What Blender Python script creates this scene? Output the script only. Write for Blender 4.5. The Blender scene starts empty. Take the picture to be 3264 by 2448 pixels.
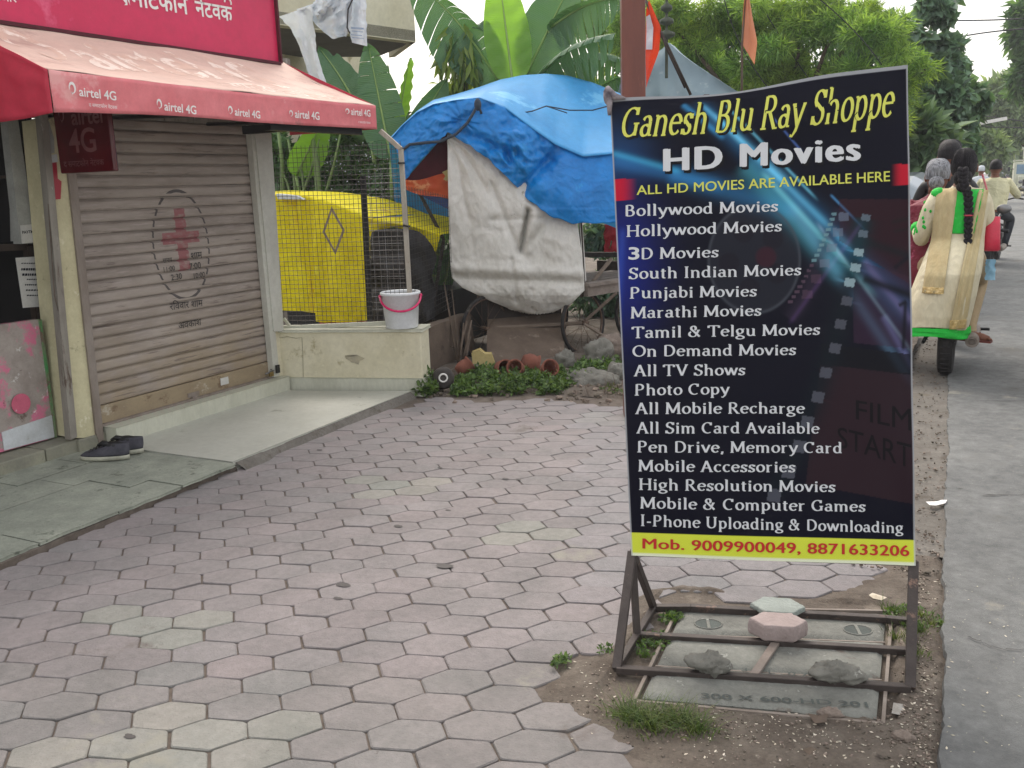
import bpy, math, random
import numpy as np
from mathutils import Vector, Matrix, noise
random.seed(7); RNG=np.random.default_rng(7)
scn=bpy.context.scene; COL=scn.collection
pi=math.pi
# ------------------------------------------------------------------ camera
F_PX=2950.0; W_PX=3264.0; H_PX=2448.0; EYE=1.5
_vx,_vy=3170.0-W_PX/2,540.0-H_PX/2
_c=-0.033*_vx-_vy
_d=np.array([0.033,1.0,_c/F_PX]); _d/=np.linalg.norm(_d)
_f=np.array([_vx,_vy,F_PX]); _f/=np.linalg.norm(_f)
_r=np.cross(_d,_f); _r/=np.linalg.norm(_r)
RW=np.array([_r,_f,-_d])            # world <- lens frame (x right, y down, z forward)
cam=bpy.data.cameras.new('camera'); cam_o=bpy.data.objects.new('camera',cam); COL.objects.link(cam_o)
cam.sensor_width=36; cam.lens=36*F_PX/W_PX; cam.clip_start=0.05; cam.clip_end=2000
B=RW@np.diag([1,-1,-1.0])
cam_o.matrix_world=Matrix([[*B[0],0],[*B[1],0],[*B[2],EYE],[0,0,0,1]])
scn.camera=cam_o
# ------------------------------------------------------------------ world and sun
world=bpy.data.worlds.new('World'); scn.world=world; world.use_nodes=True
nt=world.node_tree; nt.nodes.clear()
sky=nt.nodes.new('ShaderNodeTexSky'); sky.sky_type='NISHITA'; sky.sun_disc=False
SUN_EL=math.radians(48); SUN_AZ=math.radians(-38)   # azimuth measured from +Y towards +X
sky.sun_elevation=SUN_EL; sky.sun_rotation=SUN_AZ
sky.air_density=1.0; sky.dust_density=5.0; sky.ozone_density=0.0
bg=nt.nodes.new('ShaderNodeBackground'); bg.inputs[1].default_value=0.15
out=nt.nodes.new('ShaderNodeOutputWorld')
mxw=nt.nodes.new('ShaderNodeMix'); mxw.data_type='RGBA'; mxw.inputs[0].default_value=.6; mxw.inputs[7].default_value=(7.4,7.25,7.0,1)   # thin white cloud over the clear sky
nt.links.new(sky.outputs[0],mxw.inputs[6]); nt.links.new(mxw.outputs[2],bg.inputs[0]); nt.links.new(bg.outputs[0],out.inputs[0])
sun=bpy.data.lights.new('sun','SUN'); sun.energy=1.3; sun.angle=math.radians(35); sun.color=(1,.96,.9)
sun_o=bpy.data.objects.new('sun',sun); COL.objects.link(sun_o)
sd=Vector((math.cos(SUN_EL)*math.sin(SUN_AZ),math.cos(SUN_EL)*math.cos(SUN_AZ),math.sin(SUN_EL)))
sun_o.rotation_euler=sd.to_track_quat('Z','Y').to_euler(); sun_o.location=sd*30
scn.view_settings.view_transform='Standard'; scn.view_settings.look='None'
scn.view_settings.exposure=0.68; scn.view_settings.gamma=1.0
scn.view_settings.use_curve_mapping=False
scn.cycles.use_denoising=True
scn.cycles.max_bounces=6; scn.cycles.transparent_max_bounces=8
# ------------------------------------------------------------------ survey helpers: sight lines of the survey sheet (2212 wide) cut real planes
S=W_PX/2212.0
def _ray(x,y): return RW@np.array([x*S-W_PX/2,y*S-H_PX/2,F_PX])
def G(x,y,z=0.0):
    d=_ray(x,y); t=(z-EYE)/d[2]; return Vector((d[0]*t,d[1]*t,z))
def OX(x,y,X):
    d=_ray(x,y); t=X/d[0]; return Vector((X,d[1]*t,EYE+d[2]*t))
def OY(x,y,Y):
    d=_ray(x,y); t=Y/d[1]; return Vector((d[0]*t,Y,EYE+d[2]*t))
def OV(x,y,p,q):
    d=_ray(x,y); n=(-(q[1]-p[1]),q[0]-p[0]); t=(n[0]*p[0]+n[1]*p[1])/(n[0]*d[0]+n[1]*d[1])
    return Vector((d[0]*t,d[1]*t,EYE+d[2]*t))
# ------------------------------------------------------------------ materials
def lin(h):
    if isinstance(h,(tuple,list)): return tuple(h)[:3]
    v=[int(h[i:i+2],16)/255 for i in (0,2,4)]
    return tuple(c/12.92 if c<=.04045 else ((c+.055)/1.055)**2.4 for c in v)
MATS={}
def mat(name,c1,c2=None,scale=8,rough=.8,bump=.0,bscale=40,spots=None,sthr=.62,sscale=3,spec=.5,metal=0,coat=0,
        trans=0,wave=None,attr=None,objcol=False,island=0,emit=0,detail=5,coords='pos',stretch=(1,1,1),alpha=None,grain=.12,crumple=None):
    if name in MATS: return MATS[name]
    m=bpy.data.materials.new(name); m.use_nodes=True; MATS[name]=m
    n=m.node_tree.nodes; l=m.node_tree.links; bs=n['Principled BSDF']
    c1=lin(c1); c2=lin(c2) if c2 else tuple(c*.8 for c in c1)
    if coords=='pos': src=n.new('ShaderNodeNewGeometry').outputs['Position']
    else: src=n.new('ShaderNodeTexCoord').outputs['Object']
    mp=n.new('ShaderNodeMapping'); mp.inputs['Scale'].default_value=stretch; l.new(src,mp.inputs[0]); src=mp.outputs[0]
    def noi(s,d=detail,r=.6):
        t=n.new('ShaderNodeTexNoise'); t.inputs['Scale'].default_value=s; t.inputs['Detail'].default_value=d
        t.inputs['Roughness'].default_value=r; l.new(src,t.inputs['Vector']); return t.outputs['Fac']
    def ramp(f,a,b):
        r=n.new('ShaderNodeMapRange'); r.inputs[1].default_value=a; r.inputs[2].default_value=b; l.new(f,r.inputs[0]); return r.outputs[0]
    def mix(f,a,b,mode='MIX'):
        x=n.new('ShaderNodeMix'); x.data_type='RGBA'; x.blend_type=mode
        for k,v in ((0,f),(6,a),(7,b)):
            if isinstance(v,(int,float)): x.inputs[k].default_value=v
            elif isinstance(v,tuple): x.inputs[k].default_value=(*v[:3],1)
            else: l.new(v,x.inputs[k])
        return x.outputs[2]
    f=ramp(noi(scale),.32,.68)
    if objcol:
        oc=n.new('ShaderNodeObjectInfo').outputs['Color']
        col=mix(f,oc,mix(1.0,oc,tuple(b/max(a,1e-4) for a,b in zip(c1,c2)),'MULTIPLY'))
    elif attr:
        at=n.new('ShaderNodeAttribute'); at.attribute_name=attr
        col=mix(f,at.outputs['Color'],mix(1.0,at.outputs['Color'],tuple(b/max(a,1e-4) for a,b in zip(c1,c2)),'MULTIPLY'))
    else: col=mix(f,c1,c2)
    if island:
        rpi=n.new('ShaderNodeNewGeometry').outputs['Random Per Island']
        hs=n.new('ShaderNodeHueSaturation'); l.new(col,hs.inputs['Color'])
        r=n.new('ShaderNodeMapRange'); r.inputs[3].default_value=1-island; r.inputs[4].default_value=1+island*1.3
        l.new(rpi,r.inputs[0]); l.new(r.outputs[0],hs.inputs['Value'])
        r2=n.new('ShaderNodeMapRange'); r2.inputs[3].default_value=.515; r2.inputs[4].default_value=.485
        l.new(rpi,r2.inputs[0]); l.new(r2.outputs[0],hs.inputs['Hue']); col=hs.outputs[0]
    if trans<.2 and not metal and alpha is None:
        fv=n.new('ShaderNodeMapRange'); fv.inputs[1].default_value=.28; fv.inputs[2].default_value=.72; fv.inputs[3].default_value=1-grain; fv.inputs[4].default_value=1+grain*.8
        l.new(noi(min(scale*9,150),8,.75),fv.inputs[0]); col=mix(1.0,col,fv.outputs[0],'MULTIPLY')
    if spots:
        for k,(sc,ss,st) in enumerate(spots if isinstance(spots,list) else [(spots,sscale,sthr)]):
            ff=ramp(noi(ss,6,.7),st,st+.07); col=mix(ff,col,lin(sc))
    l.new(col,bs.inputs['Base Color'])
    bs.inputs['Roughness'].default_value=rough; bs.inputs['Metallic'].default_value=metal
    bs.inputs['Specular IOR Level'].default_value=spec; bs.inputs['Coat Weight'].default_value=coat
    if bump:
        b=n.new('ShaderNodeBump'); b.inputs['Strength'].default_value=min(1,bump); b.inputs['Distance'].default_value=.004 if bump<=1 else .004*bump
        h=noi(bscale,6,.65)
        l.new(h,b.inputs['Height']); l.new(b.outputs[0],bs.inputs['Normal'])
    if crumple:      # sharp facets of creased sheeting: warped cell distance as height
        wn=n.new('ShaderNodeTexNoise'); wn.inputs['Scale'].default_value=crumple[0]*.6; wn.inputs['Detail'].default_value=3; l.new(src,wn.inputs['Vector'])
        va=n.new('ShaderNodeVectorMath'); va.operation='MULTIPLY_ADD'; va.inputs[1].default_value=(crumple[3],)*3; l.new(wn.outputs['Color'],va.inputs[0]); l.new(src,va.inputs[2])
        hs_=None
        for k_,(fs,wt) in enumerate(((1,1.),(2.3,.45))):
            vo=n.new('ShaderNodeTexVoronoi'); vo.feature='F1'; vo.inputs['Scale'].default_value=crumple[0]*fs; l.new(va.outputs[0],vo.inputs['Vector'])
            mm=n.new('ShaderNodeMath'); mm.operation='MULTIPLY'; mm.inputs[1].default_value=wt; l.new(vo.outputs['Distance'],mm.inputs[0])
            if hs_ is None: hs_=mm.outputs[0]
            else:
                ad=n.new('ShaderNodeMath'); l.new(hs_,ad.inputs[0]); l.new(mm.outputs[0],ad.inputs[1]); hs_=ad.outputs[0]
        b=n.new('ShaderNodeBump'); b.inputs['Strength'].default_value=crumple[1]; b.inputs['Distance'].default_value=crumple[2]; l.new(hs_,b.inputs['Height']); l.new(b.outputs[0],bs.inputs['Normal'])
    if wave:
        w=n.new('ShaderNodeTexWave'); w.bands_direction=wave[0]; w.inputs['Scale'].default_value=wave[1]; w.inputs['Distortion'].default_value=.6
        uv=n.new('ShaderNodeUVMap'); l.new(uv.outputs[0],w.inputs['Vector'])
        b=n.new('ShaderNodeBump'); b.inputs['Strength'].default_value=wave[2]; b.inputs['Distance'].default_value=.01
        l.new(w.outputs['Fac'],b.inputs['Height']); l.new(b.outputs[0],bs.inputs['Normal'])
    if trans:
        tr=n.new('ShaderNodeBsdfTranslucent'); ms=n.new('ShaderNodeMixShader'); ms.inputs[0].default_value=trans
        leafy=name.startswith(('leaf','banana','weed','grass')); tc=mix(1.0,col,(1.5,1.5,.6),'MULTIPLY') if leafy else col; l.new(tc,tr.inputs[0])
        l.new(bs.outputs[0],ms.inputs[1]); l.new(tr.outputs[0],ms.inputs[2]); l.new(ms.outputs[0],n['Material Output'].inputs[0])
    if alpha is not None: bs.inputs['Alpha'].default_value=alpha
    return m
# ------------------------------------------------------------------ object helpers
def wloc(o):
    v=Vector((0,0,0))
    while o: v+=o.location; o=o.parent
    return v
def tag(o,label=None,cat=None,group=None,kind=None):
    if label: o['label']=label
    if cat: o['category']=cat
    if group: o['group']=group
    if kind: o['kind']=kind
    return o
def empty(name,loc,label,cat,group=None,parent=None):
    o=bpy.data.objects.new(name,None); COL.objects.link(o); o.location=Vector(loc); o.empty_display_size=.1
    return tag(o,label,cat,group)
def link_mesh(name,me,mt,parent=None,smooth=False):
    o=bpy.data.objects.new(name,me); COL.objects.link(o)
    if mt:
        for q in (mt if isinstance(mt,list) else [mt]): me.materials.append(q)
    if smooth: me.polygons.foreach_set('use_smooth',[True]*len(me.polygons))
    if parent: o.parent=parent
    return o
class MB:
    def __init__(s): s.v=[]; s.f=[]; s.m=[]; s.mi=0
    def add(s,vs,fs):
        k=len(s.v); s.v.extend([tuple(v) for v in vs]); s.f.extend([tuple(i+k for i in f) for f in fs]); s.m.extend([s.mi]*len(fs)); return s
    def box(s,c,sz,R=None,j=0):
        c=Vector(c); h=Vector(sz)/2; vs=[]
        for z in (-1,1):
            for y in (-1,1):
                for x in (-1,1):
                    p=Vector((x*h.x,y*h.y,z*h.z))
                    if j: p+=Vector((random.uniform(-j,j) for _ in range(3)))
                    if R is not None: p=R@p
                    vs.append(c+p)
        return s.add(vs,[(0,2,3,1),(4,5,7,6),(0,1,5,4),(2,6,7,3),(0,4,6,2),(1,3,7,5)])
    def prism(s,pts,d,front_only=False):      # polygon pts (3D, any plane) extruded by vector d
        n=len(pts); d=Vector(d); p=[Vector(q) for q in pts]; vs=p+[q+d for q in p]
        fs=[tuple(range(n)),tuple(range(2*n-1,n-1,-1))]+[(i,(i+1)%n+0,(i+1)%n+n,i+n) for i in range(n)]
        return s.add(vs,fs)
    def tube(s,pts,r,n=8,cap=True):
        pts=[Vector(p) for p in pts]; k=len(pts); rs=r if isinstance(r,(list,tuple)) else [r]*k
        vs=[]; up=None
        for i,p in enumerate(pts):
            t=(pts[min(i+1,k-1)]-pts[max(i-1,0)]).normalized()
            if up is None: up=t.orthogonal().normalized()
            else: up=(up-t*up.dot(t)); up=up.normalized() if up.length>1e-6 else t.orthogonal().normalized()
            b=t.cross(up)
            for a in range(n):
                th=2*pi*a/n; vs.append(p+(up*math.cos(th)+b*math.sin(th))*rs[i])
        fs=[(i*n+a,i*n+(a+1)%n,(i+1)*n+(a+1)%n,(i+1)*n+a) for i in range(k-1) for a in range(n)]
        if cap: fs+=[tuple(range(n-1,-1,-1)),tuple(range((k-1)*n,k*n))]
        return s.add(vs,fs)
    def lathe(s,prof,c,axis='Z',n=24,R=None):
        c=Vector(c); vs=[]; k=len(prof)
        for (r,h) in prof:
            for a in range(n):
                th=2*pi*a/n; p={'Z':(r*math.cos(th),r*math.sin(th),h),'X':(h,r*math.cos(th),r*math.sin(th)),'Y':(r*math.cos(th),h,r*math.sin(th))}[axis]
                p=Vector(p); p=R@p if R is not None else p; vs.append(c+p)
        fs=[(i*n+a,i*n+(a+1)%n,(i+1)*n+(a+1)%n,(i+1)*n+a) for i in range(k-1) for a in range(n)]
        return s.add(vs,fs)
    def ell(s,c,r,nu=14,nv=9,R=None):
        prof=[(math.sin(pi*i/nv),-math.cos(pi*i/nv)) for i in range(nv+1)]
        r=Vector(r) if not isinstance(r,(int,float)) else Vector((r,r,r)); c=Vector(c); vs=[]
        for (q,h) in prof:
            for a in range(nu):
                th=2*pi*a/nu; p=Vector((q*math.cos(th)*r.x,q*math.sin(th)*r.y,h*r.z)); p=R@p if R is not None else p; vs.append(c+p)
        return s.add(vs,[(i*nu+a,i*nu+(a+1)%nu,(i+1)*nu+(a+1)%nu,(i+1)*nu+a) for i in range(nv) for a in range(nu)])
    def loft(s,rings,cap=True):
        n=len(rings[0]); k=len(rings); vs=[p for r in rings for p in r]
        fs=[(i*n+a,i*n+(a+1)%n,(i+1)*n+(a+1)%n,(i+1)*n+a) for i in range(k-1) for a in range(n)]
        if cap: fs+=[tuple(range(n-1,-1,-1)),tuple(range((k-1)*n,k*n))]
        return s.add(vs,fs)
    def grid(s,fn,nu,nv):
        vs=[fn(i/nu,j/nv) for j in range(nv+1) for i in range(nu+1)]
        w=nu+1
        return s.add(vs,[(j*w+i,j*w+i+1,(j+1)*w+i+1,(j+1)*w+i) for j in range(nv) for i in range(nu)])
    def build(s,name,mt,parent=None,smooth=False,kind=None,bevel=0,solid=0,label=None):
        o=Vector((0,0,0)) if parent is None else wloc(parent)
        me=bpy.data.meshes.new(name); me.from_pydata([(v[0]-o.x,v[1]-o.y,v[2]-o.z) for v in s.v],[],s.f)
        ob=link_mesh(name,me,mt,parent,smooth)
        if isinstance(mt,list): me.polygons.foreach_set('material_index',s.m)
        if bevel:
            b=ob.modifiers.new('b','BEVEL'); b.width=bevel; b.segments=2; b.limit_method='ANGLE'
        if solid:
            b=ob.modifiers.new('s','SOLIDIFY'); b.thickness=solid; b.offset=-1
        me.update()
        if kind: ob['kind']=kind
        if label: ob['label']=label
        return ob
def copy_tree(o,parent=None):
    c=o.copy(); COL.objects.link(c); c.parent=parent
    for ch in list(o.children): copy_tree(ch,c)
    return c
def nz(x,y,z=0,s=1): return noise.noise(Vector((x*s,y*s,z*s)))
# ------------------------------------------------------------------ lettering
_tc={}
def glyph_mesh(body,size=1.0,offset=0.0,shear=0,space=1.0,align='LEFT'):
    key=(body,offset,shear,space,align)
    if key not in _tc:
        cu=bpy.data.curves.new('t','FONT'); cu.body=body; cu.size=1; cu.offset=offset; cu.shear=shear; cu.space_character=space; cu.align_x=align
        cu.resolution_u=4
        ob=bpy.data.objects.new('t',cu); COL.objects.link(ob)
        dg=bpy.context.evaluated_depsgraph_get(); me=bpy.data.meshes.new_from_object(ob.evaluated_get(dg))
        vs=[tuple(v.co) for v in me.vertices]; fs=[tuple(p.vertices) for p in me.polygons]
        bpy.data.objects.remove(ob); bpy.data.curves.remove(cu); bpy.data.meshes.remove(me); _tc[key]=(vs,fs)
    return _tc[key]
# skeleton of a bookish serif alphabet: l=polyline, a=arc(cx,cy,rx,ry,from,to), s=serif(x,y,half)
_ST={'A':(.68,'l .32 .68 .09 .0|l .32 .68 .57 0|l .17 .24 .46 .24|s .09 0 .09|s .57 0 .1'),
'B':(.6,'l .14 0 .14 .68|a .28 .52 .16 .155 -90 90|a .3 .18 .19 .18 -90 90|l .14 .675 .28 .675|l .14 .36 .3 .36|l .14 .005 .3 .005'),
'C':(.66,'a .36 .34 .27 .33 55 305|l .53 .68 .53 .5'),'D':(.7,'l .14 0 .14 .68|a .3 .34 .29 .335 -90 90|l .14 .675 .3 .675|l .14 .005 .3 .005'),
'G':(.72,'a .36 .34 .27 .33 50 330|l .56 .02 .56 .3|l .53 .68 .53 .5|s .56 .3 .1'),'H':(.74,'l .14 0 .14 .68|l .6 0 .6 .68|l .14 .35 .6 .35|s .14 0 .1|s .14 .68 .1|s .6 0 .1|s .6 .68 .1'),
'I':(.34,'l .17 0 .17 .68|s .17 0 .1|s .17 .68 .1'),'M':(.86,'l .12 0 .14 .68|l .14 .68 .42 .06|l .42 .06 .7 .68|l .71 .68 .73 0|s .12 0 .09|s .73 0 .11|s .12 .68 .07|s .74 .68 .07'),
'O':(.74,'a .37 .34 .29 .33 0 360'),'P':(.6,'l .14 0 .14 .68|a .28 .5 .19 .175 -90 90|l .14 .675 .28 .675|l .14 .325 .28 .325|s .14 0 .11'),
'R':(.66,'l .14 0 .14 .68|a .28 .51 .18 .165 -90 90|l .14 .675 .28 .675|l .14 .345 .28 .345|l .3 .34 .54 0|s .14 0 .1|s .57 0 .08'),
'S':(.54,'a .27 .51 .16 .165 30 235|a .26 .175 .18 .175 -150 50|l .15 .43 .40 .27|l .44 .68 .44 .52|l .08 .0 .08 .17'),
'T':(.66,'l .32 0 .32 .68|l .05 .675 .59 .675|l .05 .68 .05 .54|l .59 .68 .59 .54|s .32 0 .11'),
'U':(.72,'l .14 .68 .14 .22|a .35 .22 .21 .215 180 360|l .56 .22 .56 .68|s .14 .68 .1|s .56 .68 .1'),
'V':(.68,'l .09 .68 .34 0|l .34 0 .58 .68|s .09 .68 .1|s .58 .68 .09'),
'a':(.48,'l .34 .32 .34 .03|a .21 .32 .13 .13 0 160|a .2 .13 .135 .125 50 320|s .39 .015 .06'),
'b':(.54,'l .12 .7 .12 .02|a .27 .23 .17 .22 -150 150|s .08 .7 .05'),'c':(.45,'a .25 .23 .18 .22 45 315'),
'd':(.55,'l .39 .7 .39 0|a .24 .23 .17 .22 30 330|s .35 .7 .05|s .44 .01 .05'),'e':(.47,'a .24 .23 .18 .22 10 320|l .06 .26 .42 .26'),
'g':(.5,'a .22 .3 .15 .15 0 360|a .23 -.1 .19 .1 0 360|l .1 .16 .14 .06 .3 .02|l .34 .42 .46 .44'),
'h':(.57,'l .12 .7 .12 0|a .27 .28 .15 .16 0 150|l .42 .3 .42 0|s .12 0 .08|s .42 0 .08|s .08 .7 .05'),
'i':(.28,'l .13 .45 .13 0|s .13 0 .08|s .09 .45 .05|a .13 .6 .015 .03 0 360'),'j':(.27,'l .14 .45 .14 -.1|a .06 -.1 .08 .09 0 -120|a .14 .6 .015 .03 0 360|s .1 .45 .05'),
'l':(.28,'l .13 .7 .13 0|s .13 0 .08|s .09 .7 .05'),
'm':(.84,'l .12 .45 .12 0|a .26 .29 .14 .15 0 150|l .4 .3 .4 0|a .54 .29 .14 .15 0 150|l .68 .3 .68 0|s .12 0 .07|s .4 0 .07|s .68 0 .08|s .08 .45 .05'),
'n':(.57,'l .12 .45 .12 0|a .27 .29 .15 .15 0 150|l .42 .3 .42 0|s .12 0 .08|s .42 0 .08|s .08 .45 .05'),
'o':(.5,'a .25 .23 .18 .22 0 360'),'p':(.54,'l .12 .45 .12 -.21|a .27 .23 .17 .22 -150 150|s .12 -.21 .09|s .08 .45 .05'),
'r':(.42,'l .12 .45 .12 0|a .29 .27 .16 .16 70 140|s .13 0 .09|s .08 .45 .05'),'s':(.4,'a .2 .335 .11 .11 20 230|a .19 .115 .12 .11 -160 50|l .12 .29 .28 .17|l .32 .45 .32 .34|l .06 .0 .06 .12'),
't':(.34,'l .14 .58 .14 .08|a .24 .09 .1 .08 180 290|l .03 .445 .29 .445'),
'u':(.57,'l .12 .45 .12 .15|a .26 .16 .14 .15 180 330|l .42 .45 .42 0|s .08 .45 .05|s .38 .45 .05|s .47 .01 .05'),
'v':(.5,'l .06 .45 .25 0|l .25 0 .43 .45|s .06 .45 .07|s .43 .45 .06'),'w':(.74,'l .06 .45 .22 0|l .22 0 .37 .43|l .36 .45 .53 0|l .53 0 .68 .45|s .06 .45 .07|s .36 .45 .06|s .68 .45 .06'),
'y':(.5,'l .06 .45 .26 .02|l .44 .45 .24 -.08 .14 -.2 .05 -.18|s .06 .45 .07|s .44 .45 .06'),
'&':(.76,'a .3 .53 .12 .14 -60 240|l .24 .42 .62 .0|a .27 .17 .19 .165 120 330|l .43 .1 .56 .4|s .56 .41 .08'),
',':(.24,'l .11 .06 .12 -.02 .07 -.12'),'-':(.34,'l .05 .22 .28 .22|l .05 .25 .28 .25'),' ':(.24,'')}
def serif_mesh(body,shear=0.0,T=.12,t=.04,track=.02,xs=1.0):
    x=0; V=[]; Fs=[]; lay=0
    nib=math.radians(10)
    for ch in body:
        adv,spec=_ST[ch]
        for st in [q for q in spec.split('|') if q]:
            k=st.split(); a=[float(q) for q in k[1:]]; pts=[]; T2=T
            if k[0]=='l': pts=[(a[i],a[i+1]) for i in range(0,len(a),2)]
            elif k[0]=='s': pts=[(a[0]-a[2],a[1]),(a[0]+a[2],a[1])]
            else:
                n=max(4,int(abs(a[5]-a[4])/18)); pts=[(a[0]+a[2]*math.cos(math.radians(a[4]+(a[5]-a[4])*i/n)),a[1]+a[3]*math.sin(math.radians(a[4]+(a[5]-a[4])*i/n))) for i in range(n+1)]
                if a[2]<.02: T2=.11
            b=len(V); m=len(pts); closed=m>3 and abs(pts[0][0]-pts[-1][0])+abs(pts[0][1]-pts[-1][1])<1e-6
            for i,(px,py) in enumerate(pts):
                if closed and i in(0,m-1): dx,dy=pts[1][0]-pts[-2][0],pts[1][1]-pts[-2][1]
                else: dx=pts[min(i+1,m-1)][0]-pts[max(i-1,0)][0]; dy=pts[min(i+1,m-1)][1]-pts[max(i-1,0)][1]
                L=math.hypot(dx,dy) or 1; dx/=L; dy/=L
                s_=abs(dx*-math.sin(nib)+dy*math.cos(nib)); w=(t+(T2-t)*s_**1.3)/2
                if k[0]=='s': w=t/2
                for sg in (1,-1):
                    X=px-dy*w*sg; Y=py+dx*w*sg; V.append(((X+x)*xs+shear*Y,Y,lay*.00012))
            Fs+=[(b+2*i,b+2*i+1,b+2*i+3,b+2*i+2) for i in range(m-1)]
            lay=(lay+1)%8
        x+=adv+track
    return V,Fs,x*xs
def text_obj(name,vf,fn,mt,parent,label=None):
    """vf=(verts,faces) in em units; fn maps (x,y,layer) to a world point"""
    V,Fs=vf[0],vf[1]; m=MB(); m.add([fn(*v) for v in V],Fs)
    o=m.build(name,mt,parent)
    return o
def plane_fn(org,u,v,n,size,lift=.002):
    org=Vector(org);u=Vector(u).normalized();v=Vector(v).normalized();n=Vector(n).normalized()
    return lambda x,y,z=0: org+u*(x*size)+v*(y*size)+n*(lift+z)
# ------------------------------------------------------------------ leaves
def leaf_cloud(name,P,D,N,Ln,Wd,mt,parent,fold=.15,kind=None,cut=.45):
    """P base points, D directions, N up normals, rhombic folded leaves (two triangles each side of the rib)"""
    P=np.asarray(P,float);D=np.asarray(D,float);N=np.asarray(N,float);n=len(P)
    D/=np.linalg.norm(D,axis=1)[:,None]+1e-9
    Sd=np.cross(D,N); Sd/=np.linalg.norm(Sd,axis=1)[:,None]+1e-9; Nn=np.cross(Sd,D)
    Ln=np.broadcast_to(Ln,(n,))[:,None]; Wd=np.broadcast_to(Wd,(n,))[:,None]
    o=np.array(wloc(parent)) if parent else np.zeros(3)
    mid=P+D*Ln*cut-Nn*Wd*fold
    v=np.stack([P,mid+Sd*Wd/2+Nn*Wd*fold*2,P+D*Ln-Nn*Ln*.12,mid-Sd*Wd/2+Nn*Wd*fold*2],1).reshape(-1,3)-o
    me=bpy.data.meshes.new(name); me.vertices.add(4*n); me.vertices.foreach_set('co',v.ravel())
    idx=np.arange(n)[:,None]*4+np.array([[0,1,2,0,2,3]]); me.loops.add(6*n); me.loops.foreach_set('vertex_index',idx.ravel())
    me.polygons.add(2*n); me.polygons.foreach_set('loop_start',np.arange(2*n)*3); me.update(calc_edges=True); me.validate()
    ob=link_mesh(name,me,mt,parent)
    if kind: ob['kind']=kind
    return ob
def bold(body,d,space=1.0,off=0.0):
    V,Fs=glyph_mesh(body,offset=off,space=space); VV=[];FF=[]
    sh=((-d,0),(d,0),(-d*.5,d*.3),(d*.5,-d*.3),(0,0))
    for k,(dx,dy) in enumerate(sh):
        b=len(VV); VV+=[(x+dx,y+dy,z+.0001*k) for x,y,z in V]; FF+=[tuple(i+b for i in f) for f in Fs]
    return VV,FF
def rdir(n): 
    v=RNG.normal(size=(n,3)); return v/np.linalg.norm(v,axis=1)[:,None]
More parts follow.
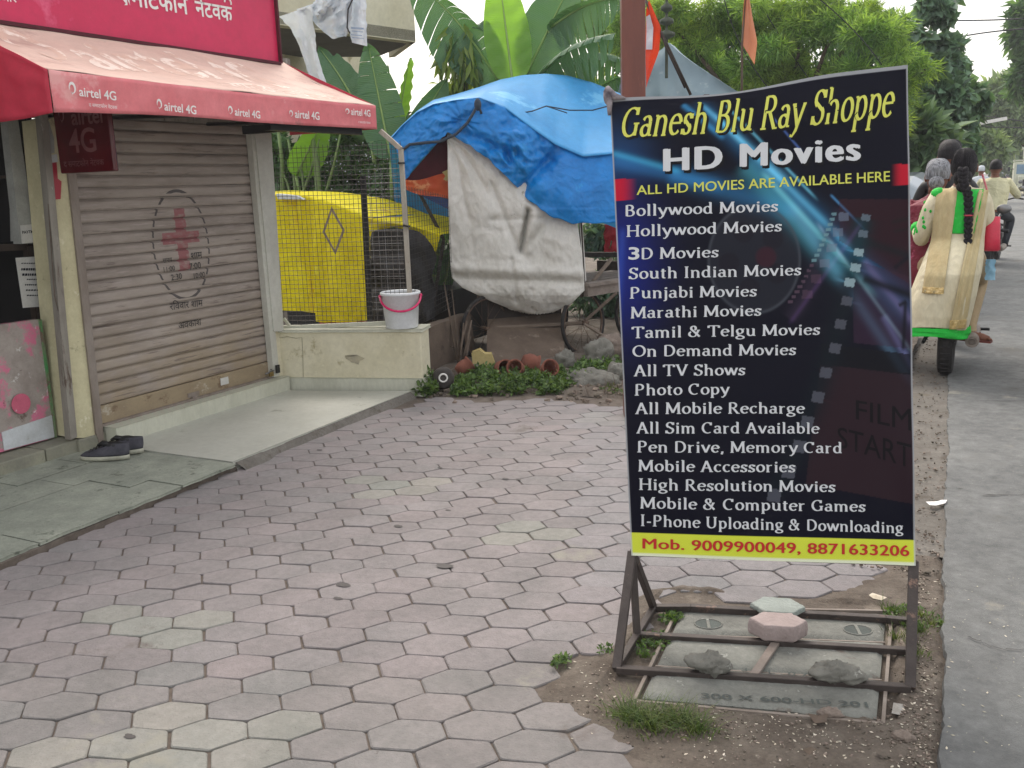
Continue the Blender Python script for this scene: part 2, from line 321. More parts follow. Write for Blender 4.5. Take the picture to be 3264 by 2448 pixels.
# ================================================================== MATERIALS
M_=dict(
 sand=mat('joint_sand','6e645b','574d45',20,.95,.6,120),
 paver=mat('paver_concrete',(.32,.28,.28),(.235,.212,.210),3.5,.86,1,130,spots=[('6d6560',1.7,.63),('8f8c80',1.1,.62),('8f8880',60,.66),('4f4843',32,.67)],objcol=True,detail=8,grain=.2),
 paver_far=mat('paver_concrete_far',(.32,.28,.28),(.25,.225,.225),7,.86,.4,160,spots=[('6d6560',1.7,.63),('8f8c80',1.1,.62)],attr='Col'),
 dirt=mat('dirt','6f665c','564c43',7,.97,1.6,90,spots=[('857b6f',26,.62),('3d352e',4,.63),('82786c',2.2,.58)],grain=.3),
 road=mat('asphalt','7b7c7a','676867',1.6,.9,1.5,220,spots=[('97958f',48,.63),('605f5b',.9,.58),('4b4946',9,.66),('8b887f',2.3,.62)],grain=.38,detail=9),
 verge=mat('verge','77726b','656059',5,.95,1.5,120,spots=[('5a5249',6,.57),('96908a',34,.64),('68604f',2,.6)],grain=.32,detail=9),
 marble=mat('marble','bdbdb3','b0b0a5',2.2,.45,.08,60,spots=[('8d8e80',6,.64),('b9bbb1',1.4,.62)]),
 plinth=mat('plinth_marble','c8c8b8','b4b4a3',5,.55,.1,60,spots=[('8b8a78',9,.68)],stretch=(1,1,.4)),
 kota=mat('kota_stone','9da092','83877b',6,.8,1,110,grain=.2,spots=[('62665a',10,.60),('989c8e',22,.66)]),
 step=mat('step_stone','8e8c7a','77756a',6,.85,.6,60,spots=[('5a584c',8,.62)]),
 cream=mat('cream_plaster','c9c29f','b5ad8b',4,.85,.4,50,spots=[('877f66',4.3,.63),('d8d3bc',9,.62),('6a6457',24,.68)]),
 creamwall=mat('cream_wall','d8d2ba','c9c2a6',3,.85,.4,50,spots=[('a19876',2.6,.60),('d9d4bb',6,.62),('847b66',16,.70)]),
 greypil=mat('pillar_paint','c3c2b8','b3b1a6',3,.7,.1,60,spots=[('8d8b80',14,.72)]),
 oldwood=mat('old_frame','8f8a80','7a736a',18,.85,.4,60,spots=[('5a4b40',12,.6),('b9b6ae',25,.62)],stretch=(1,1,.25)),
 rail=mat('shutter_rail','8d837a','786c62',12,.7,.2,60,spots=[('5b4636',7,.64),('3c3733',3,.72)],stretch=(1,1,.3)),
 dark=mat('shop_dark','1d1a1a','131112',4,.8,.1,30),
 darkwood=mat('dark_wood','3a2e26','2a211b',12,.7,.3,50,stretch=(1,1,.2)),
 pvc=mat('pale_beam','a3a49e','8c8d88',10,.6,.1,60,spots=[('6c6a62',8,.68)]),
 paper=mat('paper','c9c8c4','bcbbb6',8,.85,.1,40),
 counter=mat('counter_board','a59c94','8b8079',9,.85,.4,50,spots=[('c8708a',4.6,.50),('d8d4d0',7,.60),('6b5a50',11,.62)]),
 pink=mat('faded_pink','c8647c','b9576e',14,.8,.2,60,spots=[('cfa7ab',18,.64)]),
 white_panel=mat('white_panel','c9cdd0','b3b6b6',9,.6,.1,60,spots=[('7d776e',9,.66)]),
 red=mat('sign_red','cc2556','be1c4b',1.2,.5,0.05,20,spots=[('d6567a',1.5,.62)]),
 dustyred=mat('valance_pink','db8084','cf6a70',2.2,.75,.4,26,spots=[('a06a68',3.1,.64),('e0a09e',1.8,.56)]),  # faded, dusty pink of the valance cloth
 canopy=mat('canopy_faded','d3b7a9','c8a798',1.6,.7,.35,22,spots=[('b8978b',2.3,.60),('a39186',4,.68)],stretch=(1,.6,1)),
 canopyred=mat('canopy_red','c23349','ae283d',2,.7,.35,18),
 dullred=mat('hanging_sign_red','5e1018','4d0c13',6,.25,.05,30),
 white=mat('white_letter','e9e6e2','dcd8d4',12,.6),
 fadedwhite=mat('faded_letter','ecdccf','e2cfc2',3,.7,spots=[('cfae9d',7,.46)]),
 ghost=mat('dull_letter','8d5a5a','6f4042',12,.4),
 steel=mat('dark_steel','3b3634','2c2826',20,.5,.2,80,spots=[('6a4a36',14,.64)],metal=.3),
 rustframe=mat('rusty_angle_iron','48403c','38302d',16,.6,.35,90,spots=[('7d6457',18,.6),('38302c',9,.63)],metal=.25),
 fencepost=mat('peeling_post','b5aea2','a09788',12,.8,.4,70,spots=[('6f5844',14,.61),('cfcac0',20,.62)],stretch=(1,1,.35)),
 wire=mat('mesh_wire','46403c','38332f',30,.6,metal=.4),
 wiredark=mat('mesh_wire_dark','2a2a2c','202022',30,.6,metal=.3),
 yellow=mat('yellow_cloth','ecdf14','e2d006',2.5,.75,2,18,spots=[('d6ba00',2.4,.58),('f0e640',5,.62)],trans=.12,spec=.3,crumple=(5,.7,.045,.4),stretch=(1,1,.45)),
 blue=mat('blue_tarp','0b88d8','0a78c8',1.8,.45,1.6,13,spots=[('2090d4',3.2,.62),('0a5fa8',2.4,.66)],coat=.15,trans=.12,spec=.4,crumple=(6,.5,.04,.35)),
 bluetop=mat('blue_tarp_top','3b98d2','2f8ac6',1.5,.65,.35,14,spots=[('62aedb',2.0,.60),('2b82c0',3,.64)],coat=.0,trans=.1),
 sack=mat('sackcloth','dfddd7','cdcac2',3,.8,.9,16,spots=[('948b7d',3.3,.64),('8a8074',9,.72),('d9d6cd',2.2,.60)],trans=.08,crumple=(5.5,.55,.035,.4),stretch=(1,1,.7)),
 grtarp=mat('grey_tarp','93a6ad','8296a0',2,.6,.6,12,spots=[('a8b6ba',2.6,.58),('6e848f',4,.66)],trans=.25),
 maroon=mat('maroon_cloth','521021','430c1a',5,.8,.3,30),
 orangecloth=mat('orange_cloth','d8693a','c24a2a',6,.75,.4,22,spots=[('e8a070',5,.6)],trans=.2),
 wood=mat('weathered_wood','7d6f63','665a4f',14,.85,.5,60,spots=[('4b4038',10,.62)],stretch=(.3,1,1)),
 plank=mat('cart_plank','8a7f77','756a62',12,.85,.4,60,spots=[('5a5049',10,.62)]),
 mudboard=mat('mud_board','6a5c50','574a40',5,.9,.5,50,spots=[('7d7064',6,.6),('41372f',5,.64)]),
 rubber=mat('rubber','2b2828','1f1d1d',20,.8,.3,80,spots=[('5b544d',9,.62)]),
 rim=mat('rusty_rim','6b5648','54443a',20,.6,.2,80,metal=.3),
 terra=mat('terracotta','84503f','6d3f33',9,.85,.4,70,spots=[('c98a75',8,.62)]),
 rock=mat('rock','7f7d75','66645d',11,.95,1,60,spots=[('55524b',13,.6),('a3a29a',24,.62)],coords='obj'),
 rock2=mat('rock_brown','8a7d73','71655c',11,.95,1,60,spots=[('55493f',12,.6),('a09488',24,.62)],coords='obj'),
 slabpink=mat('slab_pink','a2938f','8e807c',9,.9,.7,90,spots=[('7a6c66',10,.62),('b7aba6',30,.64)],coords='obj'),
 slabgreen=mat('slab_green','9ba29c','868d87',9,.9,.7,90,spots=[('72776f',10,.64)],coords='obj'),
 yellowstone=mat('yellow_stone','c3b27f','a8965f',7,.9,.6,60,spots=[('8b7a50',8,.62),('ddd3b0',10,.6)]),
 cover=mat('drain_cover','85867f','6e6e68',6,.9,1.2,110,spots=[('5f605b',6,.60),('9a9b94',24,.62),('5d5047',3.4,.60)],grain=.2),
 coverdark=mat('cover_recess','555b57','474c49',9,.9,.4,80),
 bucket=mat('bucket_white','dfe2e4','d6d9dc',5,.35,0,spots=[('a9a49e',7,.73),('7c7f84',26,.79)]),
 pinkplastic=mat('pink_plastic','d61f66','c81a5c',8,.35),
 pole=mat('red_brown_pole','733c2d','633226',4,.45,.15,40,spots=[('8a5044',7,.64)],stretch=(3,3,.4)),
 black=mat('black','141315','0d0d0e',10,.55),
 gloss=mat('gloss_black','17171a','101012',10,.2,coat=.5),
 chrome=mat('dull_metal','8b8b8b','6f6f6f',12,.3,metal=.9),
 gold=mat('gold_trim','c0a060','e0c890',60,.3,.5,90,metal=.3),
 skin=mat('skin','7a4a34','6d412d',8,.6),
 hair=mat('black_hair','201a20','0a080b',90,.6,2,150,spec=.3,stretch=(1,1,.15)),
 greyhair=mat('grey_hair','a3a5aa','4c4d52',90,.7,2,150,spec=.3,stretch=(1,1,.2)),
 kurta=mat('kurta_cream','d9d0b4','cabf9f',5,.75,.5,18,spots=[('bfb191',3.4,.62)],crumple=(7,.5,.03,.4),stretch=(1,1,.5)),
 green=mat('bright_green','15c23c','10a830',9,.75,.8,60,spots=[('54d46c',45,.6)]),
 dupatta=mat('dupatta_beige','cbbb90','bda97c',5,.8,.8,24,trans=.12,stretch=(2,2,.8),crumple=(6,.4,.02,.4)),
 pant=mat('beige_trouser','b09a78','9f8a69',7,.8,.2,30),
 mar_sari=mat('maroon_sari','7d1a33','6b1429',7,.7,.3,30,crumple=(9,.5,.03,.4),spots=[('b04a6a',12,.62)]),
 redbag=mat('red_bag','d0304a','bc2840',8,.45),
 creamshirt=mat('cream_shirt','d8d3b0','cbc59e',5,.8,.4,20,crumple=(7,.5,.03,.4)),
 whitecloth=mat('white_cloth','d7dde2','c8ced4',3,.8,.7,12,spots=[('a8a9a4',4,.66)],trans=.25,crumple=(8,.6,.03,.3)),
 jeans=mat('dark_trousers','22262e','1b1e25',9,.85),
 carpaint=mat('silver_grey_paint','8e979e','828b92',2,.3,coat=.6,metal=.3),
 glass=mat('dark_glass','26333b','1d282f',2,.08,spec=.8),
 truckpaint=mat('pale_truck','c9cbb8','b9bba6',3,.5),
 leafD=mat('leaf_dark',(.06,.135,.05),(.09,.17,.06),2,.5,island=.45,trans=.4),
 leafB=mat('leaf_broad',(.15,.24,.16),(.09,.16,.10),2,.45,island=.45,trans=.25),
 leafY=mat('leaf_yellowgreen',(.20,.26,.06),(.13,.2,.05),2,.5,island=.5,trans=.45),
 leafO=mat('leaf_narrow',(.15,.30,.10),(.27,.35,.08),.8,.5,island=.5,trans=.5),
 leafF=mat('leaf_far',(.24,.32,.16),(.17,.25,.14),.6,.6,island=.4,trans=.3),  # paler leaf colour stands in for haze over the far trees
 leafS=mat('leaf_shrub',(.19,.27,.16),(.12,.20,.11),2,.5,island=.35,trans=.25),
 weed=mat('weed_leaf',(.10,.18,.05),(.08,.13,.04),3,.6,island=.5,trans=.3),
 grass=mat('grass_blade',(.07,.13,.035),(.12,.14,.05),30,.6,island=.4,trans=.3),
 banL=mat('banana_light',(.22,.42,.07),(.17,.35,.05),2,.4,island=0,trans=.5,wave=('X',18,.35)),  # light green leaf, colour raised to carry the light shining through
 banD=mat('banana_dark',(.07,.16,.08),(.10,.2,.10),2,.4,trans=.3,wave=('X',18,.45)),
 banrib=mat('banana_rib',(.25,.36,.11),(.2,.3,.09),6,.5),
 stem=mat('green_stem',(.16,.23,.07),(.11,.17,.05),6,.6,stretch=(4,4,.5)),
 bark=mat('bark','5d4f42','43382e',14,.9,.8,40,stretch=(1,1,.3)),
 twig=mat('twig','6f6154','55493f',14,.9),
 litter=mat('litter_scrap','c9c2b2','b3a893',20,.9,island=.35),
 concrete=mat('balcony_plaster','cfc9b2','c0b99f',2,.85,.2,30,spots=[('9a9484',3.5,.68)]),
 soffit=mat('soffit','66645f','57554f',4,.9,.2,30),
 orangeflag=mat('orange_flag','e0481c','cf3a14',5,.7,.4,20,trans=.35),
 peachflag=mat('peach_flag','d08a66','c07a58',5,.75,.4,20,trans=.3),
 finial=mat('finial','4c5245','3d4338',8,.6,metal=.3),
)
M=lambda k:M_[k]
# ================================================================== THE SETTING: ground, road, verge
def struct(name,mb,mt,**k): return mb.build(name,mt,None,kind='structure',**k)
g=MB(); g.grid(lambda u,v:(-60+160*u*1.0-40,-3+400*v,-.03+(.0)),8,8)
struct('ground',g,M('dirt'))
EDGE=lambda y:-.02+(-.197+.02)*(y-2.37)/(7.2-2.37)*max(0,1-max(0,y-7.2)*.02) if y<8 else -.2
def road_edge(y):
    return .064-.0362*min(y,9)+.016*nz(y*3,1.3)+.012*nz(y*11,4.1)+.006*nz(y*40,2.1)
r=MB(); ys=[-1+.03*i for i in range(400)]+[11.2+1.5*i for i in range(12)]+[32+12*i for i in range(18)]
vs=[];
for y in ys: vs+= [(road_edge(y),y,.004),(road_edge(y)+.004,y,.022),(.6,y,.026),(7,y,.02)]
n=len(ys); r.add(vs,[(4*i+k,4*i+k+1,4*i+k+5,4*i+k+4) for i in range(n-1) for k in range(3)])
struct('road',r,M('road'))
# pavers: hexagons set on a skewed honeycomb, cut at the shop apron and the earth patch
def inpoly(p,poly):
    x,y=p[0],p[1]; c=False; j=len(poly)-1
    for i in range(len(poly)):
        a,b=poly[i],poly[j]
        if (a[1]>y)!=(b[1]>y) and x<(b[0]-a[0])*(y-a[1])/(b[1]-a[1])+a[0]: c=not c
        j=i
    return c
E1=Vector((.1185,.0365,0)); E2=Vector((.0600,-.0620,0)); E3=Vector((-.0535,-.0905,0))
HV=[Vector((0,0,0))]
for e in (E1,E2,E3,-E1,-E2): HV.append(HV[-1]+e)
_c0=sum(HV,Vector())/6; HV=[v-_c0 for v in HV]
LA=E1-E3; LB=E1+E2
C00=Vector((-1.724,1.978,0))
def paver_mesh(k):
    rr=random.Random(k); vs=[]
    def ring(sc,z,j): return [(v.x*sc+rr.uniform(-j,j),v.y*sc+rr.uniform(-j,j),z+rr.uniform(-.0006,.0006)) for v in HV]
    # chamfered and slightly chipped edge: 12-gon outlines
    def ring12(sc,z,j,dz=0):
        o=[]
        for i in range(6):
            a,b=HV[i],HV[(i+1)%6]
            for t in (.06,.94):
                p=a.lerp(b,t)*sc; o.append((p.x+rr.uniform(-j,j),p.y+rr.uniform(-j,j),z))
        return o
    st=rr.getstate(); top=ring12(.945,0,.0012); mid=ring12(.974,-.0035,.0013); bot=ring12(.976,-.03,0)
    v=top+mid+bot+[(0,0,.0008)]
    f=[(36,i,(i+1)%12) for i in range(12)]+[(12*q+i,12*(q+1)+i,12*(q+1)+(i+1)%12,12*q+(i+1)%12) for q in (0,1) for i in range(12)]
    return v,f
PV=[paver_mesh(k) for k in range(8)]
PM=[]
for k in range(8):
    me=bpy.data.meshes.new('paver'); me.from_pydata(*[PV[k][0],[],PV[k][1]]); me.materials.append(M('paver')); PM.append(me)
apron=[(-9,0.4),(-3.60,0.4),(-3.57,2.2),(-3.655,3.72),(-3.70,5.60),(-3.70,6.3),(-9,6.3)]
patchD=[(1222,1452),(1290,1415),(1345,1372),(1372,1325),(1405,1275),(1470,1262),(1555,1270),(1590,1300),(1700,1300),(1790,1290),(1960,1225),(1990,1150),(2060,1100),(2120,1659),(1800,1900),(1560,1760),(1480,1668),(1370,1618),(1300,1560),(1175,1502)]
patch=[G(*p)[:2] for p in patchD]
far=[G(*p)[:2] for p in ((840,900),(905,858),(1000,866),(1150,862),(1345,880),(1345,700),(840,700))]
pav=MB(); pav.grid(lambda u,v:(-3.75+3.55*u,.2+7.3*v,-.0075),4,8)
pavement=struct('pavement',pav,M('sand'))
cells=[]
for i in range(-40,60):
    for j in range(-60,60):
        c=C00+LA*i+LB*j
        if not(-3.9<c.x<road_edge(c.y)-.16 and 1.0<c.y<7.6): continue
        if inpoly(c,apron) or inpoly(c,patch): continue
        if inpoly(c,far) or (c.y>6.25 and c.x<-1.5): continue
        q=RW.T@np.array([c.x,c.y,c.z-EYE]); 
        if q[2]<.1: continue
        px,py=(W_PX/2+F_PX*q[0]/q[2])/S,(H_PX/2+F_PX*q[1]/q[2])/S
        if not(-80<px<2080 and py<1760): continue
        hid=1345<px<1960 and py<1130
        cells.append((q[2]+(100 if hid else 0),c,px,py))
cells.sort(key=lambda t:t[0])
def pcol(c,px,py):
    t=nz(c.x*1.9,c.y*1.9,3.1)+.5*nz(c.x*6,c.y*6,9)
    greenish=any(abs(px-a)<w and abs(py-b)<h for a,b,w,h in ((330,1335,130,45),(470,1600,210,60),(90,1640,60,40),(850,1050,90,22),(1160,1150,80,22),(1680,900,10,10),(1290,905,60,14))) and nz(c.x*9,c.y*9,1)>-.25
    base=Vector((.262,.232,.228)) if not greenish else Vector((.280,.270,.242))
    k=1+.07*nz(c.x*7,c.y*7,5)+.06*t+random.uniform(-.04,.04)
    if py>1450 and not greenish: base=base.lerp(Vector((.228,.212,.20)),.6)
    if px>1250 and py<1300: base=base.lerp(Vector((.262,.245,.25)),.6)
    base.x*=1+.06*nz(c.x*5,c.y*5,8)
    return (base.x*k,base.y*k,base.z*k,1)
rest_v=[];rest_f=[];rest_c=[]
for idx,(d,c,px,py) in enumerate(cells):
    k=random.randrange(8); z=random.uniform(-.002,.002); tx,ty=random.uniform(-.009,.009),random.uniform(-.009,.009); rz=random.uniform(-.025,.025)
    dx,dy=random.uniform(-.0022,.0022),random.uniform(-.0022,.0022)
    if idx<298:
        o=bpy.data.objects.new('paver',PM[k]); COL.objects.link(o); o.parent=pavement
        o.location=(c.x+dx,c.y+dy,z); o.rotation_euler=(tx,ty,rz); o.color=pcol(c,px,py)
    else:
        Rm=Matrix.Rotation(rz,3,'Z')@Matrix.Rotation(tx,3,'X')@Matrix.Rotation(ty,3,'Y'); b=len(rest_v); cc=pcol(c,px,py)
        for v in PV[k][0]:
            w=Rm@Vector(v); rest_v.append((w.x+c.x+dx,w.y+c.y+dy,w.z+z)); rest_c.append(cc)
        rest_f+=[tuple(q+b for q in f) for f in PV[k][1]]
if rest_v:
    me=bpy.data.meshes.new('paver_field'); me.from_pydata(rest_v,[],rest_f)
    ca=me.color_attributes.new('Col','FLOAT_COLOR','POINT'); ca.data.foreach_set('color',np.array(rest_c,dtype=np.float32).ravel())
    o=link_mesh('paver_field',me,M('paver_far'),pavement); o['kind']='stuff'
print('pavers',len(cells))
# earth patch: height field that swells over the paver edges
def sdist(x,y,poly):
    best=9
    for i in range(len(poly)):
        ax,ay=poly[i-1]; bx,by=poly[i]; dx,dy=bx-ax,by-ay; t=max(0,min(1,((x-ax)*dx+(y-ay)*dy)/(dx*dx+dy*dy+1e-9)))
        best=min(best,math.hypot(x-ax-dx*t,y-ay-dy*t))
    return best if inpoly((x,y),poly) else -best
cov=[(-.93,2.35),(-.17,2.56),(-.235,3.28),(-.97,3.1)]
def earth(x,y):
    d=sdist(x,y,patch)
    h=-.012+.0205*max(0,min(1,(d+.05)/.09))+.006*nz(x*9,y*9)+.004*nz(x*30,y*30)
    # verge beside the road: flush with the asphalt edge
    t=max(0,min(1,(x-(road_edge(y)-.13))/.08)); h=h*(1-t)+t*max(h,.008+.005*nz(x*20,y*20))
    if x>road_edge(y)-.01: h=min(h,.0)
    dc=sdist(x,y,cov)
    if dc>-.03: h=min(h,-.006)
    return h
d=MB(); d.grid(lambda u,v:(-1.75+1.8*u,1.2+2.6*v,earth(-1.75+1.8*u,1.2+2.6*v)),150,200)
struct('earth_patch',d,M('dirt'),smooth=True)
vg=MB(); ny=120
def vfn(u,v):
    y=3.8+ (30*v**2.2); e=road_edge(y); w=.33 if y<9 else 1.2; x=e+.02-w*(1-u); return (x,y,-.004+.016*u+.005*nz(x*12,y*12)-(.02 if u==0 else 0))
vg.grid(vfn,14,ny); struct('road_verge',vg,M('verge'),smooth=True)
# soil bed in front of the cart
def bed(u,v):
    x=-4.0+3.5*u; y=6.0+3.2*v; a=G(900,855); 
    yy=5.93+.25*0+ (x+3.7)*.02
    h=.0+.06*min(1,max(0,(y-6.05)*2.2))+.03*nz(x*4,y*4)*min(1,max(0,(y-6)*3))
    if y<6.02+.06*nz(x*5,0): h=-.02
    return (x,y,h)
b=MB(); b.grid(bed,50,46); struct('soil_bed',b,M('dirt'),smooth=True)
# shop apron of grey stone slabs, cracked, and the marble slab
ap=MB(); P0=G(0,1245,.045);P1=G(523,1016,.045)
ap.prism([(-6.0,.5,-.02),(-3.63,.5,-.02),(-3.58,2.2,-.02),(-3.66,3.70,-.02),(-6,3.66,-.02)],(0,0,.045))
apron_o=struct('shop_apron',ap,M('sand'))
# slabs in rows parallel to the shop
rows=[(-3.605,-3.86),(-3.868,-4.17),(-4.178,-4.45),(-4.458,-4.78)]
for ri,(x0,x1) in enumerate(rows):
    y=.6+.13*ri
    while y<3.63:
        L=random.uniform(.34,.6); y2=min(y+L,3.665)
        if 3.665-y2<.12: y2=3.665
        n=10 if ri==0 else 4
        pr=[]
        for i in range(n+1):
            yy=y+.004+(y2-y-.008)*i/n; pr.append((x0+(.012*nz(yy*14,ri)+.008*nz(yy*40,2) if ri==0 else .001)-(.02*(yy-2.2)*.8 if ri==0 else 0),yy))
        pts=[(px_,py_,.0) for px_,py_ in pr]+[(x1,y2-.004,0),(x1,y+.004,0)]
        m=MB(); z=.028+random.uniform(-.003,.003); m.prism([(p[0],p[1],z) for p in pts][::-1],(0,0,.014)); 
        m.build('stone_slab',M('kota'),apron_o,bevel=.003); y=y2
mb=MB(); mq=[G(262,1004,.05),G(440,1004,.05),G(525,1010,.05),G(900,856,.05),G(606,850,.05)]
mq[0]=Vector((-4.62,3.672,.05)); mq[1]=Vector((-4.1,3.672,.05)); mq[2]=Vector((-3.665,3.68,.05)); mq[3]=Vector((-3.71,5.55,.05)); mq[4]=Vector((-4.66,5.25,.05))
mb.prism([(p.x,p.y,.05) for p in mq][::-1],(0,0,-.05)); marble=struct('marble_apron',mb,M('marble'),bevel=.004)
# chipped cement edge of the marble slab
ce=MB()
edge=[(-3.665+.03*i/18*-1,3.70+1.85*i/18) for i in range(19)]
vs=[]
for i,(x,y) in enumerate(edge):
    w=.022+.02*nz(y*6,2)+(.035 if i<3 else 0); vs+=[(x-.012+.006*nz(y*20,0),y,.044),(x+w,y,.012+.004*nz(y*9,4)),(x+w+.01,y,-.01)]
ce.add(vs,[(3*i+k,3*i+k+1,3*i+k+4,3*i+k+3) for i in range(18) for k in (0,1)])
struct('cement_edging',ce,M('verge'),smooth=True)
st=MB(); 
stp=empty('shop_step',(-4.85,3.0,0),'low worn stone step under the dark open shop front','step')
ybl=[1.2,1.75,2.2,2.62,2.98,3.3,3.66]
for a,b_ in zip(ybl,ybl[1:]):
    m=MB(); m.box((-4.96,(a+b_)/2,.055),(.5,b_-a-.006,.125),j=.004); m.build('step_block',M('step'),stp,bevel=.008)
# ================================================================== SHOP
shop=empty('pharmacy_shop',(-4.9,4.6,0),'shuttered shop with cream pillar and pale plinth under the awning','shop')
def trace(ptsD,X,thick,name,mt,parent,**k):
    p=[OX(a,b,X) for a,b in ptsD]; m=MB(); m.prism(p,(-thick,0,0)); return m.build(name,mt,parent,**k)
m=MB(); m.prism([(-4.60,3.70,.0),(-4.62,5.30,.0),(-5.4,5.30,.0),(-5.4,3.70,0)],(0,0,.152)); m.build('plinth',M('plinth'),shop,bevel=.005)
m=MB(); m.box((-4.86,3.60,.06),(.34,.19,.12)); m.build('plinth_block',M('step'),shop,bevel=.01)
trace([(103,257),(134,250),(205,932),(205,945),(165,946)],-4.70,.22,'pillar',M('cream'),shop)
trace([(88,245),(103,245),(167,944),(153,950)],-4.68,.05,'door_frame',M('oldwood'),shop)
trace([(551,285),(586,285),(613,716),(592,716)],-4.66,.3,'pillar',M('greypil'),shop)
trace([(540,262),(551,262),(604,811),(592,815)],-4.672,.05,'shutter_rail',M('greypil'),shop)
trace([(134,250),(157,300),(222,922),(226,972),(219,972),(208,935)],-4.685,.05,'shutter_rail',M('rail'),shop)
m=MB(); m.box((-4.85,4.4,2.22),(.28,2.6,.5)); m.build('lintel',M('oldwood'),shop)
m=MB(); m.box((-5.1,4.4,2.75),(.6,2.5,.66)); m.build('wall',M('creamwall'),shop)
m=MB(); m.box((-5.2,5.30,1.25),(1.0,.08,2.5)); m.build('wall',M('creamwall'),shop)
# neighbouring open shop front (dark interior)
nb=empty('open_shopfront',(-5.4,2.9,0),'dark open shop front with worn counter at the left edge','shop')
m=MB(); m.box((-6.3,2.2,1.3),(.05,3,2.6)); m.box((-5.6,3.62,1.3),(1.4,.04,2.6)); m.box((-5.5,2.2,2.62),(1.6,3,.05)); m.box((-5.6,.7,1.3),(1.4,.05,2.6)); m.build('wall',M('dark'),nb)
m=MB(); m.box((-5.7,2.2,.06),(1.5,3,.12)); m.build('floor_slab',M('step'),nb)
trace([(60,530),(112,530),(156,950),(112,950)],-4.98,.05,'door_jamb',M('darkwood'),nb)
trace([(52,258),(84,258),(112,530),(80,530)],-4.97,.05,'door_jamb',M('darkwood'),nb)
trace([(14,250),(38,250),(78,525),(44,527)],-4.93,.06,'door_post',M('pvc'),nb)
trace([(44,487),(72,484),(77,523),(48,526)],-4.925,.003,'sticker',M('paper'),nb)
trace([(0,528),(60,526),(62,540),(0,543)],-4.99,.3,'shelf',M('darkwood'),nb)
trace([(0,380),(30,378),(30,384),(0,386)],-4.99,.3,'shelf',M('darkwood'),nb)
trace([(28,440),(36,440),(38,520),(30,521)],-5.02,.03,'bottle',M('pvc'),nb)
trace([(34,557),(96,553),(110,661),(50,665)],-4.96,.004,'notice_paper',M('paper'),nb)
# lettering on the notice and the sticker
def tline(body,x0D,x1D,yD0,X,mt,parent,off=0.0,name='lettering',lift=.002,serif=False,up=(0,0,1),shear=0):
    a=OX(x0D,yD0[0],X); b=OX(x1D,yD0[1],X)
    gm=glyph_mesh(body,offset=off,shear=shear); xs=[v[0] for v in gm[0]]; w=max(xs)-min(xs); x0=min(xs)
    u=(b-a); L=u.length; u.normalize(); up=Vector(up); sz=L/w; up=up-u*up.dot(u); up.normalize()
    return text_obj(name,gm,lambda x,y,z=0:a+u*((x-x0)*sz)+up*(y*sz)+Vector((lift,0,0)),mt,parent)
tline('PAYTM',48,72,(505,503),-4.925,M('jeans'),nb,.02)
for i,(t,a,b) in enumerate([('BUSINESS HOURS',40,94),('CLOSED SUNDAY',42,96),('open',60,84),('please note below',48,98),('shop number two',52,98),('thank you',56,92)]): pass
nt_=MB()
for i,(a,b,h) in enumerate([(46,84,2),(46,92,5),(48,94,5),(58,84,2.5),(54,98,3),(56,98,3),(58,92,2.5)]):
    y=568+i*11.5; rr=random.Random(i); x=a
    while x<b:
        w=rr.uniform(2.5,5); q=[OX(x+.0,y,-4.957),OX(min(x+w,b),y-.6,-4.957),OX(min(x+w,b),y+h-.6,-4.957),OX(x,y+h,-4.957)]; nt_.add(q,[(0,1,2,3)]); x+=w+1.3
nt_.build('print_lines',M('jeans'),nb)
cb=empty('counter_board',(-4.9,3.2,0),'worn counter board with faded pink stickers below the dark shop window','counter')
trace([(-30,706),(84,690),(119,945),(-2,978)],-4.86,.05,'panel',M('counter'),cb)
trace([(4,934),(112,897),(118,944),(10,973)],-4.852,.006,'kick_plate',M('white_panel'),cb)
trace([(84,690),(90,690),(124,943),(119,946)],-4.853,.04,'edge_strip',mat('green_edge','3f8a4c','7d7c66',9,.8,.2,50,spots=[('6d5f50',12,.5)]),cb)
m=MB(); a=OX(45,872,-4.848); m.lathe([(0,0),(.058,0),(.058,.004),(0,.004)],a,'X',20); m.build('round_sticker',M('pink'),cb)
# ---- shutter: every slat its own piece
shut=bpy.data.objects.new('shutter',None); COL.objects.link(shut); shut.parent=shop; shut['label']='brown roller shutter painted with a red cross'
XS=-4.73
def edgeY(D0,D1,z):   # y on the shutter plane where an edge line crosses height z
    a=OX(*D0,XS); b=OX(*D1,XS); t=(z-a.z)/(b.z-a.z); return a.y+(b.y-a.y)*t
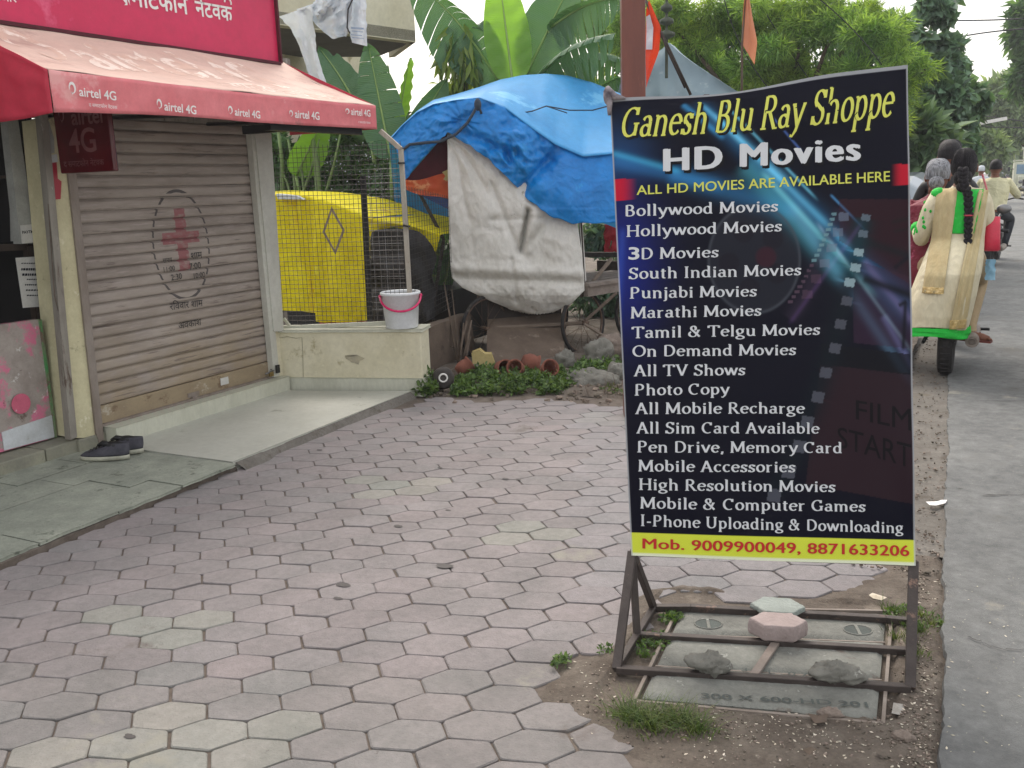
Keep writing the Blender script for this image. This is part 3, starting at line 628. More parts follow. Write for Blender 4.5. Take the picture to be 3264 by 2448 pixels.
# shutter paint material with the red cross and ring
sm=bpy.data.materials.new('shutter_paint'); sm.use_nodes=True
def shutter_material(sm):
    n=sm.node_tree.nodes; l=sm.node_tree.links; bs=n['Principled BSDF']
    pos=n.new('ShaderNodeNewGeometry').outputs['Position']; sep=n.new('ShaderNodeSeparateXYZ'); l.new(pos,sep.inputs[0]); Y,Z=sep.outputs[1],sep.outputs[2]
    def mth(op,a,b=None,c=None):
        t=n.new('ShaderNodeMath'); t.operation=op
        for i,v in enumerate((a,b,c)):
            if v is None: continue
            if isinstance(v,(int,float)): t.inputs[i].default_value=v
            else: l.new(v,t.inputs[i])
        return t.outputs[0]
    def noi(s,st=(1,1,1),d=5):
        mp=n.new('ShaderNodeMapping'); mp.inputs['Scale'].default_value=st; l.new(pos,mp.inputs[0])
        t=n.new('ShaderNodeTexNoise'); t.inputs['Scale'].default_value=s; t.inputs['Detail'].default_value=d; t.inputs['Roughness'].default_value=.65; l.new(mp.outputs[0],t.inputs['Vector']); return t.outputs['Fac']
    def ramp(f,a,b):
        r=n.new('ShaderNodeMapRange'); r.inputs[1].default_value=a; r.inputs[2].default_value=b; l.new(f,r.inputs[0]); return r.outputs[0]
    def mix(f,a,b):
        x=n.new('ShaderNodeMix'); x.data_type='RGBA'
        for k,v in ((0,f),(6,a),(7,b)):
            if isinstance(v,(int,float)): x.inputs[k].default_value=v
            elif isinstance(v,tuple): x.inputs[k].default_value=(*v,1)
            else: l.new(v,x.inputs[k])
        return x.outputs[2]
    c=mix(ramp(noi(3,(1,.5,2)),.35,.65),lin('a0958b'),lin('857a71'))
    c=mix(ramp(noi(18,(1,.3,4)),.54,.70),c,lin('a2968f'))
    # grime: horizontal streaks and yellow brown dust towards the bottom
    low=mth('MULTIPLY',ramp(Z,.85,.15),ramp(noi(4,(1,.6,1)),.36,.6)); c=mix(mth('MULTIPLY',low,.75),c,lin('94815f'))
    c=mix(mth('MULTIPLY',ramp(noi(7,(1,.35,5)),.60,.66),.6),c,lin('54443f'))
    cy,cz=4.46,1.17
    def rect(y0,y1,z0,z1):
        a=mth('MULTIPLY',mth('GREATER_THAN',Y,y0),mth('LESS_THAN',Y,y1)); return mth('MULTIPLY',a,mth('MULTIPLY',mth('GREATER_THAN',Z,z0),mth('LESS_THAN',Z,z1)))
    T=OX(388,450,XS);Bt=OX(397,585,XS);Lf=OX(350,517,XS);Rt=OX(429,510,XS); cw=(OX(400,500,XS).y-OX(377,500,XS).y)/2; ch=(OX(390,502,XS).z-OX(390,527,XS).z)/2
    ccy=(T.y+Bt.y)/2; ccz=(Lf.z+Rt.z)/2
    jag=mth('MULTIPLY',mth('SUBTRACT',noi(40),.5),.02)
    Y0=Y; Y=mth('ADD',Y,jag)
    cross=mth('MAXIMUM',rect(ccy-cw,ccy+cw,Bt.z,T.z),rect(Lf.y,Rt.y,ccz-ch,ccz+ch))
    cross=mth('MULTIPLY',cross,ramp(noi(22,(1,.5,1)),.25,.5))
    c=mix(mth('MULTIPLY',cross,.8),c,lin('8a4048'))
    a=OX(388,412,XS); b=OX(405,645,XS); le=OX(330,530,XS); re=OX(450,530,XS)
    ey=(le.y+re.y)/2; ez=(a.z+b.z)/2; ry=(re.y-le.y)/2; rz=(a.z-b.z)/2
    dy=mth('DIVIDE',mth('SUBTRACT',Y0,ey),ry); dz=mth('DIVIDE',mth('SUBTRACT',Z,ez),rz)
    rr=mth('SQRT',mth('ADD',mth('MULTIPLY',dy,dy),mth('MULTIPLY',dz,dz)))
    ring=mth('LESS_THAN',mth('ABSOLUTE',mth('SUBTRACT',rr,1)),.028)
    ph=mth('FRACT',mth('DIVIDE',mth('SUBTRACT',Z,.275),.068)); ring=mth('MULTIPLY',ring,mth('MULTIPLY',mth('GREATER_THAN',ph,.30),mth('LESS_THAN',ph,.93)))
    c=mix(mth('MULTIPLY',ring,.85),c,lin('2c2729'))
    l.new(c,bs.inputs['Base Color']); bs.inputs['Roughness'].default_value=.62
    bu=n.new('ShaderNodeBump'); bu.inputs['Strength'].default_value=.3; bu.inputs['Distance'].default_value=.004; l.new(noi(30,(1,.3,1)),bu.inputs['Height']); l.new(bu.outputs[0],bs.inputs['Normal'])
shutter_material(sm)
PITCH=.068; z=.275
k=0
while z<2.06:
    prof=[(-.014,0),(-.001,.0035),(.0035,.008),(.0055,.020),(.003,.034),(.0045,.046),(.001,.056),(-.003,.0595),(-.016,.061),(-.016,.0675)]
    y0a=edgeY((167,377),(222,919),z)-.02; y1a=edgeY((547,299),(584,805),z)+.015
    if z>1.6: y0a=min(y0a,edgeY((167,377),(222,919),1.6))
    m=MB(); nseg=6; vs=[]
    wz=[.0025*nz(k*1.7,i*.9) for i in range(nseg+1)]
    for i in range(nseg+1):
        y=y0a+(y1a-y0a)*i/nseg
        for dx,dz in prof: vs.append((XS+dx+.003*nz(k*3.1,i),y,z+dz+wz[i]))
    n=len(prof); m.add(vs,[(i*n+a,(i+1)*n+a,(i+1)*n+a+1,i*n+a+1) for i in range(nseg) for a in range(n-1)])
    o=m.build('slat',sm,shut,smooth=True); z+=PITCH; k+=1
m=MB(); m.box((XS-.05,4.5,1.15),(.02,1.8,2.0)); m.build('backing',M('dark'),shut)
bp=mat('shutter_bottom','97876c','85755f',5,.7,.3,50,spots=[('6f5a45',6,.60),('aea594',9,.62),('8c5f45',4,.72)],stretch=(1,.6,1))
m=MB(); a=edgeY((167,377),(222,919),.2)-.03; b=edgeY((547,299),(584,805),.2)+.02
m.box((XS-.002,(a+b)/2,.213),(.022,b-a,.124)); m.build('bottom_bar',bp,shut,bevel=.003)
m=MB(); m.box((XS+.018,(a+b)/2,.160),(.03,b-a,.014)); m.build('bottom_lip',M('rail'),shut)
m=MB(); a=OX(418,852,XS+.012); m.box(a,(.006,.10,.03)); m.box(a+Vector((.01,0,-.03)),(.014,.05,.04)); m.build('hasp',M('rail'),shut)
m=MB(); a=OX(485,823,XS+.012); m.box(a,(.004,.075,.05)); m.build('paper_scrap',M('paper'),shut)
def paint_text(body,x0,x1,y0,y1,off=.0):
    off=0.0
    return tline(body,x0,x1,(y0,y1),XS+.0085,M('black'),shut,off)
paint_text('समय',352,372,568,565); paint_text('शाम',413,437,560,557)
paint_text('11:00',354,378,588,584,.012); paint_text('7:00',410,434,583,579,.012)
paint_text('2:30',370,393,606,602,.012); paint_text('10:00',419,443,602,598,.008)
paint_text('रिववार शाम',367,438,670,661,.012); paint_text('अवकाश',386,435,711,702,.012)
# padlock and hook at the right foot of the shutter
pl=empty('padlock',OX(583,803,-4.68),'small brass padlock hanging at the right foot of the shutter','padlock')
c=OX(586,808,-4.665); m=MB(); m.box(c,(.02,.04,.035)); m.build('body',mat('brass','8f7a4a','6d5b38',30,.4,metal=.7),pl,bevel=.004)
m=MB(); m.tube([c+Vector((0,.012*math.cos(t),.017+.02*math.sin(t))) for t in np.linspace(0,pi,9)],.0035,6); m.tube([c+Vector((0,-.06,.012)),c+Vector((0,.03,.02))],.006,6); m.build('shackle',M('chrome'),pl,smooth=True)
hs=MB(); c=OX(600,797,-4.655); hs.box(c,(.012,.035,.06)); tag(hs.build('hasp_hole',M('black'),None),'dark lock hole in the pillar beside the padlock','lock hole')
# ---- red signboard above
sb=empty('signboard',(-4.66,3.6,2.44),'long red signboard with white Hindi lettering above the awning','signboard')
BR=OX(602,134,-4.62); m=MB(); m.box((-4.645,BR.y-2.2,BR.z+.45),(.05,4.4,.9)); m.build('panel',M('red'),sb)
m=MB(); m.box((-4.63,BR.y+.008,BR.z+.45),(.07,.016,.92)); m.box((-4.63,BR.y-2.2,BR.z-.012),(.07,4.4,.02)); m.build('frame',M('maroon'),sb)
m=MB(); m.box((-4.66,BR.y-2.1,BR.z-.045),(.05,4.2,.04)); m.build('back_rail',M('steel'),sb)
tline('नेटवक',423,503,(33,46),-4.619,M('white'),sb,.018)
a0=OX(503,46,-4.619)
tline('समाटफोन',252,408,(6.5,31),-4.619,M('white'),sb,.018)
tline('ओर',2,36,(1,5),-4.619,M('white'),sb,.018)
q=MB(); c=OX(492,6,-4.617); q.tube([c+Vector((0,.03*math.cos(t),.028*math.sin(t))) for t in np.linspace(-.3,pi,8)],.006,5); q.build('lettering',M('white'),sb)
# ---- awning
aw=empty('awning',(-4.3,4.3,1.9),'faded pink fabric awning with white lettering over the shutter','awning')
VX=-3.88; yL=3.0; yR=5.57
vb=[(105,243),(160,243),(300,247),(392,251),(470,257),(530,263),(640,270),(720,274),(812,279)]
vbp=[OX(a,b,VX) for a,b in vb]
def vbz(y):
    ys=[p.y for p in vbp]; zs=[p.z for p in vbp]; return float(np.interp(y,ys,zs))
def vtz(y):
    return float(np.interp(y,[yL,3.5,4.2,5.0,yR],[2.085,2.079,2.072,2.07,2.074]))
def can(u,v):    # v 0 wall 1 valance
    y=yL+(yR-yL)*u; x=-4.66+(VX+4.66)*v; z=2.425+(vtz(y)-2.425)*v-.035*math.sin(pi*v)*(.6+.4*math.sin(u*9))
    z+=.008*nz(u*9,v*5)+.006*math.sin(v*pi)*nz(u*3+v*4,v)*2
    return (x,y,z)
m=MB(); m.grid(can,80,24); m.build('canopy',M('canopy'),aw,smooth=True,solid=.002)
def val(u,v):
    y=yL+(yR-yL)*u; zt=vtz(y); zb=vbz(y); return (VX+.012*v*nz(u*14,1)+.004*nz(u*40,v*2)+.006*math.sin(v*pi)*nz(u*20,2),y,zt+(zb-zt)*v)
m=MB(); m.grid(val,110,8); m.build('valance',M('dustyred'),aw,smooth=True,solid=.002)
def sidep(u,v):
    x=-4.66+(VX+4.66)*u; zt=2.425+(vtz(yL)-2.425)*u; zb=1.895+.0*u-.02*math.sin(u*pi); return (x,yL+.01*nz(u*7,v*4)*(1 if 0<u<1 else 0)-.004,zt+(zb-zt)*v)
m=MB(); m.grid(sidep,24,14); m.build('side_panel',M('canopyred'),aw,smooth=True,solid=.002)
def sideR(u,v):
    x=-4.66+(VX+4.66)*u; zt=2.425+(vtz(yR)-2.425)*u; zb=vbz(yR); return (x,yR+.003,zt+(zb-zt)*v)
m=MB(); m.grid(sideR,12,6); m.build('side_panel',M('canopyred'),aw,smooth=True,solid=.002)
m=MB(); m.tube([(VX-.02,yL+.02,1.93),(VX-.02,yR-.02,1.935)],.012,6)
for y in (yL+.05,3.9,4.75,yR-.05): m.tube([(VX-.02,y,1.93),(-4.66,y,1.96)],.012,6); m.tube([(VX-.02,y,1.93),(VX-.02,y,2.06)],.010,6); m.tube([(VX-.03,y,2.05),(-4.66,y,2.39)],.01,6)
m.build('frame',M('steel'),aw,smooth=True)
m=MB(); m.box((-4.3,5.05,1.93),(.62,.06,.055)); m.box((-4.0,5.05,1.91),(.05,.95,.06)); m.build('crossbeam',M('black'),aw)
def logo(parent,fn,mt,w=.16):
    """swirl mark: a comma of thickening stroke; fn maps unit square to the surface"""
    P=[];k=26
    for i in range(k+1):
        t=i/k; a=math.radians(200-330*t); r=.40-.05*t; P.append((.5+r*math.cos(a)*.85,.55+r*math.sin(a),.02+.10*math.sin(pi*min(1,t*1.15))*(1-.2*t)))
    P+= [(.5,.12,.05),(.42,.05,.01)]
    V=[]
    for i,(x,y,wd) in enumerate(P):
        a=P[max(0,i-1)];b=P[min(len(P)-1,i+1)]; dx,dy=b[0]-a[0],b[1]-a[1]; L=math.hypot(dx,dy) or 1
        for sg in (1,-1): V.append(fn(x-dy/L*wd*sg,y+dx/L*wd*sg))
    m=MB(); m.add(V,[(2*i,2*i+1,2*i+3,2*i+2) for i in range(len(P)-1)]); m.build('logo',mt,parent)
vlift=.018
for i,(l0,l1,t0,t1,y0,y1,ch) in enumerate([(148,167,171,251,207,217,30),(338,352,355,424,238,247,24),(492,504,507,562,249,256,20),(624,634,637,690,254,259,16),(745,756,758,800,248,252,14)]):
    tline('airtel 4G',t0,t1,(y0,y1),VX+vlift,M('white'),aw,.014)
    a=OX(l0,y0-1,VX+vlift); b=OX(l1,y0,VX+vlift); h=OX(l0,y0-ch,VX+vlift).z-a.z
    logo(aw,lambda x,y,a=a,b=b,h=h:(VX+vlift+.002,a.y+(b.y-a.y)*x,a.z+h*y),M('white'))
tline('द समाटफोन नेटवक',192,253,(230,236),VX+vlift,M('white'),aw,.0)
tline('द समाटफोन नेटवक',774,800,(266,268),VX+vlift,M('white'),aw,.0)
# faded giant lettering on the slope
def slope(s,t,l=.006):  # s metres along y from left, t metres up the slope
    u=(s)/(yR-yL); v=1-t/.85
    p=Vector(can(min(max(u,0),1),min(max(v,0),1))); return p+Vector((.4,0,.9))*(l-.003)
gm=glyph_mesh('airtel 4G',offset=.02); 
def dense(gm,fn,name,mt,parent):
    import bmesh
    bm=bmesh.new(); vs=[bm.verts.new(v) for v in gm[0]]
    for f in gm[1]:
        try: bm.faces.new([vs[i] for i in f])
        except ValueError: pass
    bmesh.ops.triangulate(bm,faces=bm.faces)
    for _ in range(2):
        es=[e for e in bm.edges if e.calc_length()>.12]
        bmesh.ops.subdivide_edges(bm,edges=es,cuts=1); bmesh.ops.triangulate(bm,faces=[f for f in bm.faces if len(f.verts)>3])
    m=MB(); m.add([fn(*v.co) for v in bm.verts],[tuple(v.index for v in f.verts) for f in bm.faces] if not bm.verts.index_update() else []); bm.free(); return m.build(name,mt,parent)
dense(gm,lambda x,y,z=0: slope(.50+x*.42,.26+y*.62),'lettering',M('fadedwhite'),aw)
logo(aw,lambda x,y: slope(.12+x*.34,.24+y*.5),M('fadedwhite'))
dense(glyph_mesh('द समाटफोन नेटवक',offset=.01),lambda x,y,z=0: slope(1.15+x*.17,.075+y*.17),'lettering',M('fadedwhite'),aw)
# ---- projecting hanging sign
hsn=empty('hanging_sign',(-4.5,3.62,1.6),'dark red square sign reading airtel 4G hanging under the awning','sign')
YS=3.60
A=OY(118,246,YS);Bq=OY(243,371,YS); m=MB(); xa=OY(122,310,YS).x; xb=OY(241,310,YS).x; zt=OY(180,235,YS).z; zb=OY(180,373,YS).z
m.box(((xa+xb)/2,YS+.015,(zt+zb)/2),(xb-xa,.03,zt-zb)); m.build('box',M('dullred'),hsn,bevel=.008)
def htext(body,x0,x1,y,off=.01,mt='ghost'):
    a=OY(x0,y,YS-.003); b=OY(x1,y,YS-.003); gm=glyph_mesh(body,offset=off); xs=[v[0] for v in gm[0]]; w=max(xs)-min(xs); s=(b.x-a.x)/w
    text_obj('lettering',gm,lambda x,y_,z=0:(a.x+(x-min(xs))*s,YS-.004,a.z+y_*s),M(mt),hsn)
htext('airtel',156,223,270,.02); htext('4G',152,210,330,.015); htext('द समाटफोन नेटवक',139,226,361,.0)
logo(hsn,lambda x,y:(OY(129,270,YS).x+.055*x,YS-.004,OY(129,270,YS).z+.1*y),M('ghost'))
# red tape, white clamp and cables on the pillar
rt=empty('torn_tape',(-4.69,3.62,1.4),'strip of torn red tape stuck down the cream pillar','tape')
trace([(112,348),(122,346),(125,386),(133,392),(131,430),(109,432),(108,418),(113,412)],-4.69,.006,'strip',mat('red_tape','a8122c','8f0f26',9,.4),rt)
trace([(108,335),(123,333),(125,350),(109,352)],-4.688,.012,'strip_end',M('white_panel'),rt)
trace([(90,262),(106,262),(117,300),(118,330),(108,332),(100,300)],-4.69,.03,'clamp',M('pvc'),rt)
cw=MB(); pts=[OX(x,y,-4.686) for x,y in ((106,440),(112,520),(120,590),(129,650),(131,665),(126,672),(118,640),(112,560),(108,500),(104,440))]
cw.tube(pts,.0025,5); tag(cw.build('cable_loop',M('twig'),None,smooth=True),'thin grey cable looped down the left edge of the cream pillar','cable')
# shoes
def shoe(loc,rz,label,flip=1):
    t=empty('shoe',loc,label,'shoe',group='pair of shoes left on the marble step'); t.rotation_euler=(0,0,rz); t.scale=(1,1,.82)
    L=.29
    def outline(s,k): # half width along the foot
        return (.036+.012*math.sin(pi*min(1,s*1.05))+.006*(s>.6))*k
    def rings(z0,z1,k0,k1,drop=0):
        R_=[]
        for (z,k) in ((z0,k0),((z0+z1)/2,(k0+k1)/2+.03),(z1,k1)):
            ring=[]
            for i in range(20):
                a=2*pi*i/20; s=.5-.5*math.cos(a); w=.050*(1-.25*abs(math.cos(a))**6)*(.85+.2*(.5-.5*math.cos(a)))
                ring.append((L*(.5-.5*math.cos(a))-L/2,w*k*math.sin(a),z))
            R_.append(ring)
        return R_
    m=MB(); m.loft(rings(0,.03,.98,1.0)); o=m.build('sole',mat('shoe_sole','b4b3a2','8f8e80',12,.8),None,smooth=True); o.parent=t
    m=MB(); R_=[]
    hs=[0,.03,.05,.07,.085]
    ring_n=20
    for q in range(7):
        f=q/6; ring=[]
        for i in range(ring_n):
            a=2*pi*i/ring_n; s=.5-.5*math.cos(a); w=.048*(.85+.2*s)
            top=.055+.035*math.exp(-((s-.38)/.2)**2)+.045*(1-s)**2*(s<.5)   # heel at s=0, toe at s=1
            hgt=(.085 if s<.35 else .085-.055*((s-.35)/.65)**.8)
            if s>.93: hgt*=.9
            z=.03+(hgt)*f; sh=1-.45*f*f
            ring.append((L*.49*(-math.cos(a))*(1-.10*f*f)-(.0+.02*f),w*sh*math.sin(a),z))
        R_.append(ring)
    m.loft(R_); o=m.build('upper',mat('shoe_upper','48474f','33323a',25,.85,.3,90),None,smooth=True); o.parent=t
    m=MB(); m.ell((-.055,0,.093),(.062,.03,.034)); m.tube([(-.05,.0,.10),(.0,.005,.118),(.03,0,.1)],[.02,.018,.01],8); o=m.build('collar',M('black'),None,smooth=True); o.parent=t
    m=MB(); 
    for k in range(4): m.tube([(.012+.02*k,-.032,.092-.010*k),(.02+.02*k,0,.104-.011*k),(.012+.02*k,.032,.092-.010*k)],.003,5)
    o=m.build('lace',M('black'),None); o.parent=t
    m=MB(); m.box((.03,-.046,.05),(.12,.006,.02)); o=m.build('side_stripe',M('black'),None); o.parent=t
    return t
c=G(225,993,.05)
shoe((c.x-.015,c.y+.02,.047),math.radians(205),'grey sports shoe nearest the camera, toe pointing at the dark doorway')
shoe((c.x-.03,c.y+.125,.05),math.radians(212),'grey and black shoe lying behind the first beside the shutter foot')
# ================================================================== LOW WALL, FENCE, BUCKET
W0=Vector((-4.60,5.349,0)); W1=Vector((-3.70,5.614,0)); wd=(W1-W0).normalized(); wn=Vector((-wd.y,wd.x,0))
lw=empty('low_wall',(-4.2,5.5,0),'low cream plastered wall with a plinth course beside the shop','wall')
Wa=Vector((-4.75,5.305,0)); Wb=OV(913,800,W0,W1); Wb.z=0
m=MB(); m.prism([Wa,Wb,Wb+wn*.22,Wa+wn*.22],(0,0,.478)); m.build('body',M('creamwall'),lw,bevel=.01)
m=MB(); m.prism([Wa-wn*.015,Wb+wd*.012-wn*.015,Wb+wd*.012+wn*.2,Wa+wn*.2],(0,0,.135)); m.build('plinth_course',M('plinth'),lw,bevel=.006)
m=MB(); m.prism([Vector((*p[:2],.479)) for p in (Wa-wn*.012,Wb+wd*.01-wn*.012,Wb+wd*.01+wn*.23,Wa+wn*.23)],(0,0,.022)); m.build('coping',M('plinth'),lw,bevel=.006)
m=MB(); A=OV(745,768,W0-wn*.002,W1-wn*.002)
vs=[A-wn*.002]+[A-wn*.002+wd*(.03+.06*math.cos(t)*(1+.4*math.sin(3*t)))+Vector((0,0,-.03+.03*math.sin(t)*(1+.3*math.cos(5*t))))+wd*.05 for t in np.linspace(0,2*pi,16)[:-1]]
m.add(vs,[(0,i,i+1) for i in range(1,15)]+[(0,15,1)]); m.build('damp_stain',mat('damp_stain','9c9684','b5ad92',16,.9,.3,60),lw)
m=MB(); pts=[OV(x,y,W0-wn*.003,W1-wn*.003) for x,y in ((592,724),(606,730),(620,727),(640,731),(652,729),(654,760),(655,815))]; m.tube(pts,.0018,4); m.build('crack',mat('crack','857d62','6f6852',30,.9),lw)
fe=empty('mesh_fence',(-4.1,5.55,.49),'wire mesh fence panel with peeling bent post above the low wall','fence')
zc=.502
def wm(a,b,z0,z1,sp,r,name,mt,ztop=None):
    a=Vector(a);b=Vector(b);L=(b-a).length;d=(b-a)/L; m=MB(); nrm=Vector((-d.y,d.x,0))
    n=int(L/sp)
    for i in range(n+1):
        s=i*sp; p=a+d*s; zt=z1 if ztop is None else ztop(s/L)
        pts=[p+nrm*(.002*(-1)**(i))+d*.0025*nz(i*2.3,zz*3)+Vector((0,0,zz)) for zz in np.linspace(z0,zt,8)]; m.tube(pts,r*random.choice((1,1,.8)),3,cap=False)
    k=int((z1-z0)/sp)
    for j in range(k+1):
        zz=z0+j*sp
        s1=L
        if ztop:
            c=[t for t in np.linspace(0,1,30) if ztop(t)>=zz]; 
            if not c: continue
            s1=L*max(c)
        pts=[a+d*s+Vector((0,0,zz+.004*nz(s*3,j*1.7))) for s in np.linspace(0,s1,8)]; m.tube(pts,r,3,cap=False)
    o=m.build(name,mt,fe); o['kind']='stuff'; return o
F0=OV(606,700,W0+wn*.08,W1+wn*.08); F1=OV(884,640,W0+wn*.08,W1+wn*.08); F0.z=0;F1.z=0
wm(F0,F1,zc+.02,1.83,.034,.0021,'wire_mesh',M('wire'))
m=MB(); 
def VV(x,y,off=.08): return OV(x,y,W0+wn*off,W1+wn*off)
def bar(pts,w,t,name,mt,parent):
    m=MB()
    for a,b in zip(pts,pts[1:]):
        d=(b-a).normalized(); n=wn; s=d.cross(n).normalized(); 
        m.prism([a-s*w/2-n*t/2,a+s*w/2-n*t/2,a+s*w/2+n*t/2,a-s*w/2+n*t/2],b-a)
    return m.build(name,mt,parent,bevel=.003)
bar([VV(885,632),VV(866,322),VV(822,283)],.033,.03,'post',M('fencepost'),fe)
bar([VV(606,708),VV(860,697)],.03,.03,'bottom_rail',M('plinth'),fe)
bar([VV(613,688),VV(628,706)],.02,.02,'corner_brace',M('plinth'),fe)
bar([VV(784,380,.35),VV(800,702,.35)],.045,.02,'dark_post',M('black'),fe)
q=bar([VV(862,352,.06),VV(872,352,.06)],.008,.05,'tie_wire',M('black'),fe); bar([VV(873,487,.06),VV(884,489,.06)],.01,.05,'tie_wire',M('black'),fe)
mf=Vector((-4.12,6.95,0)); wm(Vector((W1.x-.02,W1.y+.05,0)),mf,.50,1.52,.038,.0016,'wire_mesh',M('wiredark'),ztop=lambda t:1.52-.1*t)
wm(OV(790,500,W0+wn*.35,W1+wn*.35)*1.0*Vector((1,1,0)),OV(868,500,W0+wn*.35,W1+wn*.35)*Vector((1,1,0)),.5,1.66,.05,.0022,'wire_mesh',mat('mesh_wire_light','77777b','66666a',20,.5,metal=.3))
bk=empty('bucket',VV(869,711,.05)*Vector((1,1,0))+Vector((0,0,.502)),'white plastic bucket with pink handle standing on the low wall','bucket')
bl=wloc(bk); m=MB(); m.lathe([(.0,.004),(.112,.004),(.118,.01),(.138,.245),(.147,.247),(.148,.262),(.142,.268),(.136,.262),(.115,.012),(0,.012)],bl,n=40); m.build('body',M('bucket'),bk,smooth=True)
to=-Vector((bl.x,bl.y,0)).normalized(); sd_=Vector((-to.y,to.x,0))
pts=[bl+Vector((0,0,.235))+sd_*(.147*math.cos(t))+to*(.155*abs(math.sin(t))**.8*1.0)*(1 if math.sin(t)>0 else 1)+Vector((0,0,-.095*math.sin(t))) for t in np.linspace(0,pi,21)]
m=MB(); m.tube(pts,.0085,8); m.ell(pts[0],.014); m.ell(pts[-1],.014); m.build('handle',M('pinkplastic'),bk,smooth=True)
# ================================================================== COVERED THING BEHIND THE FENCE
yv=empty('covered_vehicle',(-5.0,6.8,0),'vehicle under a bright yellow cloth behind the mesh fence','covered vehicle')
YY=6.6
topc=[(560,417),(595,418),(640,420),(690,428),(730,442),(770,459),(800,472)]
botc=[(560,672),(612,676),(664,679),(676,692),(700,697),(740,696),(790,694),(806,688)]
def curve(cs,t):
    n=len(cs)-1; f=t*n; i=min(int(f),n-1); f-=i; return (cs[i][0]+(cs[i+1][0]-cs[i][0])*f,cs[i][1]+(cs[i+1][1]-cs[i][1])*f)
def yel(u,v):
    a=curve(topc,u); b=curve(botc,u)
    if v<.25:
        p=OY(*a,YY); w=1-v/.25; p.y+=1.1*w; p.z+=.05*math.sin(w*1.6)-.10*w*w; return p
    w=(v-.25)/.75; x=a[0]+(b[0]-a[0])*w; y=a[1]+(b[1]-a[1])*w
    fold=.022*math.sin(u*30+2.2*math.sin(w*3)+2*w)*w**.8*(.3+abs(nz(u*4,w,2))*2)+.05*nz(u*3.5,w*1.5,3)*w+.012*abs(nz(u*14,w*9,4))+.012*abs(nz(u*9,w*17,5))
    fold+=.13*min(1,w*1.6)*max(0,min(1,(.47-u)*30))
    p=OY(x,y,YY); p.y+=fold-.05*math.sin(w*pi)*.6; return p
m=MB(); m.grid(yel,90,50); m.build('cloth',M('yellow'),yv,smooth=True)
top2=[(800,472),(850,482),(900,492),(952,506)]; bot2=[(800,520),(815,503),(850,490),(900,504),(942,545)]
def yel2(u,v):
    a=curve(top2,u); b=curve(bot2,u); w=max(0,(v-.3)/.7); 
    p=OY(a[0]+(b[0]-a[0])*w,a[1]+(b[1]-a[1])*w,YY+.25*u)
    if v<.3: p.y+=1.0*(1-v/.3)
    return p
m=MB(); m.grid(yel2,30,16); m.build('cloth',M('yellow'),yv,smooth=True)
m=MB(); dm=[(716.6,446),(745,497),(725,550),(697,501)]; dn=[(716.8,456),(740,497),(724,541),(702,501)]
vs=[OY(*p,YY-.115) for p in dm]+[OY(*p,YY-.115) for p in dn]
m.add(vs,[(i,(i+1)%4,4+(i+1)%4,4+i) for i in range(4)]); m.build('diamond_mark',mat('grey_ribbon','8d7f6e','7c7061',20,.8),yv,solid=.004)
def blk(u,v):
    th=pi*(1-u); x=868+70*math.cos(th); yt=491+50*(1-math.sin(th)**.7); yb=690; p=OY(x,yt+(yb-yt)*v,YY+.12); p.y+=.08*nz(u*5,v*4)-.12*math.sin(u*pi); return p
m=MB(); m.grid(blk,30,24); m.build('dark_cover',mat('black_cover','17151a','0e0d10',8,.5,.5,20),yv,smooth=True)
m=MB(); a=OY(600,419,YY-.01); m.prism([OY(596,419,YY-.03),OY(640,423,YY-.03),OY(655,431,YY-.03),OY(600,430,YY-.03)],(0,.3,.01)); m.build('white_patch',M('whitecloth'),yv)
m=MB(); m.prism([OY(690,693,YY+.1),OY(835,686,YY+.1),OY(835,700,YY+.1),OY(690,705,YY+.1)],(0,.1,0)); m.build('red_underlay',mat('red_underlay','a83224','93291d',6,.6),yv)
m=MB(); m.box((-5.2,7.6,.35),(1.9,1.0,.5)); m.build('chassis',M('black'),yv)
# ================================================================== BALCONY / BUILDING CORNER TOP
bc=empty('balcony_building',(-7,9,3.2),'cream balcony corner of a building above the awning','building')
zb=3.2; p1=G(560,48,zb); p2=G(898,91,zb); p3=G(604,121,zb); p4=G(560,126,zb)
m=MB(); m.prism([p1,p2,p2+Vector((0,0,.9)),p1+Vector((0,0,.9))],Vector((-.12,.12,0))); m.build('parapet',M('concrete'),bc)
back=(p3-p1); m=MB(); m.prism([p1+Vector((0,0,.01)),p2+Vector((0,0,.01)),p2+back*.35+Vector((-.6,.1,.01)),p3+Vector((-.3,0,.01)),p4+Vector((-1,0,.01))],(0,0,.12)); m.build('soffit',M('soffit'),bc)
m=MB(); m.prism([p2+Vector((0,0,.0)),p2+Vector((-.9,.9,0)),p2+Vector((-.9,.9,.9)),p2+Vector((0,0,.9))],Vector((-.1,0,0))); m.build('parapet_side',M('concrete'),bc)
m=MB(); m.box((-9.2,10.5,2.0),(2.2,2.0,4.0)); m.build('wall',M('creamwall'),bc)
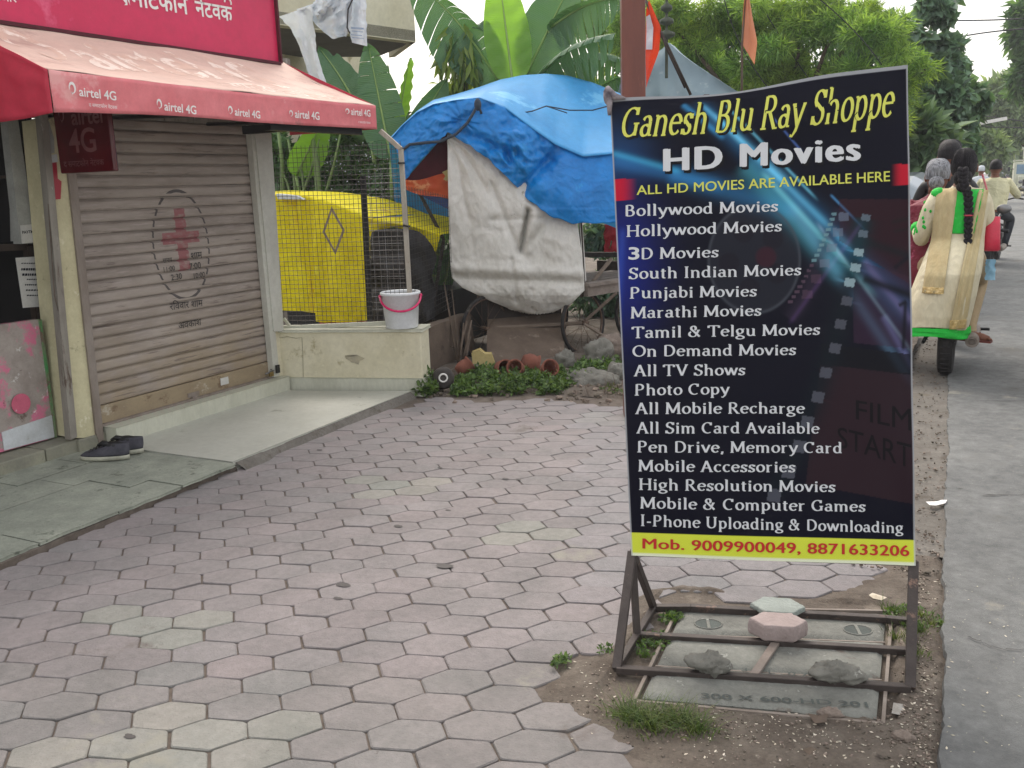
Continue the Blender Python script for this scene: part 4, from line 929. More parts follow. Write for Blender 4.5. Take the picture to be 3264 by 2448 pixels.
# torn white flex banner
tb=empty('torn_banner',OY(650,40,6.2),'torn white plastic banner hanging in rags beside the red signboard','torn banner')
def clothsheet(L,R_,Y,nm,amp=.05,nu=24,nv=30,seed=0,mt='whitecloth'):
    def fn(u,v):
        a=curve(L,v); b=curve(R_,v); x=a[0]+(b[0]-a[0])*u; y=a[1]+(b[1]-a[1])*u
        yy=Y+amp*nz(u*3+seed,v*6,seed)+amp*.7*math.sin(u*9+v*5+seed)+amp*.35*nz(u*12,v*14,seed+3); return OY(x+3*nz(v*9,seed),y,yy)
    m=MB(); m.grid(fn,nu,nv); return m.build(nm,M(mt),tb,smooth=True)
clothsheet([(602,36),(625,58),(645,95),(660,140),(672,178)],[(672,12),(680,70),(684,110),(695,150),(705,178)],6.1,'rag',.03,seed=1)
clothsheet([(640,20),(672,40),(690,62),(720,85),(745,78)],[(760,-20),(762,10),(758,40),(755,60),(748,80)],6.15,'rag',.06,seed=5)
clothsheet([(745,-30),(748,20),(752,60),(760,92)],[(791,-30),(791,20),(792,60),(793,100)],6.2,'rag',.015,seed=9)
clothsheet([(672,12),(690,-10),(700,-30)],[(690,50),(740,20),(780,-30)],6.12,'rag',.06,seed=12)
m=MB()
for i,(x0,x1,y,h) in enumerate([(758,786,58,4),(760,784,66,2),(758,782,74,2),(761,786,80,2)]):
    q=[OY(x0,y,6.16),OY(x1,y+2,6.16),OY(x1,y+2+h,6.16),OY(x0,y+h,6.16)]; m.add(q,[(0,1,2,3)])
m.build('print_lines',mat('pale_blue_print','8fa6c4','a8b8cc',20,.8),tb)
m=MB(); m.tube([OY(x,y,6.0) for x,y in ((770,-20),(752,20),(750,60),(756,72))],.006,5); m.build('cord',M('black'),tb)
# ================================================================== FOOD CART UNDER TARPS
C0=(-4.1,6.95);C1=(-3.2,7.4); cd=Vector((C1[0]-C0[0],C1[1]-C0[1],0)).normalized(); cn=Vector((-cd.y,cd.x,0))
ct=empty('food_cart',(-3.5,7.4,0),'wooden pushcart wrapped in blue tarpaulin and grey sackcloth','cart')
def CV(x,y,off=0.0):
    o=cn*off; return OV(x,y,(C0[0]+o.x,C0[1]+o.y),(C1[0]+o.x,C1[1]+o.y))
def seg(x,y,a,b,w):
    dx,dy=b[0]-a[0],b[1]-a[1]; t=max(0,min(1,((x-a[0])*dx+(y-a[1])*dy)/(dx*dx+dy*dy))); d=math.hypot(x-a[0]-dx*t,y-a[1]-dy*t); return math.exp(-(d/w)**2)
ridge=[(848,295),(868,272),(900,243),(935,225),(985,216),(1035,211),(1090,232),(1150,277),(1200,312),(1260,338),(1345,330)]
hem=[(876,388),(905,350),(938,315),(967,286),(1010,312),(1050,340),(1095,382),(1140,430),(1185,465),(1240,484),(1345,480)]
def bl(u,v):
    a=curve(ridge,u); b=curve(hem,u); x=a[0]+(b[0]-a[0])*v; y=a[1]+(b[1]-a[1])*v
    if v>.97: x+=4*nz(u*25,1); y+=4*nz(u*30,7)
    off=-.05-.10*math.sin(min(1,v*1.3)*pi/2)
    # folded flap and gathers at the knot
    off+=-.08*seg(x,y,(1120,300),(1160,400),26)+.07*seg(x,y,(1185,345),(1110,430),14)-.06*seg(x,y,(1215,360),(1225,440),30)
    off+=.05*seg(x,y,(1000,285),(1100,330),10)+.04*seg(x,y,(985,265),(1060,230),9)-.03*seg(x,y,(1090,300),(1075,370),12)
    w=x*.034+y*.020+2.2*nz(x*.011,y*.013,3); w2=y*.045-x*.017+2.0*nz(x*.013,y*.012,7)
    cm=math.exp(-((x-1115)/70)**2-((y-330)/75)**2)+.35*math.exp(-((x-930)/60)**2)
    off+=.04*nz(x*.009,y*.012,1)+.012*abs(math.sin(w*1.2))+.05*cm*abs(nz(x*.035,y*.035,9))*2+.03*cm*abs(nz(x*.08+y*.03,y*.07,5))*2+.006*abs(nz(x*.10,y*.09,8))
    sdn=((x-1185)*(430-328)-(y-328)*(1100-1185))/132.0
    off+=.07*(1/(1+math.exp(-(sdn-2)/3)))*math.exp(-max(0,sdn)/55)*(1 if y<450 else .3)
    kg=math.hypot(x-1000,y-262); off+=.02*abs(math.sin(math.atan2(y-262,x-1000)*7))*math.exp(-kg/70)
    off+=.03*math.sin((x-968)*.09)*math.exp(-((x-990)/60)**2)*v
    return CV(x,y,off)
m=MB(); m.grid(bl,150,60); m.build('front_tarp',M('blue'),ct,smooth=True,solid=.003)
sky_=[(840,300),(868,270),(900,240),(935,216),(985,203),(1035,188),(1080,172),(1130,162),(1180,159),(1225,163),(1280,178),(1345,204)]
def blt(u,v):
    a=curve(ridge,u); b=curve(sky_,u); x=a[0]+(b[0]-a[0])*v; y=a[1]+(b[1]-a[1])*v
    off=-.05+1.3*v+.02*nz(x*.02,v*5); 
    y+=2.2*math.sin(v*pi)*seg(x,0,(1030,0),(1345,0),60)*nz(x*.03,2)
    return CV(x,y,off)
m=MB(); m.grid(blt,90,24); m.build('top_tarp',M('bluetop'),ct,smooth=True,solid=.003)
def bb(u,v):
    b=curve(sky_,u); p=CV(b[0],b[1],1.25); p.z-=v*1.3; return p+cn*.3*v
m=MB(); m.grid(bb,30,8); m.build('back_tarp',M('bluetop'),ct,smooth=True)
m=MB(); m.tube([CV(x,y,o) for x,y,o in ((1030,246,-.03),(1090,250,.12),(1150,240,.25),(1180,229,.35),(1230,238,.35),(1280,238,.3),(1340,222,.35))],.006,5)
m.tube([CV(x,y,o) for x,y,o in ((1180,229,.32),(1225,244,.2))],.005,5)
m.tube([CV(x,y,-.14) for x,y in ((862,330),(885,312),(920,308),(950,306),(985,290),(1010,265),(1025,240),(1032,222),(1040,246))],.012,6); m.build('rope',mat('rope','3d4a58','2c3742',30,.9),ct,smooth=True)
m=MB(); m.ell(CV(1032,226,-.13),(.03,.03,.05)); m.build('knot',mat('rope','3d4a58'),ct,smooth=True)
# sackcloth
sl=[(966,281),(967,330),(968,400),(970,480),(972,560),(976,600),(1000,622),(1060,650),(1105,668)]
sr=[(992,286),(1075,335),(1150,410),(1245,470),(1256,540),(1262,600),(1262,628),(1235,655),(1195,674)]
def sk(u,v):
    a=curve(sl,v); b=curve(sr,v); x=a[0]+(b[0]-a[0])*u; y=a[1]+(b[1]-a[1])*u
    if v>.86: y+=((v-.86)/.14)*7*math.sin(u*pi)
    if v>.97: y+=3*nz(u*30,1)
    off=-.04-.06*math.sin(min(1,v)*pi)**.6*(.5+.5*math.sin(u*pi))
    off+=.15*seg(x,y,(1141,455),(1125,540),5)-.05*seg(x,y,(1155,470),(1140,540),10)
    off+=.035*seg(x,y,(1062,400),(1120,545),7)+.03*seg(x,y,(1205,455),(1130,545),8)+.03*seg(x,y,(1060,475),(1180,470),6)
    off+=.03*seg(x,y,(1105,560),(1115,650),5)+.03*seg(x,y,(985,600),(1250,610),9)-.03*seg(x,y,(985,580),(1250,590),12)
    off+=.02*seg(x,y,(985,300),(1055,420),6)+.02*seg(x,y,(980,300),(1010,470),6)
    ang=math.atan2(y-282,x-955); dk=math.hypot(y-282,x-955); off+=.028*abs(math.sin(ang*9+1.2*nz(x*.01,y*.01)))*math.exp(-dk/240)
    w=x*.030-y*.018+2.5*nz(x*.010,y*.012,3); off+=.022*abs(math.sin(w*1.1))*abs(nz(x*.013,y*.011,6))*2+.02*nz(x*.014,y*.010,2)+.012*abs(nz(x*.07,y*.06,5))+.008*abs(nz(x*.15,y*.13,6))-.015
    off+=.10*max(0,(v-.8))/.2
    return CV(x,y,off)
m=MB(); m.grid(sk,90,100); m.build('sackcloth',M('sack'),ct,smooth=True,solid=.003)
m=MB(); m.grid(lambda u,v:CV(1252+10*v+6*u,478+150*v,-.05+.3*u),6,20); m.build('sackcloth_side',M('sack'),ct,smooth=True)
# interior seen through the opening
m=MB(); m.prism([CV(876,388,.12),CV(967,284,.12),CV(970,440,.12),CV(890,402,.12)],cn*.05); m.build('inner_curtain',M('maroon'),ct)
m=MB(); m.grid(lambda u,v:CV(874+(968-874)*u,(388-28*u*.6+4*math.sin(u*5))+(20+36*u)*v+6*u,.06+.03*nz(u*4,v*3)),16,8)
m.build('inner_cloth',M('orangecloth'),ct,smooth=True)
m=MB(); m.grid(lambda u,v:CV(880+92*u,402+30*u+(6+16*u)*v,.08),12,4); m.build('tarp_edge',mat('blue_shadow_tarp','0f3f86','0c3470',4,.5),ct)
m=MB(); m.prism([CV(955,372,.02),CV(968,366,.02),CV(970,392,.02),CV(958,388,.02),CV(962,380,.02)],cn*.02); m.build('wood_scrap',M('yellowstone'),ct)
# timber frame, deck planks, wheels
m=MB()
for a,b in (((900,405,.2),(960,520,.2)),((958,520,.1),(930,700,.1)),((1254,480,.02),(1262,640,.02))): m.tube([CV(*a),CV(*b)],.016,6)
m.build('pole',M('darkwood'),ct)
dv=Vector((.30,.95,0)).normalized(); base=CV(1262,622,.0); 
pl_w=.14
dk=CV(1262,545,.05); dzz=.62
e0=OV(1262,628,C0,C1); z_d=e0.z+.02
for k in range(6):
    o=e0-cd*(.01+k*.16); m=MB(); Rz=Matrix.Rotation(math.atan2(dv.y,dv.x),3,'Z')
    m.box(Vector((o.x,o.y,z_d+.03))+dv*.75,(1.5,.15,.03),Rz); m.build('deck_plank',M('plank'),ct)
m=MB(); m.box(Vector((e0.x,e0.y,z_d-.02))+dv*.75+cd*.03,(1.55,.05,.10),Rz); m.box(Vector((e0.x,e0.y,z_d-.02))+dv*.75-cd*.9,(1.55,.05,.10),Rz); m.build('side_rail',M('plank'),ct)
m=MB(); m.box(Vector((e0.x,e0.y,z_d+.06))+dv*1.5-cd*.4,(.05,1.1,.12),Rz); m.build('end_rail',M('darkwood'),ct)
axis=Vector((dv.y,-dv.x,0))
def wheel_at(c,r,parent,tilt=0):
    w=bpy.data.objects.new('wheel',None); COL.objects.link(w); w.parent=parent; w.location=Vector(c)-wloc(parent)
    Rm=Matrix((dv,axis,Vector((0,0,1)))).transposed(); Rm=Matrix.Rotation(tilt,3,dv)@Rm
    m=MB(); m.tube([Vector(c)+Rm@Vector((r*math.cos(t),0,r*math.sin(t))) for t in np.linspace(0,2*pi,33)],.016,8,cap=False); m.build('tyre',M('rubber'),w,smooth=True)
    m=MB(); m.tube([Vector(c)+Rm@Vector((r*.93*math.cos(t),0,r*.93*math.sin(t))) for t in np.linspace(0,2*pi,33)],.010,6,cap=False)
    for k in range(18):
        t=2*pi*k/18; m.tube([Vector(c)+Rm@Vector((.02*math.cos(t+.5),(-1)**k*.03,.02*math.sin(t+.5))),Vector(c)+Rm@Vector((r*.92*math.cos(t),0,r*.92*math.sin(t)))],.0022,3)
    m.tube([Vector(c)+Rm@Vector((0,-.05,0)),Vector(c)+Rm@Vector((0,.05,0))],.022,8); m.build('spoked_rim',M('rim'),w,smooth=True)
R0=.28
for (x,y,t) in ((1012,786,.05),(1226,772,-.05)):
    c=G(x,y,.0)+dv*.22; wheel_at((c.x,c.y,R0),R0,ct,t)
for (x,y) in ((1300,748),(1105,762)):
    c=G(x,y,0)+dv*.5; wheel_at((c.x,c.y,R0),R0,ct)
m=MB(); c0=G(1012,786,0)+dv*.22; c1=G(1226,772,0)+dv*.22; m.tube([Vector((c0.x,c0.y,R0)),Vector((c1.x,c1.y,R0))],.018,6)
m.tube([CV(1255,640,.1),CV(1320,560,.4)],.02,6); m.tube([OV(1262,700,C0,C1),OV(1335,745,C0,C1)],.015,6); m.tube([Vector((c1.x,c1.y,R0)),Vector((c1.x+.3,c1.y+.05,.55))],.015,6); m.build('axle',M('wood'),ct)
mbd=empty('leaning_board',(-3.6,7.4,0),'muddy brown board lying under the pushcart between the wheels','board')
m=MB(); a=G(1050,792,.05)+cn*.1; b=G(1222,775,.05)+cn*.1; m.prism([a,b,b+cn*.55+Vector((0,0,.30)),a+cn*.55+Vector((0,0,.30))],(0,0,-.04)); m.build('panel',M('mudboard'),mbd)
m=MB(); m.prism([a+cn*.56+Vector((0,0,.02)),b+cn*.56+Vector((0,0,.02)),b+cn*.56+Vector((0,0,.45)),a+cn*.56+Vector((0,0,.45))],cn*.05); m.build('rear_panel',mat('dark_board','3e3632','302a27',8,.9,.3,40),mbd)
bw=empty('brown_low_wall',(-3.9,6.4,0),'low brown mud plastered wall running back to the cart wheel','wall')
a=G(918,822,0);b=G(1003,785,0); b=b+(b-a)*.35; m=MB(); at=OV(914,711,a,b); bt=OV(1016,677,a,b)
n=(b-a).normalized(); nn=Vector((-n.y,n.x,0)); 
tops=[at.lerp(bt,t)+Vector((0,0,.012*nz(t*9,3))) for t in np.linspace(0,1,12)]
pts=[Vector((a.x,a.y,0)),Vector((b.x,b.y,0))]+tops[::-1]
m.prism(pts,nn*.1); m.build('body',M('mudboard'),bw)
# ================================================================== HOUSEHOLD DEBRIS AT THE FOOT OF THE CART
def K(x,y): return (847+.286*x,440.5+.286*y)      # close-up survey sheet
def stone(D,r,label,mt='rock',z=0,sq=(1,1,.7),seed=0,name='stone',group=None,flat=None,cat='stone'):
    c=G(*D,z) if not isinstance(D,Vector) else D
    m=MB(); m.ell((0,0,0),(r*sq[0],r*sq[1],r*sq[2]),44,28)
    vs=[]
    for v in m.v:
        p=Vector(v); q=p.normalized(); d=1+.34*nz(q.x*1.6+seed,q.y*1.6,q.z*1.6)-.22*abs(nz(q.x*3.2+seed,q.y*3.2,q.z*3.2))+.12*nz(q.x*7,q.y*7,q.z*7+seed)+.07*nz(q.x*16,q.y*16,q.z*16+seed)
        vs.append(tuple(p*d))
    m.v=vs; me=bpy.data.meshes.new(name); me.from_pydata(vs,[],m.f); o=link_mesh(name,me,M(mt),None,True); o.location=c+Vector((0,0,r*sq[2]*.75))
    return tag(o,label,cat,group)
# terracotta pots
def pot(D,rot,label,r=.055,seed=0):
    c=G(*D,.06); t=empty('clay_pot',c+Vector((0,0,.045)),label,'pot',group='broken clay pots lying in the weeds')
    Rm=Matrix.Rotation(rot[1],3,'Z')@Matrix.Rotation(rot[0],3,'X')
    m=MB(); m.lathe([(0,-.05),(r*.75,-.05),(r*1.05,-.01),(r*1.08,.03),(r*.95,.06),(r*1.12,.068),(r*1.15,.078),(r*.98,.08),(r*.86,.06),(r*.9,.02),(r*.6,-.035),(0,-.04)],wloc(t),'Z',22,Rm); m.build('body',M('terra'),t,smooth=True)
    return t
pot(K(535,1285),(1.0,2.4),'clay pot leftmost in the row, mouth turned away')
pot(K(830,1285),(1.35,.9),'clay pot beside the pale stone block, dark mouth to the right',.06)
pot(K(945,1290),(1.2,.2),'clay pot in the middle of the row with its mouth open to the front',.058)
pot(K(1030,1245),(1.9,2.2),'largest clay pot lying behind the others',.075)
pot(K(1175,1300),(1.1,.8),'broken clay pot rightmost in the row',.06)
# yellow block
c=G(*K(690,1225),.05); p0=G(*K(690,1250),.03); m=MB(); m.prism([OV(*K(*q),p0,p0+cd) for q in ((620,1262),(605,1130),(660,1108),(700,1140),(745,1140),(772,1215),(640,1262))],cn*.10)
o=m.build('pale_stone_block',M('yellowstone'),None,bevel=.006); off=G(690,700)*0; tag(o,'pale yellow stone block standing among the clay pots','stone')
# slide it forward to its footprint

stone(K(1555,1250),.15,'large grey boulder right of the cart wheel','rock',.02,(1,.8,.95),3)
stone(K(1310,1265),.09,'pale lumpy rock in front of the right cart wheel','rock',.02,(1,.8,1.1),7)
stone(K(1660,1180),.16,'brown rock behind the grey boulder by the banner','rock2',.03,(1,.8,.8),11)
stone(K(1480,1420),.20,'low flat grey rock half buried in weeds at the edge of the pavers','rock',-.06,(1.3,.8,.5),15)
stone(K(640,1290),.07,'small grey stone in the weeds left of the pots','rock',.0,(1,.8,.7),19)
stone(K(1700,1350),.12,'grey stone beside the left edge of the banner','rock',.0,(1,.8,.7),23)
hub=empty('wheel_hub',G(*K(390,1395),.02),'old dark round wheel hub with a white ring lying by the wall','wheel hub')
hl=wloc(hub); look=-Vector((hl.x,hl.y,0)).normalized(); Rq=look.to_track_quat('Y','Z').to_matrix()
m=MB(); m.lathe([(0,-.05),(.07,-.05),(.082,-.03),(.082,.02),(.06,.035),(0,.03)],hl+Vector((0,0,.08)),'Y',24,Rq); m.build('body',mat('hub_body','4a4441','383330',12,.8,.5,50),hub,smooth=True)
m=MB(); m.lathe([(.024,.034),(.024,.045),(.034,.045),(.036,.036)],hl+Vector((0,0,.09)),'Y',24,Rq); m.build('ring',M('white'),hub,smooth=True)
st=empty('stick_bundle',G(*K(500,1200),0),'bundle of dry sticks leaning against the cart wheel','sticks')
for (a,b,r) in (((392,592),(487,1180),.009),((450,640),(500,1150),.006),((565,890),(500,1190),.014),((600,880),(530,1200),.012),((540,900),(515,1150),.010),((425,1090),(430,1260),.008),((405,1080),(475,1078),.007),((590,1000),(545,1210),.016),((350,1240),(400,1130),.004)):
    g0=G(*K(500,1200),0)+Vector((0,0,0)); A=OV(*K(*a),(-4.3,6.55),(-3.3,7.05)); Bq=OV(*K(*b),(-4.3,6.35),(-3.3,6.85)); Bq.z=max(Bq.z,.0)
    m=MB(); m.tube([A,A.lerp(Bq,.5)+Vector((random.uniform(-.01,.01),0,0)),Bq],[r*.6,r*.9,r],6); m.build('stick',M('twig'),st,smooth=True)
# ================================================================== RED BROWN POLE, GREY TENT, FLAGS
rp=empty('square_pole',(-1.95,5.58,0),'tall square red brown painted steel pole behind the banner','pole')
pa=OY(1334,60,5.55); pb=OY(1396,60,5.55); w=(pb-pa).length*.93; cx_,cy_=(pa.x+pb.x)/2-.012,5.6
def poledir(): return math.radians(24)
m=MB(); m.box((cx_,cy_,2.2),(w*.84,w*.84,4.4),Matrix.Rotation(poledir(),3,'Z')); m.build('shaft',M('pole'),rp,bevel=.008)
tn=empty('grey_tent',(-2.6,9.3,0),'greyish blue plastic sheet tent with a peaked top behind the banner','tent')
def tent(u,v):
    pk=OY(1445,92,9.3); xL=1310;xR=1640
    if u<.5: b=(xL+(1445-xL)*u*2,170+ (250-170)*0+v*120); top=(xL+(1445-xL)*u*2, 185-(185-92)*(u*2)**1.1)
    else: w=(u-.5)*2; top=(1445+(xR-1445)*w,92+(225-92)*(w**.85))
    x=top[0]; yb=360; y=top[1]+(yb-top[1])*v; p=OY(x,y,9.3-.5*v*math.sin(u*pi)); p.y+=.06*nz(u*8,v*5)+.03*nz(u*22,v*3); return p
m=MB(); m.grid(tent,50,20); m.build('sheet',M('grtarp'),tn,smooth=True)
m=MB(); m.grid(lambda u,v:(lambda p:(p[0],p[1]+1.6*v,p[2]-.9*v*v))(tent(u,0)),40,8); m.build('rear_sheet',M('grtarp'),tn,smooth=True)
fl=empty('orange_flag',OY(1410,100,7.5),'orange flag with white emblem on a thin stick beside the pole','flag')
def flg(u,v):
    L=[(1396,20),(1395,60),(1394,110),(1396,190)]; Rr=[(1402,0),(1428,60),(1424,110),(1400,175)]
    a=curve(L,v);b=curve(Rr,v); return OY(a[0]+(b[0]-a[0])*u,a[1]+(b[1]-a[1])*u,7.5+.04*math.sin(u*5+v*3))
m=MB(); m.grid(flg,10,20); m.build('cloth',M('orangeflag'),fl,smooth=True)
m=MB(); m.grid(lambda u,v:Vector(flg(.1+.45*u,.15+.5*v))+Vector((0,-.02,0)),4,8); m.build('white_emblem',M('whitecloth'),fl,smooth=True)
m=MB(); m.tube([OY(1390,-10,7.52),OY(1452,120,7.52),OY(1492,205,7.6)],.013,6); m.tube([OY(1424,60,7.5),OY(1438,100,7.5),OY(1480,190,7.55)],.010,6); m.build('stick',M('darkwood'),fl,smooth=True)
fn_=empty('temple_finial',OY(1440,80,9.0),'dark ringed metal finial rising behind the orange flag','finial')
m=MB(); c=OY(1440,62,9.0); pr=[(0,.5)]
for k in range(5): zz=.42-.12*k; r=.03+.012*k; pr+=[(.012,zz+.05),(r,zz+.02),(r,zz-.01),(.014,zz-.035)]
pr+=[(.015,-.45)]; m.lathe(pr,c,n=16); m.build('rings',M('finial'),fn_,smooth=True)
pf=empty('peach_flag',OY(1610,80,8.5),'faded peach cloth pennant drooping on a thin stick above the tent','flag')
m=MB(); m.tube([OY(1602,230,8.5),OY(1603,100,8.5),OY(1612,-30,8.5)],.012,6); m.build('stick',M('twig'),pf,smooth=True)
m=MB(); m.grid(lambda u,v:OY(*(lambda a,b:(a[0]+(b[0]-a[0])*u,a[1]+(b[1]-a[1])*u))(curve([(1608,-10),(1604,40),(1602,88),(1606,100)],v),curve([(1618,-10),(1626,40),(1636,90),(1630,140)],v)),8.45+.05*math.sin(u*6+v*2)),10,16); m.build('cloth',M('peachflag'),pf,smooth=True)
# red cloth and green leaves seen in the gap left of the banner come with the plants
m=MB(); m.grid(lambda u,v:OY(1305+45*u+5*nz(v*4,1),485+60*v+6*nz(u*5,2),9.6+.05*nz(u*4,v*4)),10,12); tag(m.build('red_cloth',mat('red_cloth','b3202c','9a1a26',8,.7,.5,20),None,smooth=True),'red cloth hanging behind the cart left of the banner','cloth')
m=MB(); m.box(OY(1330,550,9.3),(.8,.05,.05)); tag(m.build('grey_rail',M('steel'),None),'dark metal rail behind the cart left of the banner','rail')
# ================================================================== VEGETATION
def clump_pts(c,r,n,shell=.55):
    d=rdir(n); k=(RNG.random(n)*(1-shell**3)+shell**3)**(1/3)
    lump=np.array([1+.35*noise.noise(Vector(q)*2.3+Vector(c)) for q in d]) if n<6000 else 1+.2*np.sin(d[:,0]*5+c[0])*np.cos(d[:,2]*4)
    return np.array(c)+d*np.array(r)*(k*lump)[:,None],d
def crown(name,clumps,n,Ln,Wd,mt,parent,droop=.3,up=.3,fold=.15,rnd=.8,kind=None,cut=.45):
    P=[];D=[];vol=[a[1][0]*a[1][1]*a[1][2] for a in clumps]; s=sum(v**.67 for v in vol)
    for (c,r),v in zip(clumps,vol):
        k=max(8,int(n*v**.67/s)); p,d=clump_pts(c,r,k); P.append(p); D.append(d)
    P=np.concatenate(P);D=np.concatenate(D); k=len(P)
    dr=D*.6+RNG.normal(size=(k,3))*rnd+np.array([0,0,-droop]); N=RNG.normal(size=(k,3))*.5+np.array([0,0,1])*up+D*.5
    return leaf_cloud(name,P,dr,N,Ln*(.6+.8*RNG.random(k)),Wd*(.6+.7*RNG.random(k)),mt,parent,fold,kind,cut)
def limbs(parent,base,tops,r0,mt,name='trunk'):
    m=MB()
    h0=max(.1,.45*min(t[2] for t in tops)); fork=Vector((base[0]+.05,base[1],h0)); m.tube([Vector(base),Vector(base).lerp(fork,.5)+Vector((.03,0,0)),fork],[r0,r0*.9,r0*.8],8)
    for i,t in enumerate(tops):
        a=fork;b=Vector(t); pts=[]
        for k in range(7):
            f=k/6; p=a.lerp(b,f); p.x+=.12*(b-a).length*.25*nz(f*2,i*3.1)*f; p.y+=.1*nz(f*2,i*5.7,2)*f; p.z+=(b.z-a.z)*.12*math.sin(f*pi); pts.append(p)
        m.tube(pts,[r0*.8*(1-.75*k/6)*(1 if i==0 else .6) for k in range(7)],7)
    return m.build(name,mt,parent,smooth=True)
def tree(D_list,Y,leafn,Ln,Wd,mt,label,name='tree',cat='tree',droop=.3,base=None,r0=.12,group=None,rnd=.8,depth=.7,fold=.15,cut=.45,kind='crown',lumps=0):
    """D_list: (x,y,rx,ry) crown lobes on the survey sheet, standing at distance Y"""
    cl=[]
    for q in D_list:
        x,y,rx,ry=q[:4]; dy=q[4] if len(q)>4 else 0
        c=OY(x,y,Y+dy); e=OY(x+rx,y,Y+dy); f=OY(x,y+ry,Y+dy); rx_,ry_,rz_=(e-c).length,(e-c).length*depth,(f-c).length
        if not lumps: cl.append((tuple(c),(rx_,ry_,rz_)))
        for _k in range(lumps):
            dd=rdir(1)[0]; s_=random.uniform(.30,.48); cl.append(((c.x+dd[0]*rx_*.72,c.y+dd[1]*ry_*.72,c.z+dd[2]*rz_*.72),(rx_*s_,ry_*s_*1.1,rz_*s_*.8)))
    bx=base if base else (sum(c[0][0] for c in cl)/len(cl),Y)
    t=empty(name,(bx[0],bx[1],0),label,cat,group)
    limbs(t,(bx[0],bx[1],-.05),[c[0] for c in random.sample(cl,min(len(cl),9))],r0,M('bark'))
    crown(kind,cl,leafn,Ln,Wd,mt,t,droop,rnd=rnd,fold=fold,cut=cut)
    return t
# tall narrow leaved tree behind the tent
ol=[(1450,20,90,70),(1530,110,80,60,.5),(1600,40,110,70),(1700,0,120,70,.4),(1690,110,110,70),(1800,60,110,70,.2),(1880,110,90,70,-.3),(1850,180,100,60,.2),(1760,200,100,60,.4),(1640,200,100,50,.6),(1920,30,90,70,.5),(1960,170,70,60,.6),(1560,190,80,50,1.0),(1480,130,70,70,1.2),(1380,60,60,80,1.5),(1930,250,60,60,.8),(1240,20,60,50,2),(1300,70,60,50,2)]
tree([q for q in ol],13.0,60000,.135,.016,M('leafO'),'tall narrow leaved yellowish green tree behind the tent and banner',droop=.15,base=(-2.6,13.4),r0=.13,rnd=.6,fold=.05,cut=.4,lumps=7)
# mass behind it, deep
tree([(1450,120,120,120),(1600,150,140,120),(1750,150,140,120),(1880,220,110,120),(1350,90,80,90),(1960,300,80,90)],15.5,15000,.15,.05,M('leafD'),'dark leafy tree filling the gaps behind the narrow leaved tree',base=(-3.3,15.8),r0=.1,lumps=7)
# broadleaf dark tree by the road
dk_=[(1960,60,60,50),(2010,20,55,40,.3),(2040,90,45,40,.4),(1990,150,60,50),(2060,160,50,40,.3),(2020,220,65,50),(2080,220,45,40,.5),(2000,290,60,45),(2060,290,45,40,.3),(1960,230,50,60,-.3),(1940,150,50,60),(2110,230,25,30,.6),(2035,330,45,28),(2085,330,30,24,.5),(1940,330,55,45,.2)]
tree(dk_,16.0,8200,.17,.145,M('leafB'),'dark broadleaf tree standing beside the road behind the motorcycles',droop=.5,base=(-1.1,16.4),r0=.12,lumps=6)
tree([(1985,280,38,40),(2015,305,38,38),(1975,335,30,30),(2040,325,20,26),(1950,300,40,60)],14.8,900,.30,.16,M('leafS'),'low shrub with large pale leaves beside the right edge of the banner',name='shrub',cat='shrub',droop=.1,base=(-1.5,14.9),r0=.04,rnd=.5)
# far trees
tree([(2225,60,45,50),(2260,120,60,50),(2225,160,40,36),(2205,185,25,20),(2270,40,60,60),(2215,25,25,25)],34,3600,.4,.16,M('leafD'),'tall dark tree reaching in from the right over the road',droop=.4,base=(4.4,34),r0=.18)
tree([(2100,235,40,35),(2150,205,35,30),(2190,200,35,35),(2140,250,40,35),(2185,240,35,40),(2220,260,40,40),(2160,300,40,25),(2110,290,40,35)],48,7500,.45,.2,M('leafF'),'pale green roadside tree far down the street on the right',base=(3.6,49),r0=.2)
tree([(2075,310,50,40),(2110,330,40,25),(2140,320,30,25),(2050,280,40,50)],40,5000,.4,.2,M('leafF'),'hazy far tree at the left of the road beyond the dark tree',base=(-1.9,41),r0=.2)
fw_=MB()
cl=[]
for i in range(14): cl.append(((-16+2.6*i+random.uniform(-1,1),82+random.uniform(-6,6),3.2+random.uniform(-.6,1.5)),(2.6,2,2.6)))
crown('far_woods',cl,16000,.6,.35,M('leafF'),None,kind='stuff')
# dense dark bushes behind the fence and the cart
bush=[(600,360,60,60),(680,380,60,55,.4),(760,330,70,70,.2),(820,300,60,80,.3),(850,380,60,60),(900,470,60,50,-.2),(720,440,60,40),(930,560,60,60,.2),(880,640,60,50,.3),(960,640,60,60),(800,420,60,60,.5),(790,250,60,45,.6),(560,300,50,70,.4)]
tree(bush,8.6,10500,.12,.065,M('leafD'),'dense dark leafy bush behind the mesh fence',name='bush',cat='bush',base=(-5.4,8.8),r0=.03)
tree([(1280,520,50,30),(1320,500,40,30),(1300,640,60,40,.3),(1340,600,40,50,.4)],9.8,1500,.14,.06,M('leafB'),'green bush in the gap between cart and banner',name='bush',cat='bush',base=(-3.6,10),r0=.03)
tree([(980,230,60,50),(1090,260,100,40,.5),(1230,200,100,50,.8),(700,250,70,40,.6),(930,330,60,50,.7),(1000,300,60,60)],12,3600,.14,.055,M('leafY'),'sunlit loose yellow green tree glowing behind the banana plants',base=(-6.5,12.2),r0=.06)
# drooping mango-like spray left of the blue tarp
tree([(985,110,35,45),(1010,160,30,40),(975,190,28,26),(1000,70,25,30)],8.9,240,.24,.06,M('leafY'),'sapling with drooping yellowish lance leaves left of the tall banana leaf',name='sapling',cat='sapling',droop=1.6,base=(-5.1,9.0),r0=.02,rnd=.35)
